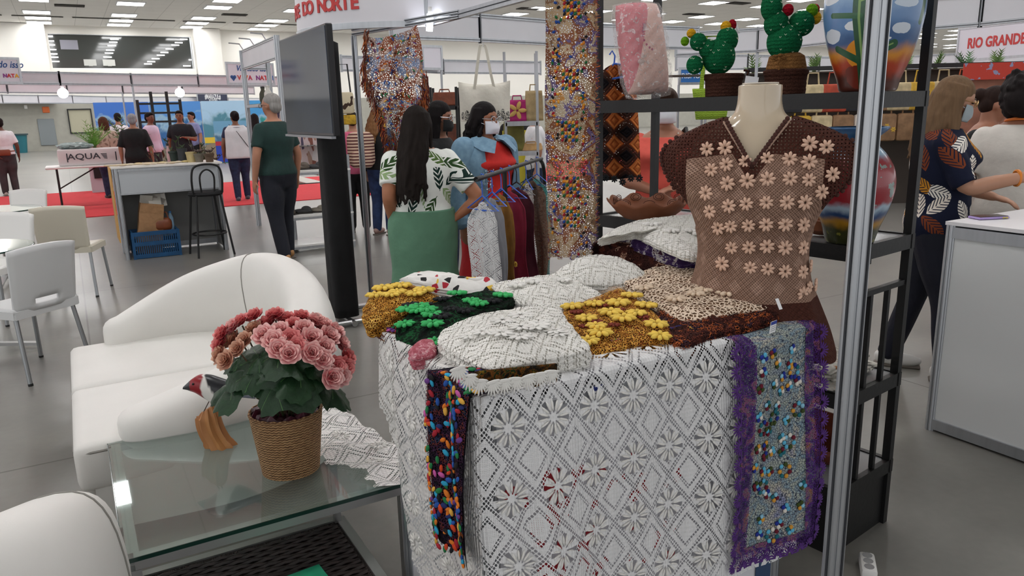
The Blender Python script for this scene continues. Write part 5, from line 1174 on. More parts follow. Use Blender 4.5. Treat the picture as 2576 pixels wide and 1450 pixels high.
def person(label, loc, face_dir, h=1.65, skin='#b98264', b=1.0, arms=None, legs=None, head=(0, 0), top=None, sleeve=.4, hem=.80, bottom='pants', bot_mat=None, shoe='#2a2a2a', hair='short', hair_c='#1a1412', voxel=.011, belly=0.0, bust=0.0, neck_z=1.40, mask=None, glasses=None, pant_r=1.0, stepy=0.0, shoe_mat=None):
    t = thing('person', label, 'person', loc, math.atan2(face_dir[1], face_dir[0])+PI/2); s = h/1.65; t.scale = (s, s, s)
    SK = skin_mat('skin_'+skin[1:], skin)
    arms = arms or {}; A_ = {}
    for k, sx in (('R', -1), ('L', 1)):
        sh = Vector((sx*.150*b, 0, 1.318)); e, w_ = arms.get(k, (Vector((sx*(.215*b+.01), .02, 1.07)), Vector((sx*(.225*b+.01), -.03, .83)))); A_[k] = (sh, Vector(e), Vector(w_))
    legs = legs or {}; L_ = {}
    for k, sx in (('R', -1), ('L', 1)):
        kn, an = legs.get(k, (Vector((sx*.095, -.015+stepy*sx*.5, .46)), Vector((sx*.10, .02+stepy*sx, .075)))); L_[k] = (Vector((sx*.088, 0, .83)), Vector(kn), Vector(an))
    mb = MB(); mb.loft(torso_rings(.79, 1.42, b, 0, belly, bust)); mb.tube([(0, 0, 1.36), (0, -.005, 1.43), (0, -.012, 1.50)], [.062, .052, .052], 14)
    H = Matrix.Translation((0, -.012, 1.43)) @ Matrix.Rotation(head[0], 4, 'Z') @ Matrix.Rotation(head[1], 4, 'X'); HR = H.to_3x3()
    def hp(x, y, z): return H @ Vector((x, y, z))
    def hb(c, r, n=14, m=10, M_=mb): M_.ball(hp(*c), r, n, m, HR)
    hb((0, .008, .135), (.074, .092, .088)); hb((0, -.022, .085), (.056, .066, .066)); hb((0, -.045, .045), (.036, .036, .030)); hb((0, -.088, .098), (.012, .018, .012)); hb((0, -.078, .118), (.010, .018, .022))
    for sx in (-1, 1): hb((sx*.074, .012, .102), (.010, .018, .028)); hb((sx*.030, -.068, .135), (.022, .014, .008)); hb((sx*.038, -.050, .092), (.022, .022, .022))
    hb((0, -.074, .066), (.022, .012, .008))
    for k in 'RL':
        sh, e, w_ = A_[k]; limb(mb, [sh, lerp(sh, e, .5), e, lerp(e, w_, .4), w_], [.052*b, .046*b, .039*b, .035*b, .026]); d = (w_-e).normalized(); up = Vector((1 if k == 'L' else -1, 0, 0)) if abs(d.z) > .6 else Vector((0, 0, 1)); hand(mb, w_, d, up)
        hpnt, kn, an = L_[k]; limb(mb, [hpnt, lerp(hpnt, kn, .5), kn, lerp(kn, an, .35), an], [.090*b, .078*b, .058, .056, .038]); mb.ball((an.x, an.y-.06, .035), (.036, .11, .035), 12, 8)
    body = solid('body', mb, SK, t, voxel, 4)
    EY = pbr('eye_dark', '#1c1512', .2)
    for sx in (-1, 1): MB().ball(hp(sx*.031, -.079, .118), (.0115, .006, .006), 10, 6, HR).build('eye', EY, t); MB().ball(hp(sx*.031, -.081, .140), (.019, .005, .0035), 8, 5, HR).build('eyebrow', EY, t)
    if not mask: MB().ball(hp(0, -.084, .062), (.021, .005, .0045), 10, 6, HR).build('mouth', skin_mat('lips', '#8a4a44'), t)
    # clothes
    if top:
        m = MB(); R_ = torso_rings(hem, neck_z, b, .016, belly, bust); m.loft(R_)
        for k in 'RL':
            sh, e, w_ = A_[k]; pts = [sh, lerp(sh, e, .5), e, lerp(e, w_, .5), w_]; rad = [.060*b, .060*b, .055*b, .050*b, .042]
            full = spline(pts, 21); fr = spline([(r,) for r in rad], 21)[:, 0]; n_ = max(3, int(20*sleeve)+1); m.tube([Vector(p) for p in full[:n_]], [float(r) for r in fr[:n_]], 14); m.ball(sh, .060*b, 12, 8)
        solid('shirt', m, top, t, voxel, 3)
    if bottom == 'pants':
        m = MB(); m.loft(torso_rings(.75, .985, b, .014, belly*.6)); m.ball((0, 0, .79), (.13*b, .125*b, .085), 14, 10)
        for k in 'RL':
            hpnt, kn, an = L_[k]; limb(m, [hpnt, lerp(hpnt, kn, .5), kn, lerp(kn, an, .5), an+Vector((0, 0, .015))], [.104*b, .094*b*pant_r, .074*pant_r, .068*pant_r, .060*pant_r], 14)
        solid('trousers', m, bot_mat, t, voxel, 3)
    elif bottom == 'skirt':
        rows = [(.150*b+.034, .118*b+.034, 1.0), (.182*b+.015, .145*b, .90), (.185*b+.01, .145*b, .78), (.185*b, .15*b, .60), (.21*b, .18*b, .42), (.25*b, .22*b, .25), (.27*b, .24*b, .16)]
        P = spline(rows, 40); n = 60; rings = []
        for w, d, z in P: fl = max(0, (.65-z)/.5); rings.append([((w*(1+.055*fl*math.sin(9*2*PI*j/n)))*math.cos(2*PI*j/n), (d*(1+.055*fl*math.sin(9*2*PI*j/n)))*math.sin(2*PI*j/n), z) for j in range(n)])
        MB().loft(rings).build('skirt', bot_mat, t, ang=None)
    sm = shoe_mat or pbr('shoe_'+shoe[1:], shoe, .5)
    for k in 'RL':
        an = L_[k][2]; m = MB(); m.ball((an.x, an.y-.055, .042), (.044, .135, .042), 14, 8); m.ball((an.x, an.y+.02, .055), (.042, .06, .050), 12, 8); o = solid('shoe', m, sm, t, .012, 4)
        MB().rbox((an.x, an.y-.05, .008), (.078, .25, .016), .02, 2).build('sole', pbr('shoe_sole', '#6a625a', .7), o)
    HM = hair_mat('hair_'+hair_c[1:], hair_c)
    m = MB(); rh = random.Random(len(label))
    def hbh(c, r): m.ball(hp(*c), r, 14, 10, HR)
    if hair == 'short': hbh((0, .020, .155), (.080, .094, .082)); hbh((0, .055, .11), (.074, .062, .075)); hbh((0, -.03, .195), (.062, .055, .035))
    elif hair == 'grey_short': hbh((0, .026, .158), (.078, .092, .078)); hbh((0, .06, .105), (.072, .055, .07))
    elif hair == 'curly':
        hbh((0, .03, .15), (.11, .12, .115)); hbh((0, .08, .09), (.105, .085, .10))
        for k in range(120):
            a, z_ = rh.uniform(0, 2*PI), rh.uniform(.0, .26); r_ = .105*math.sqrt(max(.1, 1-((z_-.13)/.15)**2)); y_ = r_*math.sin(a)+.035
            if y_ > -.05 or z_ > .2: hbh((r_*math.cos(a), y_, z_), (.02, .02, .02))
    elif hair == 'bun': hbh((0, .020, .155), (.080, .096, .084)); hbh((0, .05, .11), (.074, .062, .07)); hbh((0, .12, .15), (.045, .045, .045))
    elif hair in ('long', 'very_long', 'long_wavy', 'bob'):
        hbh((0, .020, .155), (.082, .098, .086)); hbh((0, .055, .10), (.085, .070, .10)); L = {'long': .36, 'very_long': .48, 'long_wavy': .36, 'bob': .16}[hair]; wv_ = .022 if hair == 'long_wavy' else .006
        for k in range(64):
            a = -.35+(PI+.7)*k/63; x0, y0 = .078*math.cos(a), .02+.085*math.sin(a)
            pts = [hp(x0*.8, y0*.8, .19)]; base = hp(x0, y0, .12); pts.append(base); LL = L*rh.uniform(.78, 1.08)
            for q in range(1, 7):
                f = q/6; pts.append(base+Vector((0, 0, -LL*f))+(HR @ Vector((x0*.35, y0*.5+.012, 0)))*f*(.9 if hair != 'bob' else .3)+(HR @ Vector((0, ((.085 if hair == 'very_long' else .045) if y0 > .02 else .0)*math.sin(PI/2*f) if hair != 'bob' else 0, 0)))+Vector((wv_*math.sin(q*2.1+k), wv_*math.cos(q*1.7+k*.7), 0)))
            q_ = rh.uniform(.6, 1.0); m.tube(pts, [.02, .024, .020*q_, .019*q_, .018*q_, .016*q_, .013*q_, .006], 7)
    if hair: solid('hair', m, HM, t, .0065 if 'long' in hair and voxel < .012 else min(voxel, .010), 1)
    if mask:
        V = []; n_, m_ = 14, 10
        for i in range(n_):
            for j in range(m_):
                u, v = i/(n_-1)*2-1, j/(m_-1); a = u*1.15; zz = .018+.085*v; bulge = .016*(1-u*u)*math.sin(PI*v)
                rr_ = .068+.032*(1-abs(u))**.6*.6; V.append(hp(math.sin(a)*(.076+bulge*.3), -.018-math.cos(a)*(.062+.020*(1-v)*.3)-bulge-.006, zz+.004*math.sin(v*9)))
        F_ = [(i*m_+j, (i+1)*m_+j, (i+1)*m_+j+1, i*m_+j+1) for i in range(n_-1) for j in range(m_-1)]; mk = MB().add(V, F_).build('face_mask', mask, t, ang=None); md = mk.modifiers.new('thickness', 'SOLIDIFY'); md.thickness = .003
        for sx in (-1, 1): MB().tube([hp(sx*.072, -.045, .085), hp(sx*.082, .0, .10), hp(sx*.083, .02, .125)], .002, 5).build('mask_strap', mask, t)
    if glasses:
        for sx in (-1, 1): MB().tube([hp(sx*.034+.026*math.cos(a), -.096, .117+.019*math.sin(a)) for a in np.linspace(0, 2*PI, 16)[:-1]], .0022, 5, loop=True).build('glasses_rim', glasses, t)
        for sx in (-1, 1): MB().tube([hp(sx*.060, -.094, .120), hp(sx*.078, -.02, .122), hp(sx*.080, .02, .115)], .002, 5).build('glasses_temple', glasses, t)
        MB().tube([hp(-.009, -.098, .12), hp(.009, -.098, .12)], .002, 5).build('glasses_bridge', glasses, t)
    t['_H'] = 0; del t['_H']
    return t
def print_mat(name, ground, inks, scale=9.0, L=.36, wd=.13, serr=52.0):
    """scattered leaf print: one leaf per cell, turned at random"""
    M = Mat(name, .85, 0, .2); x, y, z = M.xyz(); an = x.atan2(y*-1.0)*.19
    cb = M.nt.nodes.new('ShaderNodeCombineXYZ'); M.nt.links.new(an.k, cb.inputs[0]); M.nt.links.new(z.k, cb.inputs[1])
    v = M.nt.nodes.new('ShaderNodeTexVoronoi'); v.voronoi_dimensions = '2D'; v.inputs['Scale'].default_value = scale; v.inputs['Randomness'].default_value = .75; M.nt.links.new(cb.outputs[0], v.inputs['Vector'])
    ps = M.nt.nodes.new('ShaderNodeSeparateXYZ'); M.nt.links.new(v.outputs['Position'], ps.inputs[0]); dx = (an-N(M.nt, ps.outputs[0]))*scale; dy = (z-N(M.nt, ps.outputs[1]))*scale
    sc = M.nt.nodes.new('ShaderNodeSeparateColor'); M.nt.links.new(v.outputs['Color'], sc.inputs[0]); r1, r2, r3 = (N(M.nt, o) for o in sc.outputs)
    ca = (r1*6.283+1.5708).sin(); sa = (r1*6.283).sin(); lx = dx*ca+dy*sa; ly = dy*ca-dx*sa
    w = (1-(lx/L)*(lx/L)).max(0.0)*wd; body = ly.abs().lt(w)*((lx*serr+ly.abs()*serr*1.2).sin().gt(-.45).max(ly.abs().lt(.018)))
    ink = M.ramp(r2, [(i/len(inks), c) for i, c in enumerate(inks)], True); M.color(M.mix(body*r3.gt(.12), ground, ink)); M.bump(M.noise(14), .35, .02); return M.m
V3 = Vector
NAVYP = print_mat('navy_leaf_print', '#161b30', ['#e8e2d8', '#c98a2a', '#e8ddd0', '#7a3d22'], 8.5, .66, .30, 34); GREENP = print_mat('white_leaf_print', '#e9ece6', ['#2f4a26', '#55703a', '#18302a', '#8fa878'], 7.0, .72, .24, 26)
DEN = Mat('denim_blue', .85, 0, .2); DEN.color(DEN.mix(DEN.noise(30, detail=5), '#5d7f98', '#8fb0c6')); DEN.bump(DEN.noise(300), .3, .003); DENIM = DEN.m
JEAN = cloth_mat('dark_jeans', '#1e2a48', .3, 20); NAVY = cloth_mat('navy_trousers', '#10131f'); BLKC = cloth_mat('black_cloth', '#101012'); WHC = cloth_mat('white_cloth', '#d9d9dc', .05)
MASKW = pbr('mask_white', '#e4e4ec', .8); MASKG = pbr('mask_grey', '#9aa6ab', .8); MASKB = pbr('mask_black', '#141416', .8)
GOLD = pbr('gold_wire', '#b89a6a', .3, .9); STEEL = pbr('clear_frame', '#c7cdd2', .25, .5)
# older man by the television stand
om = person('grey haired man in dark green polo shirt and navy trousers with tan loafers', (-2.50, 8.25, 0), (-.80, .60), 1.78, '#b07c62', 1.08, None, None, (.25, .05), cloth_mat('green_polo', '#12302c'), .38, .86, 'pants', NAVY, '#a87a48', 'grey_short', '#8e8b88', .012, .06, glasses=pbr('dark_frame', '#3a2a22', .3), stepy=.10, pant_r=1.08)
# woman at the right in the leaf print shirt
R_arm = (V3((-.235, -.10, 1.10)), V3((-.18, -.36, 1.155)))
rw = person('woman in navy leaf print shirt, dark trousers and white flats, wearing a grey mask', (2.36, 4.17, 0), (.90, -.42), 1.66, '#b98a70', 1.10, {'R': (V3((-.22, -.12, 1.10)), V3((-.17, -.40, 1.16))), 'L': (V3((.20, -.06, 1.08)), V3((.12, -.28, 1.02)))}, None, (.05, .28), NAVYP, .46, .78, 'pants', cloth_mat('dark_navy_pants', '#0d1020'), '#dcdad6', 'long', '#6b543e', .009, .03, .05, mask=MASKG, glasses=GOLD, stepy=.14)
wb = MB().tube([(-.17+.036*math.cos(a)*.9, -.335+.012*math.cos(a), 1.147+.036*math.sin(a)) for a in np.linspace(0, 2*PI, 24)[:-1]], .009, 6, loop=True).build('orange_wristband', pbr('wristband', '#d9812a', .5), rw)
bp_ = person('woman in white t-shirt with black curly hair seen from behind past the counter', (3.02, 4.55, 0), (.35, .94), 1.66, '#8a5a44', 1.12, None, None, (0, .1), cloth_mat('offwhite_tee', '#cfcac2', .06), .42, .78, 'pants', BLKC, '#222222', 'curly', '#191414', .011)
MB().tube([(.07*math.cos(a), .07*math.sin(a)*.9, 1.415+.012*math.sin(a)) for a in np.linspace(0, 2*PI, 24)[:-1]], .009, 6, loop=True).build('orange_lanyard', pbr('lanyard_orange', '#d2702a', .6), bp_)
person('woman in black off shoulder top leaning beside the woman in leaf print shirt', (3.20, 5.15, 0), (.55, -.6), 1.62, '#a8745c', 1.18, {'R': (V3((-.24, -.12, 1.12)), V3((-.10, -.36, 1.10))), 'L': (V3((.24, .0, 1.08)), V3((.2, -.25, 1.0)))}, None, (.5, .3), BLKC, .30, .78, 'pants', BLKC, '#222222', 'bun', '#2a1c18', .012, neck_z=1.33)
# green skirt woman
gs = person('woman in sage green skirt and white blouse with green leaf print, hand on hip', (-.56, 4.80, 0), (-.25, .97), 1.58, '#a86f50', 1.20, {'L': (V3((.22, .08, 1.10)), V3((.20, -.02, .93))), 'R': (V3((-.36, .10, 1.06)), V3((-.22, .06, .94)))}, None, (-.55, .05), GREENP, .36, .95, 'skirt', cloth_mat('sage_skirt', '#5f8a70', .08), '#333333', 'very_long', '#1c1613', .010)
for k in range(14): pass
# woman with glasses and black mask behind her
person('woman with glasses and a black mask standing beyond the hanging shawl', (-.52, 5.75, 0), (.85, -.25), 1.62, '#9a6a54', 1.0, None, None, (0, .1), BLKC, .5, .8, 'pants', JEAN, '#222222', 'long', '#151112', .012, mask=MASKB, glasses=STEEL)
dw = person('woman in light denim jacket over a red dress with white mask and glasses', (-.16, 5.25, 0), (.62, -.62), 1.60, '#a06a50', 1.14, None, None, (.15, .02), cloth_mat('red_dress_top', '#c8261f', .1), .30, .70, 'skirt', cloth_mat('red_dress', '#b81a1f', .12), '#333333', 'long_wavy', '#171213', .010, .03, .05, mask=MASKW, glasses=STEEL)
# the open jacket: back, sides and sleeves
m = MB(); rows = []
for w, d, z in spline([(w*1.14+.036, d*1.14+.045, z) for w, d, z in TORSO], 30):
    if .86 < z < 1.40:
        op = .62; rows.append([(math.sin(-PI+op+ (2*PI-2*op)*j/39-0)*w*1.0, math.cos(-PI+op+(2*PI-2*op)*j/39)*d, z) for j in range(40)])
m.loft(rows, False, False)
jk = m.build('denim_jacket', DENIM, dw, ang=None); md = jk.modifiers.new('thickness', 'SOLIDIFY'); md.thickness = .012
for sx in (-1, 1):
    m = MB(); limb(m, [(sx*.20, 0, 1.345), (sx*.235, .01, 1.2), (sx*.27, .02, 1.06), (sx*.272, -.0, .95), (sx*.275, -.03, .86)], [.092, .082, .070, .064, .058], 14); solid('jacket_sleeve', m, DENIM, dw, .011, 2)
    MB().tube([(sx*.275, -.03, .885), (sx*.275, -.033, .845)], .062, 14).build('jacket_cuff', DENIM, dw)
    MB().loft([[(sx*.035, -.155, 1.40), (sx*.12, -.10, 1.425), (sx*.15, -.02, 1.425), (sx*.06, .02, 1.43)], [(sx*.10, -.20, 1.32), (sx*.17, -.145, 1.34), (sx*.185, -.06, 1.38), (sx*.09, -.04, 1.44)]], True, True).build('jacket_collar', DENIM, dw)
sq = MB(); rs = random.Random(8)
for k in range(90): sq.box((-.15+rs.uniform(-.055, .055), -.165+rs.uniform(-.02, .02)+.0, 1.14+rs.uniform(-.07, .07)), (.009, .002, .009), rz=rs.uniform(0, 3))
sq.build('sequins', pbr('sequin', '#c9d8e2', .15, .8), dw, False)['kind'] = 'stuff'
# coral woman behind the shelf
cw = person('woman in coral top with pearl necklace and black shoulder bag behind the shelf', (1.02, 5.0, 0), (-.25, -.95), 1.66, '#a9745c', 1.12, {'R': (V3((-.25, -.02, 1.08)), V3((-.03, -.22, 1.02))), 'L': (V3((.25, -.03, 1.10)), V3((.06, -.26, 1.05)))}, None, (0, .1), cloth_mat('coral_top', '#d4574a', .1), .40, .84, 'pants', BLKC, '#222222', 'short', '#3a2a22', .011, .04, .07, neck_z=1.36, mask=MASKW)
pe = pbr('pearl', '#e0d6c8', .25)
for k in range(26): a = -PI*.02+PI*1.04*k/25; MB().ball((-.085*math.cos(a), -.075-.085*math.sin(a), 1.39-.19*math.sin(a)), .0065, 8, 6).build('pearl', pe, cw)
MB().tube([(.10, .06, 1.37), (.13, -.03, 1.405), (.15, -.12, 1.30), (.17, -.13, 1.1), (.2, -.05, .95)], .014, 8).build('bag_strap', BLACK, cw); MB().tube([(.18, .07, 1.22), (.25, .0, 1.25), (.22, -.10, 1.22)], .016, 8).build('bag_strap', BLACK, cw)
# woman with the striped backpack
bw = person('woman in black top and blue jeans carrying a striped backpack', (-1.66, 9.9, 0), (.35, .93), 1.62, '#b98a6a', 1.05, None, None, (-.5, .05), BLKC, .95, .86, 'pants', cloth_mat('blue_jeans', '#25355c', .25, 18), '#a08078', 'long_wavy', '#7a5638', .013)
bpk = thing('striped_backpack', 'brown and cream striped backpack on the woman in black top', 'backpack', (-1.86, 9.68, 0), .25)
M = Mat('stripe_brown', .85); x, y, z = M.xyz(); M.color(M.mix(((z*26+M.noise(4)*.3).fr()).gt(.5), '#5a2f2c', '#c9ae98')); M.bump(M.noise(12), .4, .02)
MB().rbox((0, 0, 1.12), (.34, .20, .44), .09, 4).build('pack_body', M.m, bpk); MB().rbox((0, -.11, 1.0), (.26, .08, .20), .04, 3).build('pocket', M.m, bpk)
for sx in (-1, 1): MB().tube([(sx*.1, .1, 1.3), (sx*.12, .16, 1.2), (sx*.12, .11, .95)], .018, 8).build('strap', pbr('strap_brown', '#4a2a22', .7), bpk)
MB().ball((.02, -.16, 1.06), .014, 8, 6).build('clasp', GOLD, bpk)
person('woman in white vest over a pink sleeved top near the black stand', (-2.05, 10.2, 0), (-.2, .95), 1.58, '#b07f66', 1.1, {'L': (V3((.24, -.08, 1.1)), V3((.20, -.30, 1.08)))}, None, (0, .1), cloth_mat('pink_top', '#d8688c', .1), .9, .80, 'pants', BLKC, '#333333', 'short', '#1a1412', .014)
# left background group
vw = person('person in white tabard vest and dark jeans seen from behind on the red carpet', (-5.12, 14.55, 0), (-.45, .88), 1.66, '#8a5c46', 1.12, {'R': (V3((-.27, -.06, 1.12)), V3((-.20, -.30, 1.14)))}, None, (.2, .1), cloth_mat('navy_sleeves', '#232a48'), .34, .84, 'pants', JEAN, '#4a5560', 'bun', '#171110', .014, stepy=.1)
m = MB(); 
for cy in (-1, 1):
    V = []
    for i in range(12):
        for j in range(14): u, v = i/11*2-1, j/13; z = .80+.60*v; w = .235*(1-.12*v) if v < .85 else .235*(1-.12*v)*(1-.4*(v-.85)/.15); V.append((u*w, cy*(.175-.03*v-.05*u*u)*(1 if v < .9 else .6), z))
    m.add(V, [(i*14+j, (i+1)*14+j, (i+1)*14+j+1, i*14+j+1) for i in range(11) for j in range(13)])
solid_v = m.build('tabard_vest', WHC, vw, ang=None); md = solid_v.modifiers.new('thickness', 'SOLIDIFY'); md.thickness = .02
MB().tube([(.12, .02, 1.42), (.02, .165, 1.30), (-.12, .185, 1.08), (-.22, .12, .92)], .006, 6).build('shoulder_strap', BLACK, vw)
def at_y(px, y): p = ony(px, 300, y); return (p.x, p.y, 0)
person('man in black v-neck polo standing in front of the beach poster', at_y(452, 16.5), (.25, -.95), 1.72, '#8a5a42', 1.12, {'L': (V3((.26, -.05, 1.08)), V3((.10, -.24, 1.12)))}, None, (0, 0), cloth_mat('black_polo', '#12131a'), .40, .78, 'pants', BLKC, '#222222', 'short', '#14100f', .014)
person('man with glasses in lavender shirt before the beach poster', at_y(482, 20.5), (-.4, -.8), 1.72, '#a87860', 1.05, None, None, (0, 0), cloth_mat('lavender_shirt', '#7d84ac'), .42, .8, 'pants', BLKC, '#222222', 'short', '#1a1412', .016, glasses=pbr('dark_frame', '#3a2a22', .3))
person('woman with brown bob and beige printed blouse behind the foam box', at_y(258, 15.6), (-.7, .6), 1.62, '#b98a70', 1.15, {'L': (V3((.26, -.05, 1.08)), V3((.12, -.30, 1.05)))}, None, (0, 0), print_mat('beige_print', '#b3a292', ['#6d5a4c', '#8e7a6a', '#5a5048'], 10, .5, .25), .5, .8, 'pants', JEAN, '#222222', 'bob', '#4a2c1e', .015)
person('man in white shirt with dark hair turned away by the block wall', at_y(296, 18.6), (-.5, .8), 1.72, '#a87860', 1.0, None, None, (0, 0), WHC, .42, .8, 'pants', BLKC, '#222222', 'short', '#1c1614', .016)
person('grey haired person in black top carrying green plants', at_y(332, 14.2), (-.3, .9), 1.66, '#a87860', 1.1, None, None, (0, 0), BLKC, .5, .8, 'pants', BLKC, '#222222', 'grey_short', '#8d8d90', .014)
person('man in pale pink shirt and dark trousers beside the black wooden rack', at_y(376, 17.0), (.75, -.2), 1.70, '#7a4c3a', 1.0, None, None, (0, 0), cloth_mat('pale_pink_shirt', '#cdb9cc', .06), .95, .8, 'pants', cloth_mat('charcoal_pants', '#2a2c36'), '#222222', 'short', '#14100f', .015)
person('person with dark ponytail hidden beyond the white vest', at_y(640, 18.0), (-.3, .9), 1.62, '#8a5c46', 1.0, None, None, (0, 0), WHC, .4, .8, 'pants', JEAN, '#333333', 'long', '#171110', .016)
lp = person('person in white vest with brown waist pouch and grey trousers on the red carpet', (-10.95, 16.7, 0), (-.6, .7), 1.66, '#6a4334', 1.12, {'L': (V3((.26, .10, 1.08)), V3((.16, .16, .90)))}, None, (0, 0), WHC, .40, .88, 'pants', cloth_mat('grey_pants', '#3a3436'), '#b8aca4', 'short', '#1a1412', .015, pant_r=1.1)
MB().rbox((.05, .13, .93), (.30, .10, .13), .03, 2).build('waist_pouch', pbr('pouch_brown', '#7a3c22', .6), lp); MB().tube([(.19*math.cos(a), .15*math.sin(a), .955) for a in np.linspace(0, 2*PI, 30)[:-1]], .018, 6, loop=True).build('pouch_belt', pbr('pouch_brown', '#7a3c22', .6), lp)
person('person in black t-shirt browsing the bag shelves', at_y(1300, 10.4), (.2, .95), 1.66, '#8a5c46', 1.1, None, None, (.2, .1), BLKC, .42, .8, 'pants', JEAN, '#222222', 'short', '#171110', .014)
sw = person('person in white t-shirt with orange emblem by the bag shelves', at_y(1345, 10.0), (-.9, -.1), 1.60, '#a87860', 1.05, None, None, (0, 0), WHC, .42, .8, 'pants', JEAN, '#222222', 'short', '#1a1412', .014)
MB().ball((.175, -.04, 1.24), (.012, .03, .03), 10, 6).build('orange_emblem', pbr('emblem_orange', '#d0662c', .6), sw)
settle()
# ------------------------------------------------------------ booths, signs and goods around
def hxy(p): return (p.x*math.cos(TH)+p.y*math.sin(TH), -p.x*math.sin(TH)+p.y*math.cos(TH))
def lettering(body, size, mat, parent, loc, right, up=(0, 0, 1), bold=.0, italic=0.0, xs=1.0, name='lettering'):
    o = put(name, text_mesh(body, size, mat, .003, italic, bold, xs), parent); o.location = loc; o.rotation_euler = frame_rot(right, up); return o
RED_T = pbr('letter_red', '#c8403f', .6); BLUE_T = pbr('letter_blue', '#27528f', .6)
# --- own booth: curved corner sign, straight fascia, post
t = hall_thing('booth_fascia', 'curved white corner sign and straight fascia of the booth reading Rio Grande do Norte', 'booth frame')
cc, ca, rr0 = 2.36, 5.70, .80; ZB, ZH = 2.115, 2.62
def arc(a, r=rr0): return (cc+r*math.cos(a), ca+r*math.sin(a))
a0, a1 = math.radians(150), math.radians(258)
for zz, hh2, nm in ((ZB+.02, .04, 'rail'), (ZH-.02, .04, 'rail')):
    m = MB(); P = [arc(a0+(a1-a0)*k/30) for k in range(31)]; Pi = [arc(a0+(a1-a0)*k/30, rr0-.03) for k in range(31)]
    m.loft([[(p[0], p[1], zz-hh2/2), (p[0], p[1], zz+hh2/2), (q[0], q[1], zz+hh2/2), (q[0], q[1], zz-hh2/2)] for p, q in zip(P, Pi)]); m.build(nm, ALU, t)
m = MB(); m.loft([[(*arc(a0+(a1-a0)*k/40, rr0-.008), ZB+.04), (*arc(a0+(a1-a0)*k/40, rr0-.008), ZH-.04), (*arc(a0+(a1-a0)*k/40, rr0-.016), ZH-.04), (*arc(a0+(a1-a0)*k/40, rr0-.016), ZB+.04)] for k in range(41)]); m.build('curved_panel', pbr('sign_white', '#dfdde2', .5), t)
word = 'RIO GRANDE DO NORTE'; stp = math.radians(5.0); aend = math.radians(224)
for k, ch in enumerate(word):
    if ch == ' ': continue
    a = aend-(len(word)-1-k)*stp
    if a < a0: continue
    p = arc(a, rr0-.004); lettering(ch, .125, RED_T, t, (p[0], p[1], ZB+.165), (-math.sin(a), math.cos(a), 0), bold=.004, name='letter')
b0 = arc(a1); bx = b0[0]+.02
octa_post(MB(), bx, b0[1], ZB, ZH+.02).build('post', ALU, t, ang=20); octa_post(MB(), 1.93, 5.62, 0, ZB, .022).build('post', ALU, t, ang=20)
for p, q in (((bx, b0[1]-.02), (bx-.02, 3.2)), ((bx-.02, 3.2), (bx-.04, .9))):
    mr, mp_ = MB(), MB(); octa_beam(mr, p, q, ZB, ZH, mp_, .045); [r_.build('fascia_rail', [ALU, DARK_SLOT], t, False) for r_ in (mr, mr.twin)]; mp_.build('fascia_panel', PANEL, t, False)
mr, mp_ = MB(), MB(); octa_beam(mr, (1.93, 5.62), (bx-.01, b0[1]-.5), ZB-.0, ZB+.05, None, .02); [r_.build('fascia_rail', [ALU, DARK_SLOT], t, False) for r_ in (mr, mr.twin)]
# tube lamp under the fascia
tl = ony(1083, 58, 5.2); t = thing('tube_lamp', 'short bright tube lamp clipped below the booth fascia', 'lamp', (tl.x, tl.y, tl.z), 0)
MB().tube([(0, 0, .055), (-.01, 0, -.05)], .022, 14).build('glowing_tube', pbr('lamp_glow', '#f4f7ff', .5, emit=9), t); MB().tube([(0, 0, .055), (.002, 0, .10)], .014, 10).build('lamp_socket', WHITE, t)
# --- television on a draped stand
t = hall_thing('television', 'wide flat television with dark screen mounted on the black stand', 'television')
SCRN = Mat('dark_screen', .08, 0, 1.0); x, y, z = SCRN.xyz(); SCRN.color(SCRN.mix(SCRN.noise(3, detail=5, dist=1), '#252c3c', '#4a5466')); SCRN = SCRN.m  # cloudy blue tones painted in for the hall's reflection
zt0, zt1 = 1.415, 2.115; c_tv, ta0, ta1 = 1.50, 4.88, 6.08
MB().rbox((c_tv+.02, (ta0+ta1)/2, (zt0+zt1)/2), (.045, ta1-ta0, zt1-zt0), .006, 1).build('bezel', pbr('tv_black', '#101014', .35), t)
MB().box((c_tv-.0045, (ta0+ta1)/2, (zt0+zt1)/2+.004), (.004, ta1-ta0-.03, zt1-zt0-.035)).build('screen', SCRN, t, False)
MB().box((c_tv-.004, (ta0+ta1)/2, zt0-.006), (.03, ta1-ta0, .016)).build('silver_strip', pbr('tv_silver', '#9a9da2', .3, .7), t, False)
t = hall_thing('television_stand', 'tall stand wrapped in black cloth with a chrome tube base', 'stand')
rings = []; rr_ = random.Random(9); cx_, cy_ = 1.68, 5.55
for k in range(26):
    z = .05+2.0*k/25; f = .122-.012*(k/25); sq_ = lambda v: math.copysign(abs(v)**.6, v); rings.append([(cx_+f*(1+.025*math.sin(7*2*PI*j/28+k*.15))*sq_(math.cos(2*PI*j/28))*.8, cy_+f*(1+.025*math.sin(5*2*PI*j/28+k*.2))*sq_(math.sin(2*PI*j/28)), z) for j in range(28)])
rings.append([(cx_+(p[0]-cx_)*.4, cy_+(p[1]-cy_)*.4, 2.08) for p in rings[-1]]); MB().loft(rings).build('black_cover', cloth_mat('stand_cloth', '#0c0c0e', .3), t, ang=None)
for dx in (-.13, .16): MB().tube([(cx_-.35, cy_+dx*1.5, .03), (cx_+.55, cy_+dx*1.5, .03)], .022, 10).build('base_tube', CHROME, t)
MB().tube([(cx_-.0, cy_-.25, .03), (cx_, cy_+.28, .03)], .022, 10).build('base_tube', CHROME, t)
MB().bar((c_tv+.04, cy_, 1.75), (cx_, cy_, 1.75), .2, .2).build('mount', BLACK, t, False)
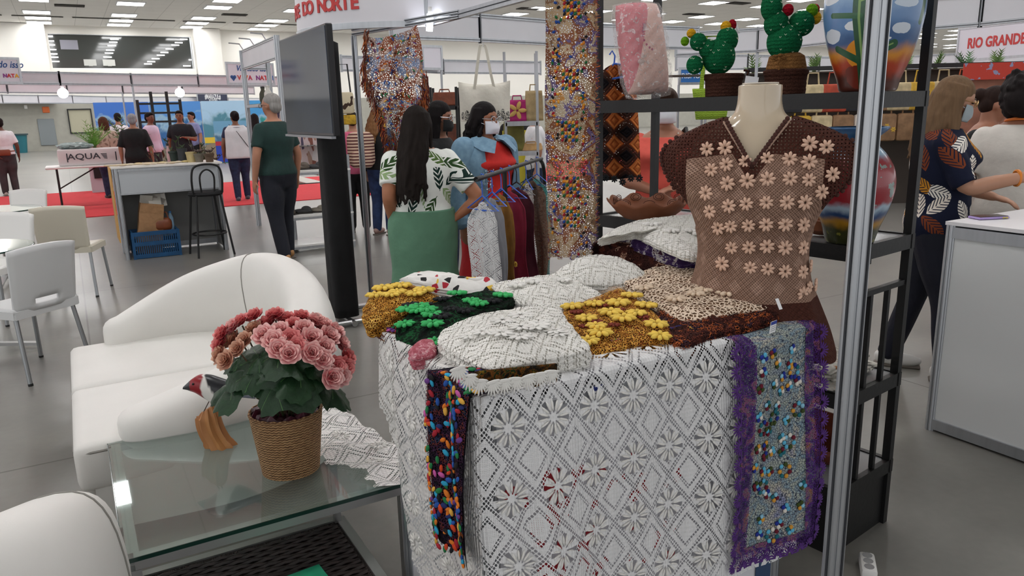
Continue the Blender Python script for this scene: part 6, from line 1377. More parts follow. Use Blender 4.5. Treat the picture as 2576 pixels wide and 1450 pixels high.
# --- hanging shawl and runner
def net_panel_mat(name, stops, cscale, scale, width):
    return net_mat(name, stops, scale, width, cscale=cscale)
SHN = net_mat('shawl_net', [(0, '#6b3a2c'), (.35, '#8a4c34'), (.45, '#a8877a'), (.52, '#7d8fb2'), (.58, '#b49a90'), (.66, '#5a2f26'), (.75, '#c06a34')], 75, .20, cscale=7)
sh_y = 4.98; k5 = sh_y/F_PX
def sh_pt(px, py, dy=0): p = ony(px, py, sh_y); return Vector((p.x, sh_y+dy, p.z))
t = thing('hanging_shawl', 'multicoloured triangular crochet shawl with fringe hanging from the fascia', 'shawl', (0, 0, 0), 0)
Lb = spline([(920, 92), (916, 150), (914, 200), (930, 240), (950, 290), (965, 340), (978, 392)], 40); Rb = spline([(1048, 62), (1060, 110), (1068, 170), (1075, 220), (1065, 262), (1030, 310), (985, 396)], 40)
n, m_ = 40, 30; P = np.zeros((n, m_, 3))
for i in range(n):
    for j in range(m_):
        f = j/(m_-1); px, py = Lb[i]*(1-f)+Rb[i]*f; top_sag = 14*math.sin(PI*f)*(1-i/(n-1))**4; p = sh_pt(px, py+top_sag, .035*math.sin(f*9+i*.12)); P[i, j] = p
grid_obj('shawl_net', P, SHN, t)
r5 = random.Random(15); tq = MB().ball((0, 0, 0), (.014, .004, .009), 7, 5); tqm = [mesh('tuft', tq.v, tq.f, pbr('tuft_%s' % c[1:], c, .9, var=(80, .12))) for c in TUFT]
for k in range(190):
    i, j = int(r5.random()**.9*36)+1, r5.randrange(1, m_-1); p = P[i, j]; put('tuft', tqm[r5.choice([0, 1, 2, 3, 4, 4, 6, 8, 9, 10, 9])], t, (p[0]+r5.uniform(-.01, .01), p[1]-.008, p[2]+r5.uniform(-.01, .01)), (PI/2, r5.uniform(0, 3), 0), r5.uniform(.75, 1.1))
fm = [pbr('fringe_%d' % i, c, .95) for i, c in enumerate(['#4a2016', '#7a3a20', '#a85a2c', '#5e1d20', '#8a6a5a'])]
for q, bnd in enumerate((Rb, Lb)):
    for kk in range(5):
        fr_ = MB()
        for k in range(60):
            f = r5.uniform(.0 if q else .45, 1); px, py = bnd[int(f*39)]; L = r5.uniform(18, 42) if not q else r5.uniform(6, 22); s0 = sh_pt(px+r5.uniform(-14, 4)*(1-q)+r5.uniform(0, 10)*q, py+r5.uniform(-25, 4), -.02+r5.uniform(-.03, .02)); e = sh_pt(px+r5.uniform(-6, 8), py+L, -.02+r5.uniform(-.03, .02))
            fr_.tube([s0, (s0+e)/2+Vector((r5.uniform(-.012, .012), 0, 0)), e], .0028, 4, cap=False)
        o = fr_.build('fringe', fm[kk], t); o['kind'] = 'stuff'
# tall runner
ry = 3.17
RUN = net_mat('runner_net', [(0, '#8a6a52'), (.38, '#b59a7a'), (.47, '#8d5a40'), (.53, '#6f5f86'), (.58, '#b8a58c'), (.66, '#c08a4c'), (.74, '#6d4a3a')], 125, .23, cscale=9)
p00 = ony(1378, 655, ry); p01 = ony(1500, 640, ry); x0, x1_ = p00.x, p01.x; zb = p00.z
def rn_f(u, v): return x0+u+.004*np.sin(v*8), ry+.012*np.sin(u*40)+.006*np.sin(v*5), zb+v
RW_ = x1_-x0; RN = Surf(rn_f, 0, RW_, 0, 1.16)
t = thing('hanging_runner', 'long openwork runner with bright bead tufts hanging beside the black shelf', 'runner', (0, 0, 0), 0)
RN.mesh('runner_net', RUN, .01, t, keepf=lambda u, v: v > .012*np.abs(np.sin(u*60)))
MB().tube([(x0, ry+.01, zb+1.16), (x1_, ry+.01, zb+1.16)], .008, 8).build('hanging_rod', ALU, t)
tb = MB().ball((0, 0, 0), (.0085, .0058, .0035), 7, 4); tbm = [mesh('tuft', tb.v, tb.f, pbr('tuft_%s' % c[1:], c, .9, var=(80, .12))) for c in ['#e08a2a', '#e8a53a', '#1f4a9a', '#a81f30', '#1f6a3a', '#161418', '#e08a2a']]
r6 = random.Random(21); cnt = 0
for py in (22, 200, 330, 470, 545):
    for a in range(5):
        for b in range(6):
            p = ony(1418+a*8.5, py-22+b*9, ry); u, v = p.x-x0, p.z-zb
            if 0 < v < 1.15: on_surf(RN, u, v, tbm[(a*2+b*3+cnt) % 7], 'tuft', t, lift=.004, ang=.9, flip=-1 if RN.frame(u, v)[3].y > 0 else 1)
    cnt += 1
for k in range(150):
    px = r6.choice([1396, 1398, 1465, 1470, 1400, 1462, 1430])+r6.uniform(-9, 9); py = r6.uniform(5, 640)
    if 1412 < px < 1458 and r6.random() < .6: continue
    p = ony(px, py, ry); u, v = p.x-x0, p.z-zb
    if 0 < v < 1.15: on_surf(RN, u, v, tbm[r6.randrange(7)], 'tuft', t, lift=.004, ang=r6.uniform(0, 3), scale=.95, flip=-1 if RN.frame(u, v)[3].y > 0 else 1)
for kk in range(4):
    fr_ = MB()
    for k in range(70):
        v = r6.uniform(0, 1.15); s0 = Vector((x1_-.004, ry-.004, zb+v)); fr_.tube([s0, s0+Vector((r6.uniform(.005, .02), r6.uniform(-.01, .01), r6.uniform(-.012, .012)))], .0012, 4, cap=False)
    o = fr_.build('edge_threads', [pbr('thread_purple', '#5a3a78', .9), pbr('thread_orange', '#c8662c', .9), pbr('thread_tan', '#b89a6c', .9), pbr('thread_wine', '#6a2038', .9)][kk], t); o['kind'] = 'stuff'
# --- garment rack
ra, rb_ = onz(1212, 447, 1.20), onz(1352, 402, 1.20); rd = (rb_-ra).normalized()
t = thing('garment_rack', 'black tubular garment rack with rounded end behind the counter', 'garment rack', (0, 0, 0), 0)
pts = [ra-rd*.02, ra, rb_, rb_+rd*.12+Vector((0, 0, -.015)), rb_+rd*.22+Vector((0, 0, -.08)), rb_+rd*.25+Vector((0, 0, -.25)), rb_+rd*.25+Vector((0, 0, -1.13))]
MB().tube([Vector(p) for p in spline(pts, 40)], .014, 10).build('rail', BLACK, t); MB().tube([Vector((ra.x, ra.y, 0))-rd*.0+rd*.5, ra+rd*.5], .014, 10).build('upright', BLACK, t)
for q in (Vector((ra.x, ra.y, .02))+rd*.5, Vector((rb_.x, rb_.y, .02))+rd*.25): sd = Vector((-rd.y, rd.x, 0)); MB().tube([q-sd*.25, q+sd*.25], .014, 10).build('foot', BLACK, t)
HGB = pbr('hanger_blue', '#2f62c8', .35); HGK = pbr('hanger_black', '#17171a', .35)
gm = [('white lace garment with scalloped edge on blue hanger', lace_mat('lace_garment', '#e2e2e2', .08, .08, pitch=.012, dense=.8, fl=False), HGB, 0), ('sheer grey garment with black and white felt flowers', cloth_mat('sheer_grey', '#8a8a90', .1), HGB, 1), ('mustard garment with small yellow flowers on the rack', cloth_mat('mustard', '#8a5f22', .3), HGB, 2), ('crimson garment with white flower trim on the rack', cloth_mat('crimson', '#8c1e3c', .2), HGB, 3), ('maroon sparkling garment on a black hanger', cloth_mat('maroon', '#4c1626', .25), HGK, 4), ('narrow white lace garment hung edge on', lace_mat('lace_garment2', '#e6e6e4', .05, .07, pitch=.012, dense=.8, fl=False), HGB, 0), ('taupe brown lace garment with fine floral pattern', net_mat('taupe_lace', [(0, '#7a5f50'), (.5, '#8d7263'), (.6, '#6a5044')], 140, .22, cscale=30), HGK, -1), ('turquoise net garment with pale motifs at the rack end', net_mat('turq_net', '#5fb0ac', 150, .14), HGB, -1)]
for k, (lb, mt, hm, fl_) in enumerate(gm):
    f = (.0, .14, .28, .42, .55, .74, .86, .98)[k]; o = ra+(rb_-ra)*f; ang = math.atan2(rd.y, rd.x)+PI/2-.55; dr = Vector((math.cos(ang), math.sin(ang), 0))
    tt = thing('hanging_garment', lb, 'garment', (o.x, o.y, 1.20), ang); w_ = (.11, .10, .10, .13, .14, .055, .13, .12)[k]; L = .78+.05*math.sin(k*2)
    MB().tube([(0, 0, -.10), (0, 0, -.035), (.012, 0, .0), (.002, 0, .021), (-.017, 0, .016)], .0035, 6).build('hanger_hook', hm, tt); MB().tube([(-w_*1.15, 0, -.175), (0, 0, -.10), (w_*1.15, 0, -.175), (0, 0, -.18)], .005, 6, loop=True).build('hanger_bar', hm, tt)
    nn, mm = 20, 44; P = np.zeros((nn, mm, 3)); uv = np.zeros((nn, mm, 2))
    for i in range(nn):
        for j in range(mm):
            u, v = i/(nn-1)*2-1, j/(mm-1); ww = w_*(1.0+.25*v-.3*max(0, .08-v)/.08); P[i, j] = (u*ww+.012*math.sin(v*9+k), .018*math.sin(u*8+v*3+k)*(.4+v)+.0, -.13-.05*abs(u)*(1-v)-L*v); uv[i, j] = (u*ww, v*L)
    grid_obj('cloth', P, mt, tt, uv, thick=.004)
    if fl_ > 0:
        fmz = {1: (daisy(BLK_F, 6, 'felt_flower', .022), daisy(COTTON, 6, 'felt_flower', .022)), 2: (YD,), 3: (WD,), 4: (daisy(YEL, 5, 'sparkle', .008),)}[fl_]; r7 = random.Random(k)
        for q in range({1: 7, 2: 8, 3: 9, 4: 16}[fl_]): put('felt_flower', fmz[q % len(fmz)], tt, (r7.uniform(-w_, w_)*.8, -.028, -.25-L*.9*r7.random()), (PI/2, r7.uniform(0, 3), 0), .8)
# --- granny square shawl on a hanger behind the shelf
t = thing('granny_square_shawl', 'brown orange granny square shawl on blue hanger behind the shelf', 'shawl', (0, 0, 0), 0); gy = 3.75
M = Mat('granny_squares', .95, 0, .1); x, y, z = M.xyz(); du_ = .115; p_ = (x+z)/du_; q_ = (x-z)/du_; par = ((p_.floor()+q_.floor())*.5).fr().gt(.25); lx, lz = (p_.fr()-.5).abs(), (q_.fr()-.5).abs(); dd = lx.max(lz)
inner = M.mix(((dd*26).sin()).gt(0), '#a8552a', '#d07a40'); M.color(M.mix(dd.gt(.42), M.mix(par, inner, M.mix(dd.lt(.26), '#3a2620', '#151215')), '#4a2a20')); M.bump((dd*40).sin(), .6, .006); M.holes(1-(M.voro(90, 'Object').lt(.16)*dd.gt(.36)))
Lp, Rp = [(1490, 205), (1480, 300), (1475, 460)], [(1596, 178), (1606, 300), (1612, 445)]; P = np.zeros((36, 30, 3)); Ls, Rs = spline(Lp, 36), spline(Rp, 36)
for i in range(36):
    for j in range(30):
        f = j/29; px, py = Ls[i]*(1-f)+Rs[i]*f; py += 30*math.sin(PI*f*1.0)*(1-i/35)**6*-1; p = ony(px, py, gy+.03*math.sin(f*13)); P[i, j] = p
grid_obj('crochet_squares', P, M.m, t); hq = ony(1545, 165, gy)
for a, b in (((1500, 205), (1545, 160)), ((1545, 160), (1592, 165)), ((1500, 205), (1590, 190))): MB().tube([ony(*a, gy), ony(*b, gy)], .005, 6).build('hanger', HGB, t)
MB().tube([ony(1545, 160, gy), ony(1547, 140, gy), ony(1540, 128, gy), ony(1533, 138, gy)], .004, 6).build('hanger_hook', HGB, t)
bk = daisy(BLK_F, 8, 'black_scallop', .022)
for k in range(7): p = ony(1482+k*21, 452+6*math.sin(k*2), gy-.03); put('black_scallop', bk, t, p, (PI/2, k, 0), .9)
# --- exhibition frames in the hall, built from their measured corners
def beam_thing(name, label, segs, z0=2.2, h=.25, posts=(), cat='booth frame', lamps=()):
    t = thing(name, label, cat, (0, 0, 0), 0)
    for (xa, ya, xb, yb) in segs:
        p, q = onz(xa, ya, z0), onz(xb, yb, z0); mr, mp_ = MB(), MB(); octa_beam(mr, (p.x, p.y), (q.x, q.y), z0, z0+h, mp_, .035); [r_.build('fascia_rail', [ALU, DARK_SLOT], t, False) for r_ in (mr, mr.twin)]; mp_.build('fascia_panel', PANEL, t, False)
        for e in (p, q): octa_post(MB(), e.x, e.y, z0-.01, z0+h+.01).build('divider', ALU, t, ang=20)
    for (px, py, zb_) in posts: p = onz(px, py, z0); octa_post(MB(), p.x, p.y, zb_, z0).build('post', ALU, t, ang=20)
    for (px, py) in lamps: p = onz(px, py, z0-.06); MB().ball((p.x, p.y, z0-.08), (.10, .10, .10), 12, 8).build('lamp', pbr('booth_lamp', '#eef4ff', .5, emit=5), t); MB().tube([(p.x, p.y, z0+.06), (p.x, p.y, z0+.02)], .03, 8).build('lamp_socket', WHITE, t)
    return t
beam_thing('exhibition_booth', 'aluminium booth frame with white fascia crossing before the upper window', [(-80, 213, 152, 214), (152, 214, 332, 216), (332, 216, 500, 217), (500, 217, 700, 219)], 2.2, .23, [(333, 216, 0)])
beam_thing('exhibition_booth', 'white fascia frame with two bright round lamps near the plants', [(-80, 235, 20, 235), (20, 235, 170, 236), (170, 236, 310, 236), (310, 236, 460, 237), (460, 237, 640, 238)], 2.2, .23, [(308, 236, 0)], lamps=((158, 232), (452, 231)))
beam_thing('exhibition_booth', 'far white panelled frame before the grey block wall', [(-60, 261, 8, 261), (8, 261, 98, 261), (98, 261, 184, 261), (184, 261, 268, 262), (268, 262, 340, 262), (340, 262, 455, 261), (455, 261, 575, 262), (575, 262, 660, 262)], 2.2, .30)
beam_thing('exhibition_booth', 'aluminium fascia frame above the canvas tote bag', [(985, 98, 1208, 106), (1208, 106, 1500, 121), (1500, 121, 1755, 126)], 2.2, .26, [])
beam_thing('exhibition_booth', 'low fascia frame behind the tote bag and bag shelves', [(860, 180, 1060, 184), (1060, 184, 1116, 186), (1116, 186, 1270, 187), (1270, 187, 1360, 188)], 2.2, .24, [(1272, 187, 0), (1352, 188, 0)])
beam_thing('exhibition_booth', 'fascia frame running behind the crochet cacti to the right aisle', [(1700, 142, 1905, 132), (1905, 132, 2085, 112), (2085, 112, 2290, 80), (2290, 80, 2465, 66), (2465, 66, 2640, 48)], 2.2, .30, [(1905, 132, 0)])
beam_thing('exhibition_booth', 'long low fascia frame over the colourful bag stall', [(1700, 178, 1880, 176), (1880, 176, 2060, 178), (2060, 178, 2270, 176), (2270, 176, 2430, 168), (2430, 168, 2640, 158)], 2.2, .28, [(2430, 168, 0)])
# signs
def sign(label, xa, ya, xb, yb, z0, h, lines, face='#dddbe4', legs=True):
    p, q = onz(xa, ya, z0), onz(xb, yb, z0); d = (q-p); L = d.length; d.normalize(); nrm = Vector((d.y, -d.x, 0)); t = thing('hanging_sign', label, 'sign', (p.x, p.y, 0), math.atan2(d.y, d.x))
    MB().box((L/2, 0, z0+h/2), (L-.06, .02, h-.06)).build('sign_panel', pbr('sign_face_'+face[1:], face, .5), t, False); fr_ = MB()
    for z in (z0+.02, z0+h-.02): fr_.bar((0, 0, z), (L, 0, z), .035, .04)
    for x in (.02, L-.02): fr_.bar((x, 0, z0+.04), (x, 0, z0+h-.04), .035, .04)
    fr_.build('sign_frame', ALU, t, False)
    for x in ((.02, L-.02) if legs else ()): octa_post(MB(), x, .02, 0, z0).build('support_post', ALU, t, ang=20)
    for body, fx, fz, size, mt, bold, it, xs in lines: o = lettering(body, size, mt, t, (L*fx, -.013, z0+h*fz), (1, 0, 0), bold=bold, italic=it, xs=xs)
    return t
def viva(label, xa, ya, xb, yb):
    t = sign(label, xa, ya, xb, yb, 2.2, .44, [('Vivi tudo isso', .54, .72, .155, BLUE_T, .002, .3, .85)], legs=False); L = (onz(xb, yb, 2.2)-onz(xa, ya, 2.2)).length; cols = ['#c8403f', '#c8403f', '#d2702a', '#c23a58', '#8a3a8a', '#c8403f', '#d23a4a', '#e0a52a', '#2f6ab0']; k = 0; xx = .25
    hrt = MB()
    for sx in (-1, 1): hrt.ball((L*.13+sx*.028, -.014, 2.2+.15), (.034, .004, .034), 12, 6)
    hrt.add([(L*.13-.058, -.014, 2.34), (L*.13+.058, -.014, 2.34), (L*.13, -.014, 2.265)], [(0, 1, 2)]); hrt.build('blue_heart', BLUE_T, t)
    for ch in 'VIVA NATAL':
        if ch != ' ': lettering(ch, .118*L, pbr('letter_'+cols[k % 9][1:], cols[k % 9], .6), t, (L*xx, -.013, 2.335), (1, 0, 0), bold=.004, name='letter'); k += 1
        xx += .058 if ch == 'I' else .083
    return t
viva('white sign reading Vivi tudo isso Viva Natal beside the television booth', 572, 213, 692, 214)
viva('white sign reading Vivi tudo isso Viva Natal at the frame above the chairs', -62, 211, 58, 212)
sign('navy sign with white lettering reading Marazul over the beach posters', 497, 258, 573, 259, 2.25, .42, [('#MARAZUL#', .5, .60, .30, PAPER, .006, 0, .8), ('RECEPTIVO', .5, .24, .12, PAPER, .0, 0, 1.2)], '#1b2444')
sign('white fascia sign reading Rio Grande in red letters over the far aisle', 2403, 157, 2640, 139, 2.2, .58, [('RIO GRANDE', .44, .5, .235, RED_T, .007, 0, .74)])
sign('small blank white panel sign beside the hanging shawl', 1062, 176, 1114, 177, 2.25, .40, [])
sign('blue sign with white text low in the far aisle', 1706, 214, 1772, 213, 1.9, .28, [('TURISMO', .3, .5, .12, PAPER, 0, 0, 1)], '#2a6cb4')
sign('smaller blue sign beside the first blue sign', 1774, 218, 1812, 217, 1.85, .18, [('REGIONAL', .5, .5, .08, PAPER, 0, 0, 1)], '#2f74bc')
# --- neighbouring booth with glass shelves
t = hall_thing('shelf_booth', 'aluminium booth frame with glass shelves behind the television', 'booth frame')
for c_, a_ in ((2.28, 11.4), (2.24, 9.2), (2.62, 11.4)): octa_post(MB(), c_, a_, 0, 2.46, .035).build('post', ALU, t, ang=20)
for p, q in (((2.28, 11.4), (2.26, 10.3)), ((2.26, 10.3), (2.24, 9.2)), ((2.28, 11.4), (2.62, 11.4))):
    mr, mp_ = MB(), MB(); octa_beam(mr, p, q, 2.2, 2.46, mp_, .03); [r_.build('fascia_rail', [ALU, DARK_SLOT], t, False) for r_ in (mr, mr.twin)]; mp_.build('fascia_panel', PANEL, t, False)
for z in (.75, 1.2, 1.72): MB().box((2.47, 10.3, z), (.40, 2.1, .012)).build('glass_shelf', CLEAR, t, False); MB().bar((2.24, 9.2, z-.02), (2.28, 11.4, z-.02), .03, .035).build('shelf_rail', ALU, t, False); MB().bar((2.28, 11.4, z-.02), (2.62, 11.4, z-.02), .03, .035).build('shelf_rail', ALU, t, False)
M = Mat('craft_wall', .8); v = M.voro(7, 'Object', 'F1', 'Color'); sp = M.nt.nodes.new('ShaderNodeSeparateColor'); M.nt.links.new(v, sp.inputs[0]); M.color(M.ramp(N(M.nt, sp.outputs[0]), [(0, '#d9c0c0'), (.5, '#b08a7a'), (.65, '#8a4a3a'), (.8, '#e0d4d4'), (.92, '#4a3a5a')], True))
MB().box((2.66, 10.3, 1.25), (.02, 2.0, .85)).build('craft_panel', M.m, t, False)
for k in range(3): MB().tube([W(0, 0, 0)*0+Vector((2.26, 11.2-.7*k, 2.46)), Vector((2.22, 11.2-.7*k, 2.53)), Vector((2.08, 11.2-.7*k, 2.54))], .008, 6).build('lamp_arm', ALU, t)
for k, (dz, a_) in enumerate(((1.726, 11.1), (1.726, 10.8), (1.206, 11.0), (1.206, 10.7))):
    tt = thing('craft_jar', ['dark green bottle on the upper glass shelf', 'small white jug on the upper glass shelf', 'striped clay jar on the middle glass shelf', 'pink craft doll on the middle glass shelf'][k], ['bottle', 'jug', 'jar', 'doll'][k], W(2.45, a_, dz), 0); sc_k = 1+.15*k
    MB().lathe([(.04, 0), (.055, .06), (.05, .14), (.025, .19), (.028, .22), (.01, .22)], 20).build('vessel', pbr('jar_%d' % k, ['#3a3a28', '#d8d4cc', '#8a5a48', '#c8607a'][k], .5), tt); MB().lathe([(.03, .215), (.03, .235), (.005, .24)], 14).build('lid', pbr('jar_lid_%d' % k, ['#22221c', '#c8c4bc', '#6a4438', '#5a3040'][k], .5), tt)
# shoe rack beyond the man
sr = onz(620+85, 640, 0); sr = ony(775, 500, 8.95)
t = thing('shoe_rack', 'white shoe display rack with aluminium posts beyond the man in green', 'shelf', (sr.x, 8.95, 0), TH)
for x in (-.35, .45):
    for y in (-.2, .25): octa_post(MB(), x, y, 0, 1.1, .02).build('post', ALU, t, ang=20)
for z in (.08, .42, .93): MB().box((.05, .02, z), (.84, .48, .02)).build('shelf_board', WHITE, t, False); MB().bar((-.37, -.2, z-.02), (.47, -.2, z-.02), .02, .04).build('shelf_rail', ALU, t, False)
r8 = random.Random(31); shm = []
for c in ('#5a5046', '#8a8478', '#3a3a3c'):
    m = MB(); m.ball((0, 0, .03), (.045, .12, .03), 12, 7); m.ball((0, .05, .05), (.042, .06, .04), 12, 7); shm.append(m.mesh('shoe', pbr('shoe_'+c[1:], c, .6)))
sol = MB().rbox((0, 0, .008), (.085, .25, .016), .03, 2).mesh('sole', pbr('sole_dark', '#2a2622', .7))
for k in range(8):
    zz = (.43, .94)[k % 2]; tt = thing('display_shoe', ['brown slip-on shoe', 'grey slip-on shoe', 'black slip-on shoe'][k % 3]+' on the '+['lower', 'upper'][k % 2]+' board of the white shoe rack', 'shoe', (0, 0, 0), 0, 'shoes on the white rack')
    p = Matrix.Translation((sr.x, 8.95, 0)) @ Matrix.Rotation(TH, 4, 'Z') @ Vector((-.28+.19*(k//2)+.02*(k % 2), -.02, zz)); tt.location = p; tt.rotation_euler = (0, 0, r8.uniform(-1.6, -.8)); put('upper', shm[k % 3], tt); put('sole', sol, tt)
# --- grey display counter on the left
t = hall_thing('exhibition_counter', 'grey aluminium exhibition counter open at the back with crate and stool', 'counter'); q0, q1, p0_, p1_, zc = .41, 1.52, 9.53, 10.1, 1.03
for c_, a_ in ((q0+.02, p0_), (q1-.02, p0_), (q0+.02, p1_), (q1-.02, p1_)): octa_post(MB(), c_, a_, 0, zc, .024).build('post', ALU, t, ang=20)
GP = pbr('grey_panel', '#9a9a98', .6)
MB().box(((q0+q1)/2, p1_, zc/2), (q1-q0-.05, .01, zc-.04)).build('back_panel', GP, t, False)
for c_ in (q0+.02, q1-.02): MB().box((c_, (p0_+p1_)/2, zc/2), (.01, p1_-p0_-.05, zc-.04)).build('side_panel', GP, t, False)
MB().box(((q0+q1)/2, p0_, zc-.15), (q1-q0-.05, .02, .26)).build('front_band', pbr('band_grey', '#b4b8bc', .35, .2), t, False)
MB().bar((q0, p0_, zc-.285), (q1, p0_, zc-.285), .03, .02).build('rail', ALU, t, False); MB().bar((q0, p0_, zc-.02), (q1, p0_, zc-.02), .03, .03).build('rail', ALU, t, False); MB().bar((q0, p1_, .05), (q1, p1_, .05), .03, .06).build('rail', ALU, t, False)
MB().box(((q0+q1)/2, (p0_+p1_)/2, zc+.01), (q1-q0+.06, p1_-p0_+.08, .02)).build('counter_top', pbr('cloth_white', '#dedad4', .8), t, False)
MB().box((q0-.035, (p0_+p1_)/2-.02, .62), (.01, .5, .84)).build('paper_cover', pbr('kraft_yellow', '#c99a52', .7, var=(8, .12)), t, False)
t = hall_thing('plastic_crate', 'blue plastic crate on the floor under the grey counter', 'crate'); CB = pbr('crate_blue', '#124a76', .45, var=(12, .15)); x0_, x1b, y0_, y1_, ch = .50, .98, 9.50, 9.82, .30
m = MB().box(((x0_+x1b)/2, (y0_+y1_)/2, .012), (x1b-x0_, y1_-y0_, .02)); m.build('crate_floor', CB, t, False)
for z in (.03, .17, .285):
    for p, q in (((x0_, y0_), (x1b, y0_)), ((x0_, y1_), (x1b, y1_)), ((x0_, y0_), (x0_, y1_)), ((x1b, y0_), (x1b, y1_))): MB().bar((*p, z), (*q, z), .02, .045).build('crate_rail', CB, t, False)
for k in range(22): MB().bar((x0_+(x1b-x0_)*(k+.5)/22, y0_, .03), (x0_+(x1b-x0_)*(k+.5)/22, y0_, .28), .012, .008).build('slat', CB, t, False)
for k in range(10): MB().bar((x1b, y0_+(y1_-y0_)*(k+.5)/10, .03), (x1b, y0_+(y1_-y0_)*(k+.5)/10, .28), .008, .012, up=(0, 1, 0)).build('slat', CB, t, False)
for p in ((x0_, y0_), (x1b, y0_), (x0_, y1_), (x1b, y1_)): MB().bar((*p, 0), (*p, .305), .03, .03).build('corner_post', CB, t, False)
def paper_bag(label, loc, rz, w, d, h, col, ry=0.0):
    t = thing('paper_bag', label, 'bag', loc, rz); t.rotation_euler = (0, ry, rz); m = MB(); r = random.Random(4)
    R_ = [[(sx*w/2*(1+.05*r.uniform(-1, 1))*(1 if z < h*.8 else .95), sy*d/2*(1+.1*r.uniform(-1, 1)), z) for sx, sy in ((-1, -1), (0, -1.05), (1, -1), (1.03, 0), (1, 1), (0, 1.05), (-1, 1), (-1.03, 0))] for z in np.linspace(0, h, 6)]
    m.loft(R_, False); o = m.build('bag_sides', pbr('kraft_'+col[1:], col, .8, var=(10, .15), bump=(20, .5, .02)), t, False); MB().box((0, 0, .004), (w*.96, d*.96, .006)).build('bag_bottom', pbr('kraft_'+col[1:], col, .8), t, False); return t
tb_ = paper_bag('brown kraft paper bag leaning in the blue crate full of papers', W(.66, 9.66, .04), TH, .26, .18, .58, '#9a7450', .16)
for k in range(6): MB().box((-.06+.03*k, -.03+.02*(k % 3), .60+.02*(k % 2)), (.13, .004, .15), R=Matrix.Rotation(.5*math.sin(k*2), 3, 'Y') @ Matrix.Rotation(.4*math.cos(k), 3, 'X')).build('sheet', pbr('old_paper_%d' % (k % 3), ['#c9c4ba', '#a09a92', '#d9d6d0'][k % 3], .8), tb_, False)
t = thing('leather_handbag', 'brown leather handbag in the blue crate', 'handbag', W(.84, 9.62, .30), TH); MB().rbox((0, 0, .06), (.20, .12, .15), .05, 3).build('bag_body', pbr('tan_leather', '#7a3f22', .45, var=(12, .2)), t)
MB().tube([(-.07, 0, .12), (-.05, 0, .20), (.05, 0, .20), (.07, 0, .12)], .008, 8).build('handle', pbr('tan_leather', '#7a3f22', .45), t)
t = thing('water_bottle', 'clear blue plastic water bottle standing in the crate', 'bottle', W(.94, 9.72, .24), 0); MB().lathe([(.032, 0), (.034, .02), (.033, .18), (.014, .225), (.014, .24)], 18).build('bottle_body', pbr('pet_blue', '#8fb4d0', .15), t); MB().lathe([(.016, .235), (.016, .258), (.003, .26)], 14).build('cap', pbr('cap_blue', '#3a7ab8', .4), t)
# stool
t = thing('bar_stool', 'black tubular bar stool with hooped back beside the grey counter', 'stool', W(1.30, 9.32, 0), TH+.1)
for sx in (-1, 1):
    for sy in (-1, 1): MB().tube([(sx*.13, sy*.13, .70), (sx*.20, sy*.20, 0)], .012, 10).build('leg', BLACK, t)
MB().tube([(.185*math.cos(a), .185*math.sin(a), .25) for a in np.linspace(0, 2*PI, 30)[:-1]], .010, 8, loop=True).build('foot_ring', BLACK, t); MB().lathe([(.02, .69), (.18, .69), (.195, .71), (.18, .735), (.02, .74)], 28).build('seat', cloth_mat('black_vinyl', '#141416'), t)
MB().tube([Vector(p) for p in spline([(-.16, -.12, .72), (-.165, -.15, .90), (-.13, -.16, 1.02), (0, -.165, 1.05), (.13, -.16, 1.02), (.165, -.15, .90), (.16, -.12, .72)], 30)], .012, 10).build('back_hoop', BLACK, t); MB().tube([Vector(p) for p in spline([(-.07, -.13, .73), (-.075, -.155, .92), (0, -.165, .99), (.075, -.155, .92), (.07, -.13, .73)], 24)], .010, 10).build('inner_hoop', BLACK, t)
# things on the counter
for k, (px, col, r0, r1, hh, lb) in enumerate([(437, '#26322c', .055, .07, .13, 'dark green plastic flower pot on the grey counter'), (461, '#2c2f33', .05, .055, .16, 'tall charcoal plant pot on the grey counter'), (483, '#b9a878', .05, .06, .12, 'beige fibre pot on the grey counter'), (502, '#6d665a', .04, .055, .10, 'grey brown clay pot on the grey counter'), (528, '#5a4636', .04, .055, .10, 'brown clay pot holding a small plant on the counter')]):
    p = onz(px, 408, zc+.02); t = thing('plant_pot', lb, 'pot', (p.x, p.y, zc+.02), 0); MB().lathe([(r0, 0), (r1, hh), (r1*1.06, hh), (r1*1.06, hh-.02), (r1*.95, hh-.03), (r0*.8, .02)], 20).build('pot_body', pbr('pot_%d' % k, col, .7, var=(14, .15)), t); MB().lathe([(.001, hh-.02), (r1*.93, hh-.02), (.001, hh-.012)], 16).build('soil', pbr('soil', '#2a2018', .9), t)
    if k >= 3:
        for q in range(6): a = q*1.05; MB().ball((.03*math.cos(a), .03*math.sin(a), hh+.03), (.03, .008, .012), 8, 5, Matrix.Rotation(a, 3, 'Z') @ Matrix.Rotation(-.6, 3, 'Y')).build('leaf', pbr('succulent', '#5a4a44', .6), t)
p = onz(459, 380, zc+.02); t = thing('spray_bottle', 'small pink and brown bottle behind the pots', 'bottle', tuple(W(1.03, 9.95, zc+.02)), 0); MB().lathe([(.02, 0), (.022, .14), (.012, .17), (.012, .2)], 14).build('bottle_body', pbr('pink_bottle', '#b08a8a', .4), t); MB().lathe([(.014, .195), (.014, .225), (.003, .228)], 12).build('cap', BLACK, t)
r9 = random.Random(12)
